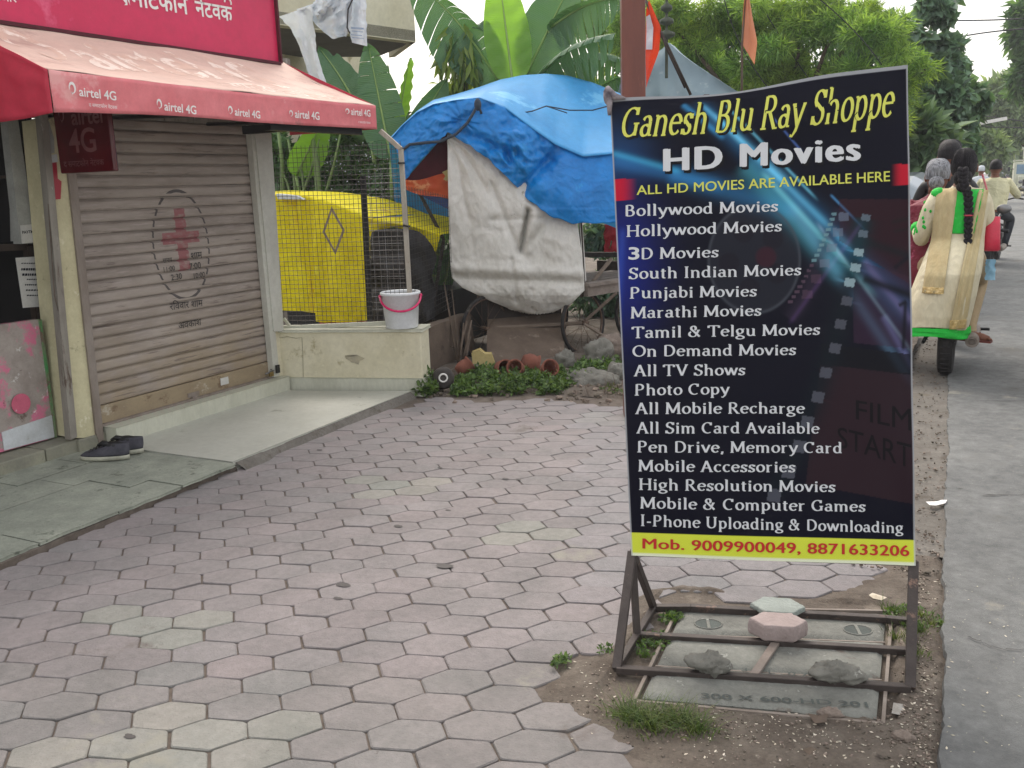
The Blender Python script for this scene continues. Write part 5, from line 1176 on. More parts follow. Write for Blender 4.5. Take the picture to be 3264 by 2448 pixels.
# banana plants
def ban_leaf(parent,b,t,w,Y0,Y1,mt,sag=.0,torn=0,fold=.35,petiole=None,roll=0,seed=0,face=None):
    """midrib from base b to tip t (survey sheet points at depths Y0,Y1), blade width w metres"""
    A=OY(*b,Y0); T=OY(*t,Y1); L=(T-A).length; rr=random.Random(seed)
    side=None; n=34; ns=5
    def rib(s):
        p=A.lerp(T,s); p.z+=sag*L*math.sin(pi*s)*.9; return p
    V=[];F=[];UV=[]
    view=Vector((A.x,A.y,0)).normalized()
    cuts={}
    for i in range(n+1):
        s=i/n; p=rib(s); tt=(rib(min(1,s+.02))-rib(max(0,s-.02))).normalized()
        sdv=tt.cross(view); sdv.normalize(); sdv=Matrix.Rotation(roll,3,tt)@sdv; nn=sdv.cross(tt)
        prof=(math.sin(pi*min(1,max(0,s))**.72)**.55)*(1-.12*s)
        for k in range(-ns,ns+1):
            f=k/ns; ww=w/2*prof*f
            drp=-fold*abs(f)**1.4*w*.5*prof
            q=p+sdv*ww+Vector((0,0,1))*drp*(1 if abs(tt.z)<.8 else .2)+nn*(-.10*w*abs(f))
            if abs(f)>.2: q+=nn*.012*math.sin(i*1.3+k)+tt*.03*abs(f)*w
            V.append(q); UV.append((s*L/ .6,f))
    m=MB(); W=2*ns+1
    tear=set()
    if torn:
        for sd in (-1,1):
            i=3
            while i<n-1:
                tear.add((sd,i)); i+=rr.choice((2,3,3,4,5))
    # build strips between tears, each strip slightly twisted
    for sd in (-1,1):
        rng=range(ns,2*ns+1) if sd>0 else range(0,ns+1); start=0
        marks=sorted([i for (q,i) in tear if q==sd])+[n]
        for e in marks:
            tw=rr.uniform(-.8,.9)*torn; idx={}
            vs=[];b0=len(m.v)
            for i in range(start,e+1):
                for k in rng:
                    q=Vector(V[i*W+k]); f=abs(k-ns)/ns
                    mid=(i-(start+e)/2)/max(1,(e-start))
                    tt=(T-A).normalized()
                    q+= -tt*mid*L/n*(e-start)*.22*f*torn + Vector((0,0,-1))*f*f*w*.10*torn*rr.uniform(.9,1.1)+view*(.10*w*tw*f*mid)
                    vs.append(q)
            nk=ns+1; fs=[(a*nk+c,a*nk+c+1,(a+1)*nk+c+1,(a+1)*nk+c) for a in range(e-start) for c in range(nk-1)]
            m.add(vs,fs); start=e
    o=m.build('leaf',mt,parent,smooth=True)
    uvl=o.data.uv_layers.new(name='UVMap'); 
    # uv by distance along the rib so the cross veins run over the blade
    ax=(T-A).normalized(); wl=wloc(parent)
    for lp in o.data.loops:
        co=o.data.vertices[lp.vertex_index].co+wl; uvl.data[lp.index].uv=((co-A).dot(ax),0)
    r=MB(); r.tube([rib(s)+Vector((0,0,.004))-view*.006 for s in np.linspace(0,.97,14)],[.016*(1-.85*s) for s in np.linspace(0,.97,14)],6); q=r.build('midrib',M('banrib'),o,smooth=True); q.location=(0,0,0)
    q.data.transform(Matrix.Identity(4))
    if petiole:
        r=MB(); P=OY(*petiole,Y0+.1); r.tube([A,A.lerp(P,.5)+Vector((0,0,.02)),P],[.02,.026,.034],7); r.build('petiole',M('banrib'),o,smooth=True)
    return o
bA=empty('banana_plant',(-4.6,9.1,0),'tall banana plant with one upright bright leaf behind the blue tarp','banana plant')
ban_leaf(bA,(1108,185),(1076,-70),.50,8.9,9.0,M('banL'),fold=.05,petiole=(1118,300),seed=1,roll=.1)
ban_leaf(bA,(1135,165),(1245,-60),.60,9.1,9.3,M('banD'),fold=.1,petiole=(1122,300),seed=2,roll=-.15)
ban_leaf(bA,(1150,178),(1330,72),.42,8.8,8.5,M('banD'),sag=.10,torn=1,fold=.9,petiole=(1125,290),seed=3,roll=.35)
ban_leaf(bA,(1190,60),(1345,-5),.45,9.2,9.0,M('banD'),sag=.08,torn=.8,fold=.6,petiole=(1130,250),seed=4,roll=.2)
ban_leaf(bA,(1200,150),(1350,128),.32,9.0,8.8,M('banD'),sag=.13,torn=1,fold=1.1,petiole=(1130,280),seed=5,roll=.5)
ban_leaf(bA,(1080,180),(890,-40),.62,9.0,8.6,M('banD'),sag=.10,torn=.3,fold=.7,petiole=(1112,300),seed=6,roll=-.2)
ban_leaf(bA,(1070,190),(960,50),.40,9.3,9.3,M('banD'),sag=.05,torn=.5,fold=.6,petiole=(1108,300),seed=7)
ban_leaf(bA,(1150,190),(1240,175),.34,9.3,9.1,M('banD'),sag=.04,torn=.7,fold=.8,petiole=(1122,290),seed=8)
ban_leaf(bA,(1260,215),(1345,165),.3,9.3,9.1,M('banD'),sag=.04,torn=.3,fold=.5,petiole=(1240,300),seed=9)
m=MB(); a=OY(1118,260,9.1); m.tube([(a.x,a.y,0),(a.x,a.y,1.2),(a.x,a.y,a.z+.1)],[.12,.1,.07],12); m.build('trunk',M('stem'),bA,smooth=True)
bB=empty('banana_plant',(-6.6,8.4,0),'banana plant with dark broad leaves between the shop and the blue tarp','banana plant')
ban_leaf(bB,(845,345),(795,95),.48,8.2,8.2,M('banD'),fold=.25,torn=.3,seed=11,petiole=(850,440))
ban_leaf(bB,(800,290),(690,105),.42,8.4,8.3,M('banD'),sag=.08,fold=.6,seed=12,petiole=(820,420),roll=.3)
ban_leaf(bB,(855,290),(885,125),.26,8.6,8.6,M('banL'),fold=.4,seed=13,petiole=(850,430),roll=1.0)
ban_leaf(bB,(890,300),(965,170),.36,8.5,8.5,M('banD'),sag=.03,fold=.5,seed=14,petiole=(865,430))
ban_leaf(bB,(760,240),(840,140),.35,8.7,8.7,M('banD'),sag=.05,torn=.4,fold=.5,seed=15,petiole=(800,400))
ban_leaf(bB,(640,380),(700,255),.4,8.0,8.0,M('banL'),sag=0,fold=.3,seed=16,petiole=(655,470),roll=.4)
m=MB()
for (x,y,x2,y2,r) in ((612,430,600,270,.028),(640,430,622,300,.02),(660,430,640,330,.018),(690,430,672,280,.04),(700,430,735,290,.018),(650,430,690,300,.016),(630,430,605,360,.015)): m.tube([OY(x,y+60,8.0),OY(x,y,8.0),OY((x+x2)/2+3,(y+y2)/2,8.0),OY(x2,y2,8.0)],[r*1.1,r,r*.85,r*.5],8)
m.build('stalk',M('stem'),bB,smooth=True)
for k,(x,y,x2,y2,w) in enumerate(((900,640,985,480,.2),(905,590,880,520,.22),(920,470,870,440,.2),(960,620,900,560,.2))): 
    pass
bC=empty('banana_sapling',(-4.5,8.0,0),'small dull banana sapling in the dark behind the mesh fence','banana plant')
ban_leaf(bC,(962,560),(880,520),.16,7.5,7.5,M('banD'),sag=.05,seed=21,petiole=(975,640)); ban_leaf(bC,(950,600),(868,590),.14,7.6,7.6,M('banD'),sag=.05,seed=22,petiole=(975,680)); ban_leaf(bC,(955,640),(985,500),.16,7.5,7.5,M('banD'),seed=23,petiole=(945,760))
# white flowers peeping in the bush
P,Dd=clump_pts(tuple(OY(760,370,8.2)),(.45,.2,.4),70); 
leaf_cloud('white_blossom',P,rdir(70),rdir(70),.022,.02,M('whitecloth'),None,kind='stuff')
# twigs of the creeping plants and weeds in front of the cart
def weeds(name,poly,n,h,leaf,mt,label=None):
    P=[];xs=[p[0] for p in poly]; ys=[p[1] for p in poly]
    while len(P)<n:
        x,y=random.uniform(min(xs),max(xs)),random.uniform(min(ys),max(ys))
        if inpoly((x,y),poly) and (nz(x*7,y*7,2)>-.12 or random.random()<.12): 
            dd=min(1,sdist(x,y,poly)/.12); P.append((x,y,random.uniform(.01,h*(.35+.65*dd))*(1+.5*nz(x*5,y*5))))
    P=np.array(P); k=len(P)
    dr=rdir(k)*.8+np.array([0,0,.25]); N=RNG.normal(size=(k,3))*.5+np.array([0,0,1.])
    o=leaf_cloud(name,P,dr,N,leaf*(.6+.8*RNG.random(k)),leaf*.62*(.6+.8*RNG.random(k)),mt,None,kind='stuff'); return o
def GP(L): return [tuple(G(*p)[:2]) for p in L]
weeds('weed_patch',GP([(975,856),(985,826),(1010,812),(1060,806),(1110,812),(1180,815),(1230,800),(1240,838),(1200,852),(1100,853)]),5200,.10,.038,M('weed'))
weeds('weed_patch',GP([(1225,836),(1230,810),(1262,792),(1300,800),(1345,792),(1345,828),(1290,834)]),2200,.15,.035,M('weed'))
weeds('weed_patch',GP([(900,858),(903,838),(928,830),(945,848),(935,858)]),900,.20,.045,M('weed'))
weeds('weed_patch',GP([(1265,830),(1290,845),(1345,858),(1345,800),(1290,808)]),500,.05,.03,M('grass'))
# dry straw blades by the rocks
def blades(name,cs,n,h,w,mt,spread,lean=.5,parent=None):
    V=[];F=[]
    for _ in range(n):
        c=random.choice(cs); a=random.uniform(0,2*pi); r=abs(random.gauss(0,spread)); x=c[0]+math.cos(a)*r; y=c[1]+math.sin(a)*r*.7; z0=c[2] if len(c)>2 else 0
        hh=h*random.uniform(.45,1.15); la=a+random.gauss(0,.6); ln=hh*random.uniform(.2,1)*lean; pa=random.uniform(0,pi); wx,wy=math.cos(pa)*w/2,math.sin(pa)*w/2; b=len(V)
        for k in range(4):
            t=k/3; px=x+math.cos(la)*ln*t*t; py=y+math.sin(la)*ln*t*t; pz=z0+hh*(t-.25*t*t*lean); s=1-t*.92
            V+=[(px-wx*s,py-wy*s,pz),(px+wx*s,py+wy*s,pz)]
        F+=[(b+2*k,b+2*k+1,b+2*k+3,b+2*k+2) for k in range(3)]
    m=MB(); m.add(V,F); return m.build(name,mt,parent,kind='stuff')
c=G(1435,1562); blades('grass_tuft',[(c.x-.10,c.y-.03),(c.x-.07,c.y-.02),(c.x,c.y),(c.x+.05,c.y+.02),(c.x+.09,c.y-.01),(c.x-.02,c.y-.05)],900,.078,.0042,M('grass'),.040,1.3)
cs=[tuple(G(x,y)[:2]) for x,y in ((1960,1350),(1990,1335),(2010,1355),(1930,1325),(1935,1380),(1985,1370),(1975,1420))]
blades('grass_tuft',cs,520,.05,.0035,M('grass'),.028,.9)
cs=[tuple(G(x,y)[:2]) for x,y in ((1385,1390),(1410,1400),(1430,1385),(1395,1420))]
blades('grass_tuft',cs,150,.035,.0035,M('grass'),.02,.9)
weeds('weed_patch',GP([(1372,1420),(1375,1378),(1440,1372),(1450,1395),(1410,1425)]),170,.03,.016,M('weed'))
weeds('weed_patch',GP([(1425,1345),(1440,1325),(1478,1330),(1465,1352)]),120,.035,.018,M('weed'))
weeds('weed_patch',GP([(1190,1448),(1200,1422),(1232,1425),(1235,1450)]),90,.035,.017,M('weed'))
weeds('weed_patch',GP([(1905,1350),(1910,1322),(1960,1310),(2030,1335),(2035,1358),(1960,1372)]),260,.03,.015,M('weed'))
weeds('weed_patch',GP([(1290,1415),(1300,1400),(1325,1403),(1322,1420)]),40,.02,.014,M('weed'))
cs=[tuple(G(*K(x,y))[:2]) for x,y in ((1350,1150),(1400,1120),(1450,1100),(1650,1250),(1700,1420),(1600,1440))]
blades('dry_straw',cs,160,.22,.004,M('twig'),.10,1.2)
# wires across the upper right
ww=[((1630,-10),(1740,170),(1790,225),13.0),((1760,-10),(1850,60),(1905,140),12),((1560,-20),(1590,120),(1690,225),12.5),((2212,40),(2130,45),(2060,44),30),((2212,62),(2100,70),(2000,95),30),((2212,262),(2120,250),(2050,240),40),((2212,276),(2140,275),(2060,272),40),((1500,150),(1560,190),(1600,235),11)]
for i,(a,b_,c_,Y) in enumerate(ww):
    m=MB(); P=[OY(*a,Y),OY(*b_,Y),OY(*c_,Y)]; pts=[(P[0]*(1-t)*(1-t)*1+P[1]*2*t*(1-t)+P[2]*t*t) for t in np.linspace(0,1,14)]
    m.tube(pts,.007 if Y<20 else .02,5); tag(m.build('overhead_wire',M('black'),None,smooth=True),['dark hanging wire crossing the narrow leaved tree above the banner','dark wire nearest the right corner of the banner','long wire drooping past the peach flag','upper wire across the bright sky gap','wire below the uppermost one across the sky gap','upper wire far down the street','lower wire far down the street','short wire sagging over the grey tent'][i],'wire','overhead wires')
# ================================================================== THE BANNER STAND
bs_=empty('banner_stand',(-.55,2.84,0),'dark printed advertising banner for a video shop on a rusty angle iron stand','banner stand')
L0=Vector((-.985,2.72,0)); R0_=Vector((-.127,2.96,0)); bd=(R0_-L0).normalized(); bn=Vector((-bd.y,bd.x,0))   # bn points away from the lens
def BQ(x,y,off): o=bn*off; return OV(x,y,(L0+o),(R0_+o))
c_bl=BQ(1364,1200,0); c_br=BQ(1978,1222,0); c_tr=BQ(1961,140,.15); c_tl=BQ(1317,214,.15)
# survey-sheet corner points -> unit square of the print (projective)
def homog(src):
    A=[];bv=[]
    for (x,y),(u,v) in zip(src,((0,0),(1,0),(1,1),(0,1))):
        A.append([x,y,1,0,0,0,-u*x,-u*y]); bv.append(u); A.append([0,0,0,x,y,1,-v*x,-v*y]); bv.append(v)
    h=np.linalg.solve(np.array(A),np.array(bv)); return np.append(h,1).reshape(3,3)
HM=homog([(1364,1200),(1978,1222),(1961,140),(1317,214)])
def UV(x,y):
    q=HM@np.array([x,y,1.0]); return q[0]/q[2],q[1]/q[2]
def bsurf(u,v,lift=0.0):
    p=(c_bl*(1-u)+c_br*u)*(1-v)+(c_tl*(1-u)+c_tr*u)*v
    o=0
    # belly of the slack cloth near the top and soft ripples
    o+=.012*math.sin(pi*u)*math.exp(-((v-.93)/.07)**2)+.004*math.sin(u*4+v*9)*math.sin(pi*u)+.006*math.exp(-((v-.86-.09*u)/.035)**2)*math.sin(pi*u)
    o+=.004*math.sin(v*22+u*3)*math.exp(-((u-.98)/.04)**2)
    if v>.97: p=p+Vector((0,0,-.022*math.sin(pi*min(1,u*1.25))**2*(v-.97)/.03*(1 if u<.8 else 0)))
    return p-bn*(o+lift)
NU,NV=300,500
us=np.linspace(0,1,NU+1); vs_=np.linspace(0,1,NV+1); Ug,Vg=np.meshgrid(us,vs_)
Hi=np.linalg.inv(HM); qq=np.einsum('ij,jkl->ikl',Hi,np.stack([Ug,Vg,np.ones_like(Ug)])); DX=qq[0]/qq[2]; DY=qq[1]/qq[2]
colr=np.zeros((NV+1,NU+1,3))
def put(mask,c): 
    global colr
    c=np.array(c); colr=colr*(1-mask[...,None])+c*mask[...,None]
def addc(mask,c): 
    global colr
    colr=np.clip(colr+.68*mask[...,None]*np.array(c),0,1)
def ss(x,a,b): t=np.clip((x-a)/(b-a),0,1); return t*t*(3-2*t)
def line(ax,ay,bx,by,w,soft=1.0,w2=None):
    dx,dy=bx-ax,by-ay; L=math.hypot(dx,dy); t=((DX-ax)*dx+(DY-ay)*dy)/L/L; d=np.abs((DX-ax)*-dy/L+(DY-ay)*dx/L)
    ww=w if w2 is None else w+(w2-w)*np.clip(t,0,1)
    return np.exp(-(d/ww)**2)*ss(t,-.02,.06)*(1-ss(t,.9,1.04))
put(np.ones_like(DX),(.004,.004,.012))
# blue light beams
addc(line(1290,470,1420,700,150)*0+np.exp(-(((DX-1340)/75)**2+((DY-570)/150)**2)),(.008,.02,.26))
addc(np.exp(-(((DX-1340)/60)**2+((DY-330)/60)**2)),(.01,.06,.16))
addc(line(1320,345,1560,405,18,w2=12),(.02,.14,.34)); addc(line(1320,330,1470,372,7),(.04,.30,.45)); addc(line(1440,372,1720,460,22),(.02,.13,.28))
addc(line(1500,220,1990,700,16,w2=34),(.02,.12,.26)); addc(line(1540,250,1860,560,5,w2=9),(.10,.38,.55)); addc(line(1510,225,1700,400,5,w2=12),(.12,.42,.62))
addc(line(1560,225,1760,430,3),(.16,.55,.75)); addc(line(1600,350,1830,610,24,w2=20),(.05,.26,.33)); addc(line(1640,370,1890,640,7),(.14,.42,.42))
addc(line(1700,440,1980,840,16,w2=10),(.07,.14,.22)); addc(line(1760,480,1970,760,4),(.20,.30,.36)); addc(line(1860,560,1975,700,9),(.20,.14,.30)); addc(line(1905,680,1975,800,8),(.18,.20,.42))
addc(line(1470,225,1560,300,6),(.05,.3,.6)); addc(line(1660,250,1730,330,2),(.10,.2,.6)); addc(line(1790,420,1870,500,2.2),(.10,.35,.7))
addc(line(1345,490,1330,760,8),(.02,.05,.20))
# film reel, grey
rr=np.hypot((DX-1625)/1.0,(DY-560)/1.18); reel=(1-ss(rr,96,102))*.6
put(reel*.45,(.045,.05,.065))
for k in range(5):
    a=2*pi*k/5+.5; hx,hy=1625+55*math.cos(a),560+64*math.sin(a); put((1-ss(np.hypot(DX-hx,DY-hy),20,24))*.8,(.012,.010,.018))
put(np.exp(-((rr-98)/3)**2)*.6,(.07,.08,.10)); put((1-ss(np.hypot(DX-1650,DY-555),18,26))*.7,(.05,.01,.02))
# clapper board in dull maroon
clp=(DX>1730+(1100-DY)*.12)*(DY>790+(DX-1800)*.10)*(DY<1040+(DX-1700)*.18)*1.0
put(clp*.85,(.030,.014,.020)); put(((DY>745+(DX-1800)*.12)*(DY<790+(DX-1800)*.12)*(DX>1770))*.85,(.006,.006,.010))
put(((DX>1840)*(DY>560+(DX-1840)*.3)*(DY<740+(DX-1840)*.1))*.5,(.05,.022,.05))
put(((DX>1810)*(DY>430)*(DY<520+(DX-1810)*.6))*.55,(.045,.012,.016))
put(line(1860,520,1990,560,9)*.9,(.012,.012,.016)); put(line(1860,600,1990,645,10)*.9,(.006,.006,.010)); put(line(1955,650,1950,760,5)*.9,(.008,.008,.014)); put(line(1930,580,1975,545,5)*.9,(.008,.008,.014))
put(line(1925,480,1970,470,4)*.8,(.015,.012,.014)); put(line(1930,500,1970,492,3)*.8,(.015,.012,.014)); put(line(1940,660,1958,650,5)*.9,(.008,.008,.014))
# film strip with its row of square holes
fs=[(1868,470),(1862,505),(1852,545),(1845,578),(1832,610),(1826,650),(1812,700),(1800,752),(1780,805),(1763,858),(1740,912),(1722,965),(1700,1020),(1668,1070)]
for a,b_ in zip(fs,fs[1:]): put(line(a[0]-4,a[1],b_[0]-4,b_[1],26)*.85,(.006,.010,.016))
addc(line(1860,470,1840,610,20)*.6,(.0,.05,.06))
for i,(x,y) in enumerate(fs):
    s=10+i*.35; sh=7+i*.55; m_=(np.abs(DX-x+(DY-y)*.2)<s)*(np.abs(DY-y-(DX-x)*.15)<sh)
    bright=(.30,.42,.46) if 2<=i<=4 else (.12,.16,.20)
    if i>4: bright=(.085,.09,.115)
    put(m_*.85,bright)
st2=[(1815,450),(1780,520),(1760,580),(1735,640),(1700,690)]
for a,b_ in zip(st2,st2[1:]): put(line(a[0],a[1],b_[0],b_[1],16)*.6,(.03,.02,.04))
for k in range(18):
    t=k/17; x=1812-95*t*(.7+.3*t); y=462+190*t; put((np.abs(DX-x+14)<5)*(np.abs(DY-y)<3)*.8,(.16,.30,.34) if k<10 else (.10,.06,.09))
    if k%3==0: put((np.abs(DX-x-8)<11)*(np.abs(DY-y-6)<9)*.55,(.16,.20,.28) if k<10 else (.09,.05,.08))
addc(line(1700,700,1860,480,5)*.5,(.10,.05,.16))
# red end blocks, yellow foot strip
def block(x0,x1,y0,y1,fade): 
    return (DY>y0+(DX-1340)*-.057)*(DY<y1+(DX-1340)*-.057)
put(((DY>388+(DX-1326)*-.062)*(DY<434+(DX-1326)*-.062))*(1-ss(DX,1338,1378)),(.55,.008,.035))
put(((DY>353+(DX-1965)*-.062)*(DY<399+(DX-1965)*-.062))*ss(DX,1922,1948),(.52,.010,.03))
yb=((DY-(1151+(DX-1364)*(1168-1151)/614.))>0)*1.0
put(yb,(.60,.66,.055)); put(yb*(1-ss((DY-(1199+(DX-1364)*.0277)),-14,-7))*0,(.5,.5,.05))
put(ss(DY-(1196+(DX-1364)*.0345),-4,0)*yb,(.72,.75,.55))
# white hem
edge=(Ug<.006)|(Ug>.994)|(Vg>.9935); put(edge*.75,(.45,.46,.48))
colr[DY<1148]*=.85; colr*=(1+.05*np.sin(DX*.9)*np.sin(DY*1.1))[...,None]
mbn=bpy.data.meshes.new('print_sheet'); wl=wloc(bs_)
vv=[tuple(bsurf(u,v)-wl) for v in vs_ for u in us]; w_=NU+1
mbn.from_pydata(vv,[],[(j*w_+i,j*w_+i+1,(j+1)*w_+i+1,(j+1)*w_+i) for j in range(NV) for i in range(NU)])
ca=mbn.color_attributes.new('Print','FLOAT_COLOR','POINT'); ca.data.foreach_set('color',np.concatenate([colr,np.ones_like(colr[...,:1])],2).reshape(-1).astype(np.float32))
bm_=bpy.data.materials.new('banner_print'); bm_.use_nodes=True; n=bm_.node_tree.nodes; l=bm_.node_tree.links
at=n.new('ShaderNodeAttribute'); at.attribute_name='Print'; l.new(at.outputs['Color'],n['Principled BSDF'].inputs['Base Color']); n['Principled BSDF'].inputs['Roughness'].default_value=.42; n['Principled BSDF'].inputs['Specular IOR Level'].default_value=.12
tn_=n.new('ShaderNodeTexNoise'); tn_.inputs['Scale'].default_value=7; bu=n.new('ShaderNodeBump'); bu.inputs['Strength'].default_value=.25; bu.inputs['Distance'].default_value=.01
gp=n.new('ShaderNodeNewGeometry'); l.new(gp.outputs['Position'],tn_.inputs['Vector']); l.new(tn_.outputs['Fac'],bu.inputs['Height']); l.new(bu.outputs[0],n['Principled BSDF'].inputs['Normal'])
sh=link_mesh('print_sheet',mbn,bm_,bs_,True)
m=MB(); m.grid(lambda u,v:bsurf(u,v,-.004),40,60); m.build('sheet_back',M('whitecloth'),bs_,smooth=True)
def pm(name,c,r=.45): 
    return mat(name,c,tuple(q*.96 for q in lin(c)),12,r,spec=.15,grain=.0)
W_=pm('print_white',(.60,.61,.63)); YG=pm('print_yellow',(.62,.63,.12)); RED=pm('print_red',(.50,.03,.03)); BK=pm('print_black',(.005,.005,.007)); SIL=pm('print_silver',(.62,.63,.65)); DKM=pm('print_dark',(.004,.003,.005))
def bline(vf,x0,x1,y0,y1,cap,mt,cap_em,cap2=None,lift=.0015,dx=0,dy=0,name='lettering',bend=0):
    V,Fs=vf[0],vf[1]; xs=[v[0] for v in V]; mn,mx=min(xs),max(xs); cap2=cap2 or cap; out_=[]
    for (x,y,z) in V:
        t=(x-mn)/(mx-mn); sx=x0+(x1-x0)*t+dx; c=cap+(cap2-cap)*t; lean=(y/cap_em)*c*-.045
        sy=y0+(y1-y0)*t-y/cap_em*c+dy+bend*math.sin(pi*t); u,v=UV(sx+lean*0,sy); out_.append(tuple(bsurf(u,v,lift+z)))
    m=MB(); m.add(out_,Fs); return m.build(name,mt,bs_)
t1=serif_mesh('Ganesh Blu Ray Shoppe',.30,.125,.045,.0,1)
bline(t1,1343,1932,296,250,62,BK,.68,76,.0012,4,5,bend=7); bline(t1,1343,1932,296,250,64,BK,.68,78,.0013,-1,-1,bend=7); bline(serif_mesh('Ganesh Blu Ray Shoppe',.30,.115,.04,.0,1),1343,1932,296,250,62,YG,.68,76,.0025,bend=7)
g2=bold('HD Movies',.045,1.13); CAPS=.73
bline(g2,1431,1858,371,346,50,BK,CAPS,54,.0012,3,5); bline(g2,1430,1857,370,345,50,SIL,CAPS,54,.0025)
g3=bold('ALL HD MOVIES ARE AVAILABLE HERE',.012); bline(g3,1374,1921,421,391,21,YG,CAPS,23,.002)
LST=[('Bollywood Movies',1351,1676,467,456),('Hollywood Movies',1353,1684,511,499),('D Movies',1385,1548,559.5,555),('South Indian Movies',1357.5,1726,602.5,593.5),('Punjabi Movies',1360,1630,644.3,639.4),('Marathi Movies',1362,1640,687,681),
('Tamil & Telgu Movies',1363.5,1767,730,722),('On Demand Movies',1365.5,1715,770,766),('All TV Shows',1368.5,1605.5,812,810),('Photo Copy',1370.5,1572,853.5,851.5),('All Mobile Recharge',1371.5,1735,893.5,892.7),('All Sim Card Available',1374,1767,935.2,936.4),
('Pen Drive, Memory Card',1376,1815,976,978.5),('Mobile Accessories',1378.4,1713.8,1017,1020),('High Resolution Movies',1380,1801,1057,1062.6),('Mobile & Computer Games',1382.5,1867,1097,1105),('I-Phone Uploading & Downloading',1384,1951,1135,1151)]
for (t,x0,x1,y0,y1) in LST:
    bline(serif_mesh(t,0,.125,.048,.02),x0,x1,y0,y1,23.5,W_,.68,22.5)
bline(glyph_mesh('3',offset=.02),1357,1380,560,560,27,W_,CAPS)
bline(bold('Mob. 9009900049, 8871633206',.022,1.03),1387,1964,1184,1201,23,RED,CAPS,24,.002)
bline(glyph_mesh('FILM'),1846,1968,905,930,44,DKM,CAPS,50,.001); bline(glyph_mesh('START'),1806,1968,965,1010,46,DKM,CAPS,54,.001)
# wooden/iron backing posts hidden by the sheet, A legs and ground frame
fr=lambda pts,w,name='frame_bar',mt='rustframe',t=.022: _bars(pts,w,name,mt,t)
def _bars(pts,w,name,mt,t):
    m=MB()
    for a,b_ in zip(pts,pts[1:]):
        a=Vector(a);b_=Vector(b_); d=b_-a; R=d.to_track_quat('Z','Y').to_matrix(); m.box((a+b_)/2,(w,t,d.length),R)
    return m.build(name,M(mt),bs_,bevel=.002)
o_=bn*.03
tl=c_tl+o_-Vector((0,0,.02))+bd*.016;tr_=c_tr+o_-Vector((0,0,.012))-bd*.016;bl_=c_bl+o_+bd*.012;br_=c_br+o_-bd*.014
fr([bl_,tl],.02,'frame_post'); fr([br_,tr_],.02,'frame_post'); fr([tl-Vector((0,0,.03)),tr_-Vector((0,0,.02))],.02,'top_bar'); fr([bl_,br_],.02,'bottom_bar')
for k in (.33,.66): fr([bl_.lerp(br_,k),tl.lerp(tr_,k)],.02,'brace')
FL=G(1332,1446,.018);FR=G(1966,1487,.018);RL=G(1412,1313,.018);RR=G(1972,1343,.018);ML=FL.lerp(RL,.52);MR=FR.lerp(RR,.52)
fr([c_bl+o_,FL],.028,'leg');fr([c_bl+o_,RL],.022,'leg');fr([c_bl+o_,ML],.022,'leg')
fr([c_br+o_,FR],.030,'leg');fr([c_br+o_,RR],.022,'leg');fr([c_br+o_,MR],.022,'leg')
fr([FL,FR],.025,'ground_bar');fr([ML,MR],.024,'ground_bar'); fr([RL,RL.lerp(RR,.15)+Vector((0,0,.008)),RL.lerp(RR,.9)+Vector((0,0,.004)),RR],.026,'ground_bar'); fr([FL,RL],.022,'ground_bar'); fr([FR,RR],.022,'ground_bar')
a=FL.lerp(FR,.478)+Vector((0,0,.004)); b_=ML.lerp(MR,.52)+Vector((0,0,.004)); fr([a,b_],.026,'ground_bar','plank',.012)
m=MB(); q=c_tl-bn*.01; m.ell(q+Vector((-.004,0,.01)),(.016,.012,.03)); m.tube([q+Vector((-.01,0,.03)),q+Vector((.02,0,.005)),q+Vector((.05,.01,-.002))],[.014,.012,.004],6); m.tube([q,q+Vector((0,0,-.05))],[.012,.006],6); m.build('corner_wrap',mat('corner_wrap','a39a9c','4a434c',30,.7,.5,60),bs_,smooth=True)
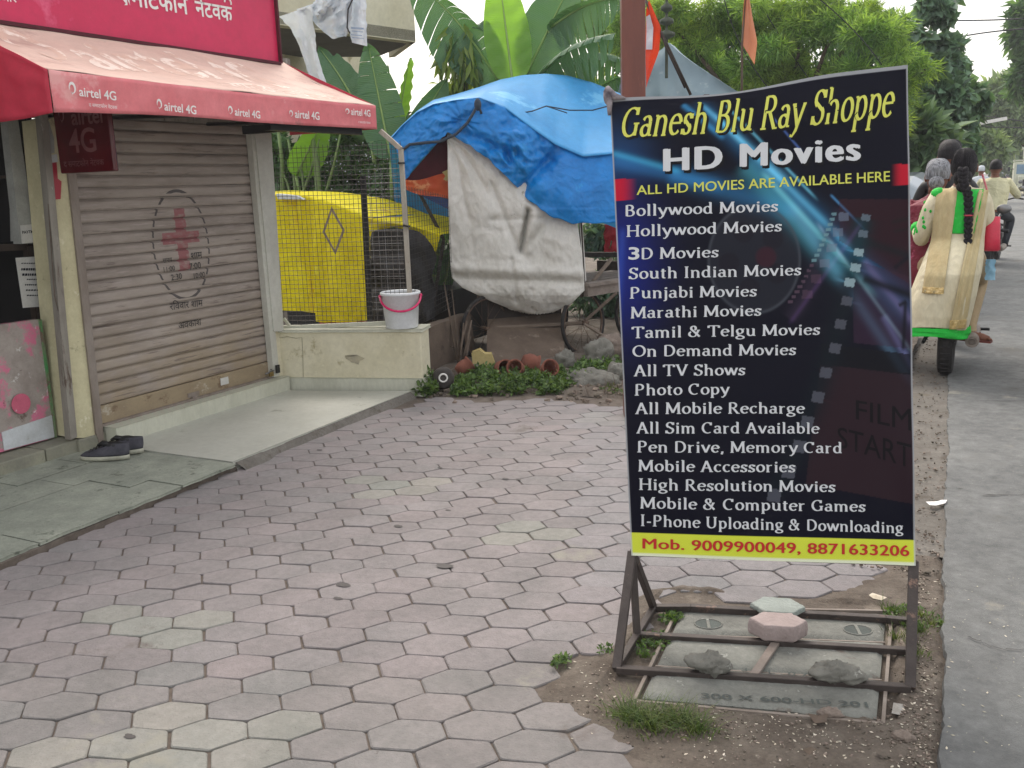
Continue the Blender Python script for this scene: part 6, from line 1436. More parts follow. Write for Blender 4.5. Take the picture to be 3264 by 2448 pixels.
# ================================================================== DRAIN COVERS UNDER THE STAND
A0=G(1472,1321,.0);A1=G(1917,1330,0);Bq0=G(1383,1512,0);Bq1=G(1897,1558,0)
def cpt(s,t): return A0.lerp(A1,s).lerp(Bq0.lerp(Bq1,s),t)
tt_=[(0,.305),(.315,.67),(.678,1.0)]; lab=['concrete drain cover with round hand holes beneath the rear bar','middle concrete drain cover under the two rough rocks','front concrete drain cover stamped 600-HD beside the grass tuft']
frm=MB()
for i,(t0,t1) in enumerate(tt_):
    dc=empty('drain_cover',cpt(.5,(t0+t1)/2),lab[i],'drain cover','concrete drain covers under the banner')
    P=[cpt(0,t0),cpt(1,t0),cpt(1,t1),cpt(0,t1)]; c=sum(P,Vector())/4; P=[c+(p-c)*.985 for p in P]; z0=-.02;z1=.014
    m=MB(); nx,nyy=40,14
    def cf(u,v,P=P,i=i):
        p=P[3].lerp(P[2],u).lerp(P[0].lerp(P[1],u),v); e=min(u,1-u)*nx/1.5; e2=min(v,1-v)*nyy/1.2; f=min(1,e,e2); 
        z=z1-.010*(1-f)**2+.0012*nz(p.x*60,p.y*60)+.001*nz(p.x*25,p.y*25)
        if i==2: 
            d=math.hypot((u-.76)/.10,(v-.16)/.3)
            if d<1: z-=.008*(1-d*d)
        return (p.x,p.y,z)
    m.grid(cf,nx,nyy); m.build('slab',M('cover'),dc,smooth=True)
    m=MB(); m.prism([Vector((p.x,p.y,z0)) for p in P],(0,0,z1-z0-.012)); m.build('slab_body',M('cover'),dc)
    if i==0:
        for (x,y) in ((1530,1348),(1853,1361)):
            h=G(x,y,.0155); ux=(A1-A0).normalized(); uy=Vector((-ux.y,ux.x,0)); m=MB(); n_=24
            m.add([h+ux*.043*math.cos(a)+uy*.032*math.sin(a) for a in np.linspace(0,2*pi,n_+1)[:-1]],[tuple(range(n_))]); m.build('hand_hole',M('coverdark'),dc)
            m=MB(); m.tube([h+ux*.046*math.cos(a)+uy*.035*math.sin(a) for a in np.linspace(0,2*pi,n_+1)],.0025,5,cap=False); m.box(h+Vector((0,0,.0005)),(.010,.066,.004),Matrix.Rotation(math.atan2(ux.y,ux.x),3,'Z')); m.build('lifting_bar',M('cover'),dc)
    if i in (1,2):
        body,sz,x0,y0=(('3 Y L . 0 7',.062,1600,1445) if i==1 else ('300 X 600-HD 201',.052,1512,1502))
        e=G(x0,y0,.0185); x1,y1=(1745,1457) if i==1 else (1872,1522); f=G(x1,y1,.0185); u=(f-e).normalized(); up=Vector((-u.y,u.x,0)); gm=glyph_mesh(body,offset=.012); xs=[v[0] for v in gm[0]]; s=(f-e).length/(max(xs)-min(xs))
        text_obj('lettering',gm,lambda x,y,z=0:e+u*(x*s)+up*(y*s*.62-.012)+Vector((0,0,.0)),M('coverdark'),dc)
frame_c=empty('drain_surround',cpt(.5,.5),'dark iron channel surround of the concrete drain covers','surround')
Q=[cpt(-.02,-.03),cpt(1.02,-.03),cpt(1.02,1.035),cpt(-.02,1.035)]
for a,b_ in zip(Q,Q[1:]+Q[:1]):
    m=MB(); d=(b_-a); R=d.to_track_quat('X','Z').to_matrix(); m.box((a+b_)/2+Vector((0,0,-.002)),(d.length,.010,.026),R); m.build('channel',M('rail'),frame_c)
for t in (.3125,.675):
    a,b_=cpt(0,t),cpt(1,t); d=b_-a; m=MB(); m.box((a+b_)/2+Vector((0,0,-.003)),(d.length,.006,.02),d.to_track_quat('X','Z').to_matrix()); m.build('channel',M('rail'),frame_c)
# ballast: two broken pavers and two rocks
def slabstone(D,z,w,d,h,mt,label,seed,rot=0,tilt=(0,0)):
    rr=random.Random(seed); c=G(*D,z); n_=36; R_=[]
    base=[]
    hexr=[(1,0),(.5,.86),(-.5,.86),(-1,0),(-.5,-.86),(.5,-.86)]
    for i in range(n_):
        a=2*pi*i/n_; k=6*i/n_; i0=int(k)%6; f=k-int(k); p=Vector((*hexr[i0],0)).lerp(Vector((*hexr[(i0+1)%6],0)),f); p=p*(1+.05*nz(i*.7,seed)+.02*rr.uniform(-1,1)); base.append((p.x*w/2,p.y*d/2))
    prof=[(0.0,0),(.9,0),(1.0,.12),(1.01,.5),(.99,.86),(.95,1),(0,1.02)]
    m=MB(); vs=[]
    for (r,hh) in prof:
        for i,(x,y) in enumerate(base):
            jr=1+(.035*nz(i*.9,hh*3,seed) if r>.5 else 0); vs.append((x*r*jr,y*r*jr,h*hh+(.0015*nz(x*50,y*50,seed) if r>0 else 0)))
    m.add(vs,[(j*n_+i,j*n_+(i+1)%n_,(j+1)*n_+(i+1)%n_,(j+1)*n_+i) for j in range(len(prof)-1) for i in range(n_)])
    me=bpy.data.meshes.new('broken_paver'); me.from_pydata(m.v,[],m.f); o=link_mesh('broken_paver',me,M(mt),None); o.location=c; o.rotation_euler=(tilt[0],tilt[1],rot)
    bvm=o.modifiers.new('b','BEVEL'); bvm.width=.002; bvm.limit_method='ANGLE'
    return tag(o,label,'paver','loose pavers weighting the stand')
slabstone((1680,1318),.030,.185,.125,.022,'slabgreen','greenish hexagonal paver lying flat on the rear bar of the stand',3,.25,(.05,0))
slabstone((1680,1372),.032,.190,.115,.058,'slabpink','thick pinkish hexagonal paver resting on the middle bar of the stand',8,.27,(.03,0))
def rubble(D,z,sq,label,seed,mt='rock'):
    o=stone(Vector(G(*D,z)),.06,label,mt,0,sq,seed,'concrete_lump','rocks weighting the stand'); 
    o.rotation_euler=(0,0,.28); return o
rubble((1533,1452),.022,(1.12,.62,.60),'rough grey concrete lump on the front bar, left one of the two',31)
rubble((1806,1469),.022,(1.36,.62,.56),'rough flat bottomed grey concrete lump on the front bar, right of the wooden strut',37,'rock')
rubble((1795,1548),.004,(.62,.32,.25),'crumbled brown lump in the broken corner of the front drain cover',41,'rock2')
# ================================================================== MOTORCYCLES (origin under the rear axle, nose towards +Y)
def motorcycle(label,tank='gloss'):
    t=empty('motorcycle',(0,0,0),label,'motorcycle')
    R=.30
    for nm,y in (('wheel',0),('wheel',1.26)):
        w=bpy.data.objects.new('wheel',None); COL.objects.link(w); w.parent=t; w.location=(0,y,R)
        m=MB(); tw=.055 if y==0 else .042
        m.lathe([(R-.085,-tw*.75),(R-.05,-tw),(R-.02,-tw*.85),(R-.003,-tw*.4),(R,0),(R-.003,tw*.4),(R-.02,tw*.85),(R-.05,tw),(R-.085,tw*.75)],(0,y,R),'X',36)
        for k in range(40):
            a=2*pi*k/40; c=Vector((0,y+math.cos(a)*(R+.001),R+math.sin(a)*(R+.001))); m.box(c,(tw*1.1,.010,.012),Matrix.Rotation(a-pi/2,3,'X'))
        m.build('tyre',M('rubber'),w,smooth=False)
        m=MB(); m.lathe([(R-.085,-.03),(R-.095,-.025),(R-.095,.025),(R-.085,.03)],(0,y,R),'X',36); m.lathe([(0,-.06),(.055,-.055),(.06,0),(.055,.055),(0,.06)],(0,y,R),'X',20)
        for k in range(6): a=2*pi*k/6; m.box((0,y+math.cos(a)*.13,R+math.sin(a)*.13),(.02,.16,.03),Matrix.Rotation(a,3,'X'))
        m.build('rim',M('steel'),w)
    m=MB(); prof=[]
    for k in range(13): a=math.radians(158-108*k/12); prof.append([(x,0+math.cos(a)*(R+.045)*-1*-1,R+math.sin(a)*(R+.045)-abs(x)*.3) for x in (-.07,-.05,0,.05,.07)])
    m.add([p for r in prof for p in r],[(i*5+k,i*5+k+1,(i+1)*5+k+1,(i+1)*5+k) for i in range(12) for k in range(4)]); m.build('mudguard',M('black'),t,smooth=True,solid=.004)
    m=MB(); m.lathe([(.02,-.30),(.046,-.27),(.052,.0),(.050,.28),(.030,.34),(.02,.5)],(.17,.05,.30),'Y',20); m.lathe([(.0,-.275),(.030,-.275),(.030,-.30),(.046,-.29)],(.17,.05,.30),'Y',16); m.build('exhaust',M('rail'),t,smooth=True)
    m=MB(); m.tube([(-.09,0,R),(-.10,.3,.36),(-.1,.55,.4)],.02,6); m.tube([(.09,0,R),(.10,.3,.36),(.1,.55,.4)],.02,6); m.box((-.1,.25,.33),(.03,.5,.09)); m.tube([(-.2,-.02,.33),(-.1,.0,.31)],.02,6); m.tube([(-.16,.02,.24),(-.17,.1,.22),(-.13,.2,.3)],.014,6); m.box((-.14,.0,.40),(.02,.06,.06))
    m.tube([(-.11,.62,.42),(0,1.0,.95)],.022,6); m.tube([(-.11,-.05,.68),(-.11,.62,.62)],.016,6); m.tube([(.11,-.05,.68),(.11,.62,.62)],.016,6)
    m.tube([(.28,.30,.31),(-.28,.30,.31)],.012,6); m.tube([(.1,.02,.34),(.1,-.02,.66)],.022,8); m.tube([(-.1,.02,.34),(-.1,-.02,.66)],.022,8); m.build('frame',M('black'),t,smooth=False)
    m=MB(); m.box((0,.62,.38),(.24,.30,.26)); m.lathe([(.07,-.14),(.09,-.1),(.09,.1),(.07,.14)],(0,.66,.36),'X',16)
    for k in range(6): m.box((0,.70,.50+.022*k),(.17,.16,.008))
    m.build('engine',M('steel'),t,bevel=.008)
    m=MB(); rg=[]
    for (y,w,z,h) in ((-.18,.09,.80,.03),(-.1,.12,.80,.05),(.2,.13,.79,.06),(.5,.11,.78,.06),(.58,.07,.79,.04)): rg.append([(w*math.cos(a),y,z+h*math.sin(a)) for a in np.linspace(0,2*pi,13)[:-1]])
    m.loft(rg); m.build('seat',M('black'),t,smooth=True)
    m=MB(); rg=[]
    for (y,w,z,h) in ((.56,.07,.82,.05),(.66,.13,.84,.10),(.85,.14,.87,.11),(1.0,.08,.90,.06)): rg.append([(w*math.cos(a),y,z+h*math.sin(a)) for a in np.linspace(0,2*pi,15)[:-1]])
    m.loft(rg); m.build('tank',M(tank),t,smooth=True)
    m=MB(); m.tube([(0,1.26,R),(.0,1.26,R)],.01,4); m.tube([(.09,1.26,R),(.09,1.02,.95)],.02,8); m.tube([(-.09,1.26,R),(-.09,1.02,.95)],.02,8); m.build('fork',M('chrome'),t,smooth=True)
    m=MB(); m.tube([(-.36,.80,1.02),(-.22,.92,1.04),(0,1.0,.98),(.22,.92,1.04),(.36,.80,1.02)],.013,8); m.build('handlebar',M('black'),t,smooth=True)
    m=MB(); m.ell((0,1.13,.90),(.09,.06,.09)); m.build('headlight',M('chrome'),t,smooth=True)
    for s in (-1,1):
        m=MB(); m.tube([(.25*s,.9,1.03),(.30*s,.88,1.16)],.005,5); m.ell((.32*s,.87,1.19),(.055,.012,.038)); m.build('mirror',M('chrome'),t,smooth=True)
        m=MB(); m.ell((.12*s,-.2,.66),(.03,.025,.022)); m.build('indicator',mat('amber','c06a1a','a85a14',10,.3),t,smooth=True)
    m=MB(); m.box((0,-.23,.70),(.12,.05,.07)); m.build('tail_light',mat('tail_red','a01020','8a0c1a',10,.25),t,bevel=.01)
    m=MB(); m.box((0,-.29,.55),(.20,.006,.13)); m.box((0,-.26,.62),(.1,.05,.02)); m.build('number_plate',M('white_panel'),t)
    return t
def place(t,x,y,rz=0): t.location=(x,y,0); t.rotation_euler=(0,0,rz)
bk1=motorcycle('black motorcycle carrying three riders, nearest on the road edge')
c=G(2040,812); place(bk1,c.x,c.y+.06,0)
BX,BY=c.x,c.y+.06
# ================================================================== PEOPLE
def skin_mesh(joints,edges,radii,sub=2):
    me=bpy.data.meshes.new('body'); me.from_pydata(joints,edges,[]); o=bpy.data.objects.new('tmp',me); COL.objects.link(o)
    md=o.modifiers.new('s','SKIN'); 
    for i,r in enumerate(radii):
        sv=me.skin_vertices[0].data[i]; sv.radius=(r,r) if not isinstance(r,tuple) else r; sv.use_root=(i==0)
    md.use_smooth_shade=True
    sb=o.modifiers.new('u','SUBSURF'); sb.levels=sub; sb.render_levels=sub
    dg=bpy.context.evaluated_depsgraph_get(); r=bpy.data.meshes.new_from_object(o.evaluated_get(dg)); bpy.data.objects.remove(o); bpy.data.meshes.remove(me)
    r.polygons.foreach_set('use_smooth',[True]*len(r.polygons)); return r
def rider(name_loc,label,shirt,trousers,hairm,headz=1.45,lean=.06,arms='bars',sc=1.0,fem=False,headturn=0,group=None,sw=.19,legs=True):
    """seated figure, pelvis at the origin height .80, facing +Y"""
    t=empty('person',name_loc,label,'person',group)
    L=wloc(t); J=[];Ed=[];R_=[]
    def j(x,y,z,r,p=None):
        J.append((x,y,z)); R_.append(r); 
        if p is not None: Ed.append((p,len(J)-1))
        return len(J)-1
    pel=j(0,0,.86,.13); wa=j(0,.02,1.02,.12,pel); ch=j(0,.03+lean*.5,1.22,(.14,.12),wa); nk=j(0,.02+lean,1.37,.06,ch); hd=j(0,.03+lean,1.45,.055,nk)
    hands=[]
    for s in (-1,1):
        sh=j(s*sw*.86,.02+lean,1.315,.06,ch)
        if arms=='bars': el=j(s*.30,.24,1.12,.045,sh); ha=j(s*.32,.50,1.06,.032,el); fi=j(s*.31,.58,1.05,.026,ha)
        else: el=j(s*(sw+.05),.08,1.08,.045,sh); ha=j(s*.20,.30,1.02,.032,el); fi=j(s*.17,.38,1.01,.026,ha)
        if legs:
            hp=j(s*.10,.05,.84,.10,pel); kn=j(s*.24,.42,.72,.075,hp); an=j(s*.20,.26,.34,.045,kn); ft=j(s*.20,.42,.29,.035,an)
    me=skin_mesh(J,Ed,R_); me.name='body'
    b=link_mesh('body',me,None,t)
    for q in (shirt,trousers,'skin'): me.materials.append(M(q))
    for p in me.polygons:
        c=p.center; lim=.93+.0*c.x
        k=0
        if c.z<lim and abs(c.x)<.45: k=1
        if c.y>.46 and c.z>.95: k=2
        if c.z>1.385 : k=2
        if c.z<.31: k=2
        p.material_index=k
    # head: skull, face, ears, hair
    hc=Vector((0,.04+lean,headz+.07))+L
    Rm=Matrix.Rotation(headturn,3,'Z')
    m=MB(); m.ell(hc,(.078,.095,.115),18,14,Rm); m.ell(hc+Rm@Vector((0,.085,-.02)),(.014,.022,.024)); 
    for s in (-1,1): m.ell(hc+Rm@Vector((s*.08,.0,-.01)),(.012,.02,.03))
    m.tube([hc+Vector((0,-.01,-.05)),hc+Vector((0,-.02,-.14))],[.055,.06],10); m.build('head',M('skin'),t,smooth=True)
    m=MB(); 
    for s in (-1,1): m.ell(hc+Rm@Vector((s*.032,.083,.01)),(.013,.008,.008))
    m.build('eyes',M('black'),t); 
    m=MB(); m.grid(lambda u,v:hc+Rm@Vector(((.088+.006*nz(u*20,v*9))*math.sin(pi*v*.62)*math.cos(2*pi*u),-.012+(.105+.008*nz(u*16,v*6))*math.sin(pi*v*.62)*math.sin(2*pi*u)*(1 if math.sin(2*pi*u)<0 else .82),.022+.112*math.cos(pi*v*.62)+(.0 if math.sin(2*pi*u)<0.2 else .045*v))),26,16); m.build('hair',M(hairm),t,smooth=True)
    return t
r1=rider((0,0,0),'dark haired rider at the front of the three on the nearest motorcycle','black','jeans','hair',arms='hold')
q=OY(2052,345,BY+.72); r1.location=(q.x,BY+.55,q.z-1.52+.02)
g1=rider((0,0,0),'grey haired woman in a maroon sari seated in the middle of the nearest motorcycle','mar_sari','mar_sari','greyhair',arms='hold',sw=.18)
q=OY(2025,377,BY+.30); g1.location=(q.x,BY+.24,q.z-1.535)
m=MB(); m.ell(Vector((0,-.01,1.475)),(.055,.05,.05)); o=m.build('hair_bun',M('greyhair'),None,smooth=True); o.parent=g1
# sari drape over the middle rider
def rings(spec,n=28,tw=0):
    out_=[]
    for (cx,cy,z,rx,ry) in spec:
        out_.append([(cx+rx*math.copysign(abs(math.cos(a))**.85,math.cos(a)),cy+ry*math.copysign(abs(math.sin(a))**.85,math.sin(a)),z) for a in np.linspace(0,2*pi,n+1)[:-1]])
    return out_
def drape(spec,n=56,fold=.012,freq=9,seed=0):
    """cloth lofted through elliptical sections with running folds"""
    secs=[]
    S_=np.array(spec); zz=np.linspace(0,len(S_)-1,len(S_)*5)
    for k,f in enumerate(zz):
        i=min(int(f),len(S_)-2); t=f-i; t=t*t*(3-2*t); s=S_[i]*(1-t)+S_[i+1]*t; g=f/(len(S_)-1)
        ring=[]
        for a in np.linspace(0,2*pi,n+1)[:-1]:
            d=1+fold/.2*(.25+g)*(math.sin(a*freq+2.5*math.sin(g*3+seed))*.5+.9*nz(a*1.6+seed,g*4))
            ring.append((s[0]+s[3]*d*math.cos(a),s[1]+s[4]*d*math.sin(a),s[2]+.012*math.sin(a*3)*g))
        secs.append(ring)
    return secs
m=MB(); m.loft(drape([(0,.02,1.36,.07,.06),(0,.02,1.31,.18,.10),(0,.02,1.15,.20,.13),(-.02,.02,.95,.19,.15),(-.06,.05,.80,.24,.18),(-.14,.12,.55,.22,.16),(-.16,.14,.35,.16,.12)],fold=.014)); o=m.build('sari',M('mar_sari'),None,smooth=True); o.parent=g1
m=MB(); m.loft(drape([(-.17,.05,1.30,.05,.06),(-.21,.10,1.18,.065,.06),(-.22,.16,1.08,.06,.05)],fold=.004)); o=m.build('sleeve',mat('pink_sleeve','b8344f','9c2740',7,.7,.3,30),None,smooth=True); o.parent=g1
# --- woman in cream kurta, seen from behind
wx=OY(2077,400,BY).x
wm_=empty('person',(wx,BY-.02,0),'woman in cream and green kurta with a long black braid, last on the nearest motorcycle','person')
Wl=wloc(wm_)
J=[(0,0,.86),(0,0,1.05),(0,.0,1.24),(0,-.0,1.385),(0,.01,1.46)];R_=[.13,.11,(.13,.10),.052,.05];Ed=[(0,1),(1,2),(2,3),(3,4)]
def addj(p,r,e): J.append(p);R_.append(r);Ed.append((e,len(J)-1));return len(J)-1
q=OY(1992,510,BY+.1); hq=OY(1975,465,BY+.35)
s1=addj((-.155,0,1.335),.055,2); e1=addj((q.x-wx,.03,q.z),.043,s1); h1=addj((hq.x-wx+.01,.28,hq.z-.03),.028,e1); f1=addj((hq.x-wx,.36,hq.z+.02),.024,h1)
s2=addj((.155,0,1.335),.055,2); e2=addj((.20,.06,1.10),.045,s2); h2=addj((.10,.24,1.02),.03,e2)
kq=OY(1985,570,BY+.25); l1=addj((-.12,.08,.84),.10,0); k1=addj((kq.x-wx-.12,.42,.70),.075,l1); a1=addj((-.25,.30,.36),.045,k1); t1_=addj((-.25,.42,.31),.035,a1)
l2=addj((.12,.08,.84),.10,0); k2=addj((.15,.38,.66),.075,l2); a2=addj((.12,.05,.37),.045,k2); 
t2=addj((.14,-.02,.325),.038,a2); t3=addj((.14,-.10,.315),.028,t2)
me=skin_mesh(J,Ed,R_); b=link_mesh('body',me,None,wm_)
for qn in ('kurta','pant','skin'): me.materials.append(M(qn))
for p in me.polygons:
    c=p.center; k=0
    if c.z<.9: k=1
    if c.z<.35 or c.z>1.39 or (c.y>.12 and c.z>.95): k=2
    p.material_index=k
hx=-(wx-OY(2082,360,BY).x)
hc=Vector((hx,.03,1.535))+Wl
m=MB(); m.ell(hc,(.076,.094,.112),18,14); m.tube([hc+Vector((0,-.01,-.08)),Wl+Vector((0,0,1.37))],[.05,.055],10); m.ell(hc+Vector((.084,.02,-.02)),(.012,.02,.03)); m.ell(hc+Vector((0,.095,-.02)),(.014,.02,.022)); m.build('head',M('skin'),wm_,smooth=True)
m=MB(); m.grid(lambda u,v:hc+Vector(((.088+.004*nz(u*14,v*5))*math.sin(pi*v*.80)**.85*math.cos(2*pi*u),-.018+.108*math.sin(pi*v*.80)**.85*math.sin(2*pi*u)*(1 if math.sin(2*pi*u)<.1 else .7),.006+.118*math.cos(pi*v*.80))),32,20); m.ell(hc+Vector((.0,-.085,-.085)),(.062,.045,.075)); m.ell(hc+Vector((.0,-.10,-.15)),(.04,.035,.05)); m.build('hair',M('hair'),wm_,smooth=True)
m=MB()
for k in range(46):
    a=random.uniform(pi*1.02,pi*1.98); e=random.uniform(.1,.5); p0=hc+Vector((.06*math.cos(a)*.6,-.05+.05*math.sin(a),.112-.02*abs(math.cos(a)))); 
    pts=[]
    for q_ in range(7):
        f=q_/6; th=pi*(.12+.66*f); rr_=1.01+.012*nz(k*3.3,f*3); pts.append(hc+Vector((.088*rr_*math.sin(th)**.85*math.cos(a)*(1-.55*max(0,f-.55)),-.018+.108*rr_*math.sin(th)**.85*math.sin(a),.006+.118*rr_*math.cos(th))))
    m.tube(pts,.0024,3,cap=False)
m.build('hair_strands',M('hair'),wm_,kind='stuff',smooth=True)
m=MB(); bx=OY(2092,470,BY-.12).x-wx
br=[Vector((hx,-.125,1.50)),Vector((hx+.005,-.135,1.42)),Vector((bx-.01,-.145,1.32)),Vector((bx,-.15,1.20)),Vector((bx+.005,-.155,1.08)),Vector((bx+.01,-.155,.96))]
def bez(P,t):
    f=t*(len(P)-1); i=min(int(f),len(P)-2); return P[i].lerp(P[i+1],f-i)
for k in range(17):
    t=k/16; p=bez(br,t)+Wl; r=(.030+.005*nz(k*1.3,2))*(1-.35*t); 
    for s in (-1,1): m.ell(p+Vector((s*r*.42,-.006,0)),(r*.72,r*.7,.030),10,8,Matrix.Rotation(s*.6,3,'Y'))
m.tube([bez(br,1)+Wl,bez(br,1)+Wl+Vector((.004,0,-.05))],[.02,.012],7)
m.build('braid',M('hair'),wm_,smooth=True)
m=MB(); p=bez(br,.62)+Wl; m.tube([p+Vector((.028*math.cos(a),-.0+.026*math.sin(a),0)) for a in np.linspace(0,2*pi,13)],.005,5,cap=False); m.build('hair_tie',M('redbag'),wm_)
# kurta: shoulders to hem, back panel hanging over the seat
cx=lambda D,z:OY(D,400,BY).x-wx
k_spec=[(0,0,1.375,.07,.06),(0,-.0,1.345,.17,.085),(0,-.005,1.28,.192,.11),(0,-.01,1.15,.175,.12),(.0,-.01,1.02,.17,.13),(-.02,-.06,.90,.19,.21),(-.04,-.12,.78,.205,.25),(-.07,-.16,.62,.22,.22),(-.105,-.18,.48,.235,.20),(-.13,-.18,.40,.25,.19)]
m=MB(); m.loft([[(x+Wl.x,y+Wl.y,z) for x,y,z in r] for r in drape(k_spec,64,.010,5,1)],cap=False); m.build('kurta',M('kurta'),wm_,smooth=True,solid=.003)
m=MB(); m.loft([[(x+Wl.x,y+Wl.y,z) for x,y,z in r] for r in drape([(-.13,-.18,.405,.254,.194),(-.133,-.18,.37,.258,.196),(-.136,-.18,.335,.262,.198)],64,.008,5,1)],cap=False); m.build('hem_band',M('green'),wm_,smooth=True,solid=.003)
def backpatch(x0,x1,z0,z1,lift,name,mt,zfun=None,nx=14,nz_=18,amp=.004,taper=0,x0b=None,x1b=None,seed=0):
    """cloth patch lying on the woman's back"""
    K_=np.array(k_spec); 
    def fn(u,v):
        z=z1+(z0-z1)*v; a0=x0+((x0b if x0b is not None else x0)-x0)*v; a1=x1+((x1b if x1b is not None else x1)-x1)*v; x=a0+(a1-a0)*u
        zz=K_[::-1,2]; rx=np.interp(z,zz,K_[::-1,3]); ry=np.interp(z,zz,K_[::-1,4]); c_=np.interp(z,zz,K_[::-1,0]); cy=np.interp(z,zz,K_[::-1,1])
        s=min(.96,abs((x-c_)/rx)); y=cy-ry*math.sqrt(1-s*s)-lift-amp*(1+math.sin(u*14+v*4+seed)+nz(u*5,v*7,seed))
        return Vector((x,y,z))+Wl
    m=MB(); m.grid(fn,nx,nz_); return m.build(name,M(mt),wm_,smooth=True,solid=.003)
backpatch(-.045,.145,1.06,1.365,.006,'yoke','green')

backpatch(-.155,-.02,.66,1.375,.012,'dupatta','dupatta',x0b=-.195,x1b=-.055,amp=.005,seed=2,nz_=40,nx=22)
backpatch(.115,.178,.40,1.36,.012,'dupatta','dupatta',x0b=-.005,x1b=.095,amp=.005,seed=5,nz_=50,nx=22)
backpatch(-.195,-.055,.655,.70,.020,'dupatta_trim','gold'); backpatch(-.005,.10,.405,.47,.022,'dupatta_trim','gold')
# sleeve with cuff
S0=Vector((-.165,0,1.33))+Wl;S1=Vector(J[e1])+Wl;S2=Vector(J[h1])+Wl
m=MB(); m.tube([S0+Vector((.03,0,.01)),S0.lerp(S1,.35),S0.lerp(S1,.75),S1+Vector((0,0,-.01)),S1.lerp(S2,.45)],[.062,.062,.06,.058,.05],14); m.build('sleeve',M('kurta'),wm_,smooth=True)
m=MB(); m.tube([S1.lerp(S2,.32),S1.lerp(S2,.55)],[.056,.052],14); m.build('cuff',M('green'),wm_,smooth=True)
m=MB(); m.ell(S0+Vector((.02,-.005,.008)),(.056,.062,.048),14,8)
for k in range(26):
    t=random.uniform(.15,1); a=random.uniform(2.3,5.0); p=S0.lerp(S1,t)+Vector((.056*math.cos(a),.056*math.sin(a)-.002,random.uniform(-.01,.01)))
    m.ell(p,(.011,.011,.014),6,4)
m.build('embroidery',M('green'),wm_,smooth=True)
# hand with fingers on her left side
hp=Vector(J[f1])+Wl; m=MB()
m.ell(hp,(.028,.018,.038),12,8)
for k in range(4): m.tube([hp+Vector((-.02+.013*k,0,.03)),hp+Vector((-.024+.014*k,.02,.055-.003*abs(k-1))),hp+Vector((-.022+.013*k,.038,.062-.004*abs(k-1)))],[.0085,.0075,.006],7)
m.tube([hp+Vector((.02,0,.0)),hp+Vector((.038,.012,.02)),hp+Vector((.04,.02,.036))],[.010,.009,.007],7); m.build('hand',M('skin'),wm_,smooth=True)
# sandal and foot on the right peg
fq=OY(2100,727,BY-.1); fx=fq.x; fz=fq.z
m=MB(); m.tube([(fx-.10,BY-.06,fz+.01),(fx,BY-.10,fz+.008),(fx+.07,BY-.13,fz+.0),(fx+.11,BY-.15,fz-.004)],[.028,.032,.030,.018],12)
for k in range(5): m.tube([(fx+.10,BY-.17+.016*k,fz-.002),(fx+.130-.005*k,BY-.175+.017*k,fz-.006)],[.009,.007],6)
m.build('foot',M('skin'),wm_,smooth=True)
m=MB(); m.prism([(fx-.12,BY-.12,fz-.028),(fx+.12,BY-.20,fz-.03),(fx+.135,BY-.12,fz-.03),(fx-.10,BY-.03,fz-.028)],(0,0,.014)); m.tube([(fx+.04,BY-.16,fz-.01),(fx+.05,BY-.12,fz+.034),(fx+.06,BY-.08,fz-.01)],.007,6); m.build('sandal',mat('sandal','7a3f36','6a352e',14,.7),wm_,bevel=.003)
# red shoulder bag
bg_=empty('shoulder_bag',OY(2143,500,BY),'pinkish red handbag hanging at the right side of the woman in cream','handbag')
q=OY(2143,505,BY); m=MB(); rg=[]
for (z,w,d) in ((-.125,.05,.03),(-.115,.062,.045),(-.03,.055,.05),(.06,.05,.04),(.12,.045,.02)): rg.append([(q.x+w*math.cos(a),q.y+.03+d*math.sin(a),q.z+z) for a in np.linspace(0,2*pi,19)[:-1]])
m.loft(rg); m.build('body',M('redbag'),bg_,smooth=True)
m=MB(); m.tube([q+Vector((-.03,0,.11)),q+Vector((-.05,-.03,.30)),q+Vector((-.09,-.02,.42))],.007,6); m.build('strap',mat('strap','d98a90','b83a50',60,.6),bg_)
m=MB(); m.grid(lambda u,v:OY(2128+22*u+4*nz(v*5,u),560+45*v,BY+.05+.03*nz(u*3,v*3)),8,10); tag(m.build('blue_scarf_end',mat('pale_blue_cloth','9cc6dc','86b2cb',9,.7,.4,20,trans=.2),None,smooth=True),'pale blue cloth end hanging beside the red handbag','cloth')
# --- second motorcycle with cream shirt rider and white capped passenger ahead
c=G(2149,578); bk2=motorcycle('motorcycle further up the road ridden by the man in a cream shirt'); place(bk2,OY(2147,400,c.y+.1).x,c.y+.1,-.10)
B2x,B2y=c.x,c.y+.1
r2=rider((0,0,0),'man in a cream shirt riding the second motorcycle','creamshirt','jeans','hair',arms='bars',sw=.21)
q=OY(2140,365,B2y+.2); r2.location=(OY(2147,400,B2y+.2).x,B2y+.2,max(0.0,q.z-1.52)); r2.rotation_euler=(0,0,-.10)
m=MB(); m.loft(drape([(0,.06,1.37,.08,.07),(0,.06,1.32,.20,.11),(0,.03,1.15,.22,.14),(0,.0,1.0,.20,.15),(0,-.02,.88,.20,.16)],fold=.010)); o=m.build('shirt',M('creamshirt'),None,smooth=True); o.parent=r2
for s in (-1,1):
    m=MB(); m.tube([(s*.17,.08,1.315),(s*.30,.24,1.12),(s*.31,.40,1.08)],[.07,.062,.052],12); o=m.build('sleeve',M('creamshirt'),None,smooth=True); o.parent=r2
m=MB(); m.loft(drape([(0,-.02,.885,.205,.165),(0,-.02,.85,.205,.165)],fold=.004)); o=m.build('belt',mat('brown_belt','7a4a2c','66401f',9,.6),None,smooth=True); o.parent=r2
c3=G(2118,498); bk3=copy_tree(bk2); bk3['label']='motorcycle ahead, ridden by the figure with a white head cloth'; place(bk3,c3.x,c3.y+2.5,0)
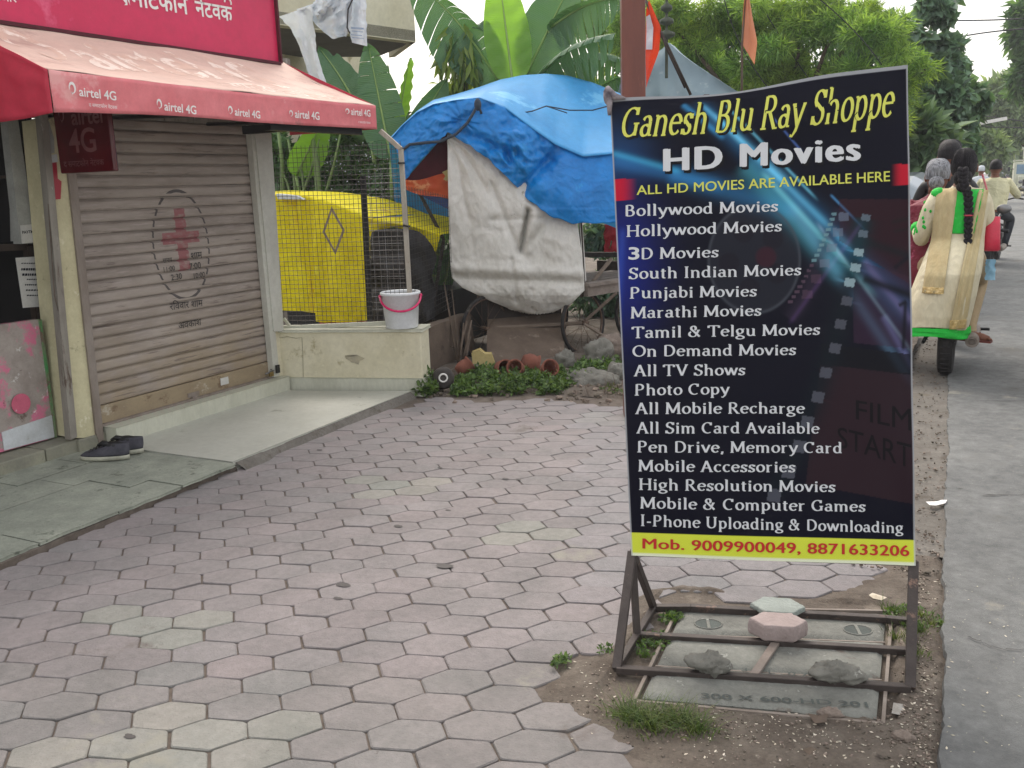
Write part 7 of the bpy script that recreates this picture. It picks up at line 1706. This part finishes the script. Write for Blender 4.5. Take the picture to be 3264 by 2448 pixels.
r3=rider((0,0,0),'figure with a white head cloth ahead of the man in cream','whitecloth','jeans','whitecloth')
q=OY(2120,368,c3.y+2.7); r3.location=(q.x,c3.y+2.7,q.z-1.52)
bk3.location.x=q.x
# far riders down the road
far_spots=[(2165,402,'whitecloth','tiny far rider in white, left one'),(2176,398,'whitecloth','tiny far rider in white, right one'),(2184,404,'jeans','tiny dark far rider beside the truck'),(2156,396,'mar_sari','tiny far rider in dark red'),(2150,392,'jeans','tiny dark far rider nearest the left verge')]
proto=rider((0,0,0),'far rider','whitecloth','jeans','hair',group='far riders down the road')
for i,(x,y,c_,lb) in enumerate(far_spots):
    g_=G(x,y); p=proto if i==0 else copy_tree(proto); p.location=(g_.x,g_.y,0); p['label']=lb+' down the road'
    for ch in p.children:
        if ch.type=='MESH' and ch.data.name.startswith('body'):
            ch.data=ch.data.copy(); ch.data.materials[0]=M(c_)
    bb_=copy_tree(bk2); place(bb_,g_.x,g_.y-.3,0); bb_['label']='far motorcycle under the '+lb.replace('tiny ',''); bb_['group']='far motorcycles down the road'
# edge of a dark motorcycle entering at the right border
bk4=copy_tree(bk2); bk4['label']='dark motorcycle just cut by the right border of the photo'; 
q=OX(2206,590,1.0); yy=7.6; q=OY(2208,590,yy); place(bk4,q.x+.40,yy-.75,0.0)
# --- car behind the banner
car=empty('parked_car',(-1.35,11.2,0),'silver grey car showing its rear corner past the right edge of the banner','car')
cy0=10.6; q=OY(2013,420,cy0); CX=q.x-.66; 
def sect(y,hw,zb,zw,zt,ht): # body section: hw half width, zw waist, zt roof, ht roof half width
    return [(CX-hw*.9,y,zb),(CX-hw,y,zb+.15),(CX-hw,y,zw-.08),(CX-hw*.96,y,zw),(CX-ht,y,zt-.06),(CX-ht*.8,y,zt),(CX+ht*.8,y,zt),(CX+ht,y,zt-.06),(CX+hw*.96,y,zw),(CX+hw,y,zw-.08),(CX+hw,y,zb+.15),(CX+hw*.9,y,zb)]
m=MB(); m.loft([sect(cy0,.66,.35,.86,.88,.5),sect(cy0+.06,.74,.25,.95,.98,.56),sect(cy0+.35,.78,.2,.98,1.38,.52),sect(cy0+.6,.80,.2,.98,1.46,.55),sect(cy0+1.6,.82,.2,.97,1.50,.57),sect(cy0+2.3,.82,.2,.96,1.40,.55),sect(cy0+2.9,.80,.2,.96,.99,.6),sect(cy0+3.5,.76,.22,.85,.87,.55),sect(cy0+3.7,.62,.3,.65,.66,.45)]); m.build('body',M('carpaint'),car,smooth=False,bevel=.03)
m=MB(); m.prism([(CX-.48,cy0+.08,1.02),(CX+.48,cy0+.08,1.02),(CX+.42,cy0+.32,1.34),(CX-.42,cy0+.32,1.34)],(0,-.012,.01)); m.build('rear_window',M('glass'),car)
for s in (-1,1):
    m=MB(); m.prism([(CX+s*.785,cy0+.5,1.0),(CX+s*.80,cy0+2.5,1.0),(CX+s*.60,cy0+2.2,1.36),(CX+s*.585,cy0+.65,1.38)],(s*.012,0,.004)); m.build('side_window',M('glass'),car)
    m=MB(); m.box((CX+s*.66,cy0-.01,.78),(.16,.08,.22)); m.build('tail_lamp',mat('tail_red','a01020'),car,bevel=.02)
    for y in (cy0+.7,cy0+3.0):
        m=MB(); m.lathe([(.0,-.09),(.17,-.09),(.28,-.08),(.30,-.04),(.30,.04),(.28,.08),(0,.08)],(CX+s*.72,y,.30),'X',24); m.build('wheel',M('rubber'),car,smooth=True)
m=MB(); m.box((CX,cy0-.04,.45),(1.4,.12,.2)); m.build('bumper',M('carpaint'),car,bevel=.03)
m=MB(); m.box((CX,cy0-.02,.72),(.45,.02,.12)); m.build('number_plate',M('white_panel'),car)
# --- pale truck with roof rack at the right border
tk=empty('truck',G(2205,424),'pale utility truck with a roof rack coming down the road at the right border','truck')
T=wloc(tk); k=(OY(2191,330,T.y).z-0); hgt=k; sx=T.x+ .62
TW=1.7; X0=OY(2189,380,T.y).x; XC=X0+TW/2; H_=OY(2196,345,T.y).z; H2=OY(2196,320,T.y).z
m=MB(); m.box((XC,T.y+2.0,H_*.62),(TW,3.6,H_*.62)); m.build('cab',M('truckpaint'),tk,bevel=.06)
m=MB(); m.box((XC,T.y+.3,H_*.38),(TW*.72,1.0,H_*.36)); m.build('bonnet',M('truckpaint'),tk,bevel=.06)
m=MB(); m.box((XC,T.y+.19,H_*.74),(TW*.84,.03,H_*.26)); m.build('windscreen',mat('truck_glass','6f8fa8','5b7a92',3,.1),tk,bevel=.02)
m=MB(); m.box((XC,T.y-.22,H_*.36),(TW*.45,.04,H_*.2)); m.box((XC,T.y-.28,H_*.17),(TW,.12,.14)); m.build('grille',M('black'),tk)
for s in (-1,1):
    m=MB(); m.ell((XC+s*TW*.29,T.y-.22,H_*.40),(.10,.04,.10)); m.build('headlight',M('chrome'),tk,smooth=True)
    m=MB(); m.lathe([(0,-.1),(.24,-.1),(.32,-.06),(.32,.06),(.24,.1),(0,.1)],(XC+s*TW*.43,T.y+.35,.32),'X',20); m.build('wheel',M('rubber'),tk,smooth=True)
    m=MB(); m.tube([(XC+s*TW*.5,T.y+.2,H_*.75),(XC+s*TW*.62,T.y+.1,H_*.75)],.02,5); m.box((XC+s*TW*.64,T.y+.1,H_*.75),(.12,.04,.22)); m.build('mirror',M('black'),tk)
m=MB()
for z in (H_*.98,H2): m.tube([(XC-TW*.5,T.y+.2,z),(XC+TW*.5,T.y+.2,z),(XC+TW*.5,T.y+3.6,z),(XC-TW*.5,T.y+3.6,z),(XC-TW*.5,T.y+.2,z)],.035,5)
for s in (-1,-.33,.33,1): m.tube([(XC+s*TW*.5,T.y+.2,H_*.93),(XC+s*TW*.5,T.y+.2,H2)],.03,5)
m.box((XC+.1,T.y+1.2,(H_+H2)/2),(TW*.6,1.2,(H2-H_)*.7)); m.build('roof_rack',M('truckpaint'),tk)
m=MB()
lp=empty('street_lamp',(OY(2140,262,40).x,40,0),'street lamp arm with a pale head over the far road','street lamp')
m=MB(); q=OY(2130,262,40); m.tube([(q.x-1.6,40,0),(q.x-1.6,40,q.z-.1),(q.x,40,q.z)],.06,6); m.build('post',M('steel'),lp); m=MB(); m.box(q+Vector((.25,0,0)),(.9,.25,.12),Matrix.Rotation(-.15,3,'Y')); m.build('lamp_head',M('white'),lp)
# grey poles of a building among the far trees
fb=empty('far_building',(3.4,60,0),'pale building glimpsed between the far trees on the right','building'); fb.location=(2.2,62,0)
m=MB(); m.box((3.6,66,2.6),(4,6,5.2)); m.build('wall',M('concrete'),fb)
m=MB(); 
for k in range(4): m.box((1.9+k*.9,62.95,3.1),(.5,.05,1.2))
m.build('window',M('glass'),fb)
# ================================================================== LITTER
V=[];F=[]
def scrap(m,x,y,z,s,asp=2.2):
    a=random.uniform(0,pi); u=Vector((math.cos(a),math.sin(a),random.uniform(-.2,.2)))*s; w=Vector((-math.sin(a),math.cos(a),random.uniform(-.2,.2)))*s/asp; c=Vector((x,y,z+s*.12)); k=len(m.v)
    m.add([c-u-w*.6,c+u*.2-w,c+u+w*.3,c-u*.3+w,c+Vector((0,0,s*.25))],[(0,1,4),(1,2,4),(2,3,4),(3,0,4)])
m=MB()
for _ in range(620):
    zone=random.random()
    if zone<.45: x,y=random.uniform(1480,2020),random.gauss(1600,38)
    elif zone<.75: x,y=random.gauss(1990,22),random.uniform(1230,1659)
    elif zone<.9: x,y=random.uniform(1230,1420),random.gauss(1500,45)
    else: x,y=random.uniform(2040,2212),random.uniform(1250,1659)
    if y>1690: continue
    p=G(x,y); 
    if inpoly(p,cov): continue
    z=max(earth(p.x,p.y),0) if p.x<road_edge(p.y) else .024
    scrap(m,p.x,p.y,z+.001,random.choice((.002,.003,.003,.004,.0065)))
tag(m.build('litter',M('litter'),None,kind='stuff'))
def flat_litter(Dp,mt,label,name,cat,cr=.004,z=.008):
    c=[G(x,y,z) for x,y in Dp]; ce=sum(c,Vector())/len(c)+Vector((0,0,cr)); m=MB(); m.add(c+[ce],[(i,(i+1)%len(c),len(c)) for i in range(len(c))]); return tag(m.build(name,mt,None,solid=.0008),label,cat)
flat_litter([(1876,1285),(1885,1281),(1916,1291),(1904,1297),(1886,1293)],M('litter'),'crumpled pale wrapper on the earth behind the stand','wrapper','litter',.006)
flat_litter([(1930,1518),(1954,1522),(1952,1546),(1926,1541)],mat('foil_wrapper','a8a39c','8b867e',40,.4,.5,90),'small square foil packet beside the drain covers','wrapper','litter',.004)
flat_litter([(2000,1084),(2024,1087),(2034,1080),(2046,1080),(2042,1087),(2022,1092),(2008,1091)],M('white'),'white paper scrap lying across the road edge','paper_scrap','litter',.006,.03)
flat_litter([(1745,1541),(1765,1548),(1790,1540),(1785,1560),(1760,1563)],M('mudboard'),'dried brown leaf scrap on the front drain cover','dry_leaf','leaf',.006,.02)
flat_litter([(1735,1620),(1752,1612),(1770,1622),(1748,1632)],M('twig'),'curled dry leaf on the earth below the drain covers','dry_leaf','leaf',.01)
stone((1950,1600),.032,'small half buried pale stone at the road edge near the bottom','rock2',0,(1,.8,.5),51)
# oil stains and chips in the paving: shallow dark fills
for i,(x,y,r) in enumerate(((742,1263,.020),(960,1222,.024),(730,1292,.012),(860,1136,.014),(968,1102,.010),(1092,1034,.012),(1120,1035,.010),(690,972,.012),(950,1010,.010),(280,1590,.012))):
    m=MB(); c=G(x,y,.0042); n_=18; m.add([c+Vector((r*1.6*math.cos(a)*(1+.5*nz(math.cos(a)*2,math.sin(a)*2,i)),r*.9*math.sin(a)*(1+.5*nz(math.cos(a)*2,math.sin(a)*2,i+5)),.0004*nz(a,i))) for a in np.linspace(0,2*pi,n_+1)[:-1]],[tuple(range(n_))])
    tag(m.build('stain',mat('tar_stain','3f3b3a','4c4745',40,.7),None),kind='stuff')

# broken brick and stone rubble in the soil bed
m=MB()
for k in range(130):
    x,y=(random.uniform(1180,1345),random.uniform(806,872)) if k%2 else (random.uniform(925,1345),random.gauss(850,9))
    p=G(x,min(y,878)); r=random.choice((.006,.008,.012,.018)); z=max(0,(bed((p.x+4)/3.5,(p.y-6)/3.2)[2])) if p.y>6 else 0
    a=random.uniform(0,pi); m.box((p.x,p.y,z+r*.3),(r*2,r*1.4,r*1.1),Matrix.Rotation(a,3,'Z')@Matrix.Rotation(random.uniform(-.5,.5),3,'X'),j=r*.35)
m.build('rubble',mat('rubble_mix','7d7164','5f564c',20,.95,.5,60,island=.45),None,kind='stuff')
m=MB()
for k in range(1500):
    x,y=random.uniform(1150,2030),random.gauss(1560,60)
    if k%3==0: x,y=random.gauss(1985,20),random.uniform(1240,1680)
    if y>1700 or y<1230: continue
    p=G(x,y)
    if inpoly(p,cov) or p.x>road_edge(p.y) or not inpoly(p,patch): continue
    r=random.choice((.0015,.002,.003,.004)); m.box((p.x,p.y,earth(p.x,p.y)+r*.3),(r*2,r*1.5,r*1.2),Matrix.Rotation(random.uniform(0,pi),3,'Z'),j=r*.4)
m.build('gravel',mat('grit','7b7065','544b42',90,.95,island=.45),None,kind='stuff')

# thin evening haze over the whole street
hz=MB(); hz.box((-20,197,4.6),(170,416,12.2)); ho=hz.build('haze',None,None); ho['kind']='stuff'
hm=bpy.data.materials.new('haze_air'); hm.use_nodes=True; hn=hm.node_tree.nodes; hn.clear()
pv=hn.new('ShaderNodeVolumePrincipled'); pv.inputs['Color'].default_value=(.93,.95,1,1); pv.inputs['Density'].default_value=.0015; pv.inputs['Anisotropy'].default_value=.3
oo=hn.new('ShaderNodeOutputMaterial'); hm.node_tree.links.new(pv.outputs[0],oo.inputs['Volume']); ho.data.materials.append(hm)

# cracks and a tar seam in the asphalt, hairline thin
for i,(pts,w) in enumerate((([( .05,4.6),(.35,4.75),(.75,4.7),(1.3,4.85)],.004),([(.02,3.1),(.12,3.05),(.3,3.12),(.42,3.05)],.003),([(.3,2.6),(.45,3.3),(.42,4.1),(.6,5.0),(.55,6.2)],.0035),([(.0,6.6),(.5,6.75),(1.1,6.7)],.005))):
    m=MB(); P=[]
    for (a,b_),(c_,d_) in zip(pts,pts[1:]):
        for k in range(10): t=k/10; P.append((a+(c_-a)*t+.02*nz(t*9,i+a*5),b_+(d_-b_)*t+.02*nz(t*9,i+7+b_)))
    vs=[]
    for k,(x,y) in enumerate(P): ww=w*(.4+abs(nz(k*.6,i))*2); vs+=[(x,y-ww,.0285),(x,y+ww,.0285)]
    m.add(vs,[(2*k,2*k+1,2*k+3,2*k+2) for k in range(len(P)-1)]); m.build('road_crack',mat('crack_dark','3d3b39','4a4744',60,.95),None,kind='stuff')

m=MB()
for k in range(900):
    y=3.6+7*random.random()**1.6; x=road_edge(y)-random.uniform(.01,.33)
    r=random.choice((.002,.003,.004,.006)); m.box((x,y,.004+.016*max(0,(x-road_edge(y)+.33)/.33)+r*.3),(r*2,r*1.5,r*1.2),Matrix.Rotation(random.uniform(0,pi),3,'Z'),j=r*.4)
m.build('gravel',mat('grit','7b7065'),None,kind='stuff')
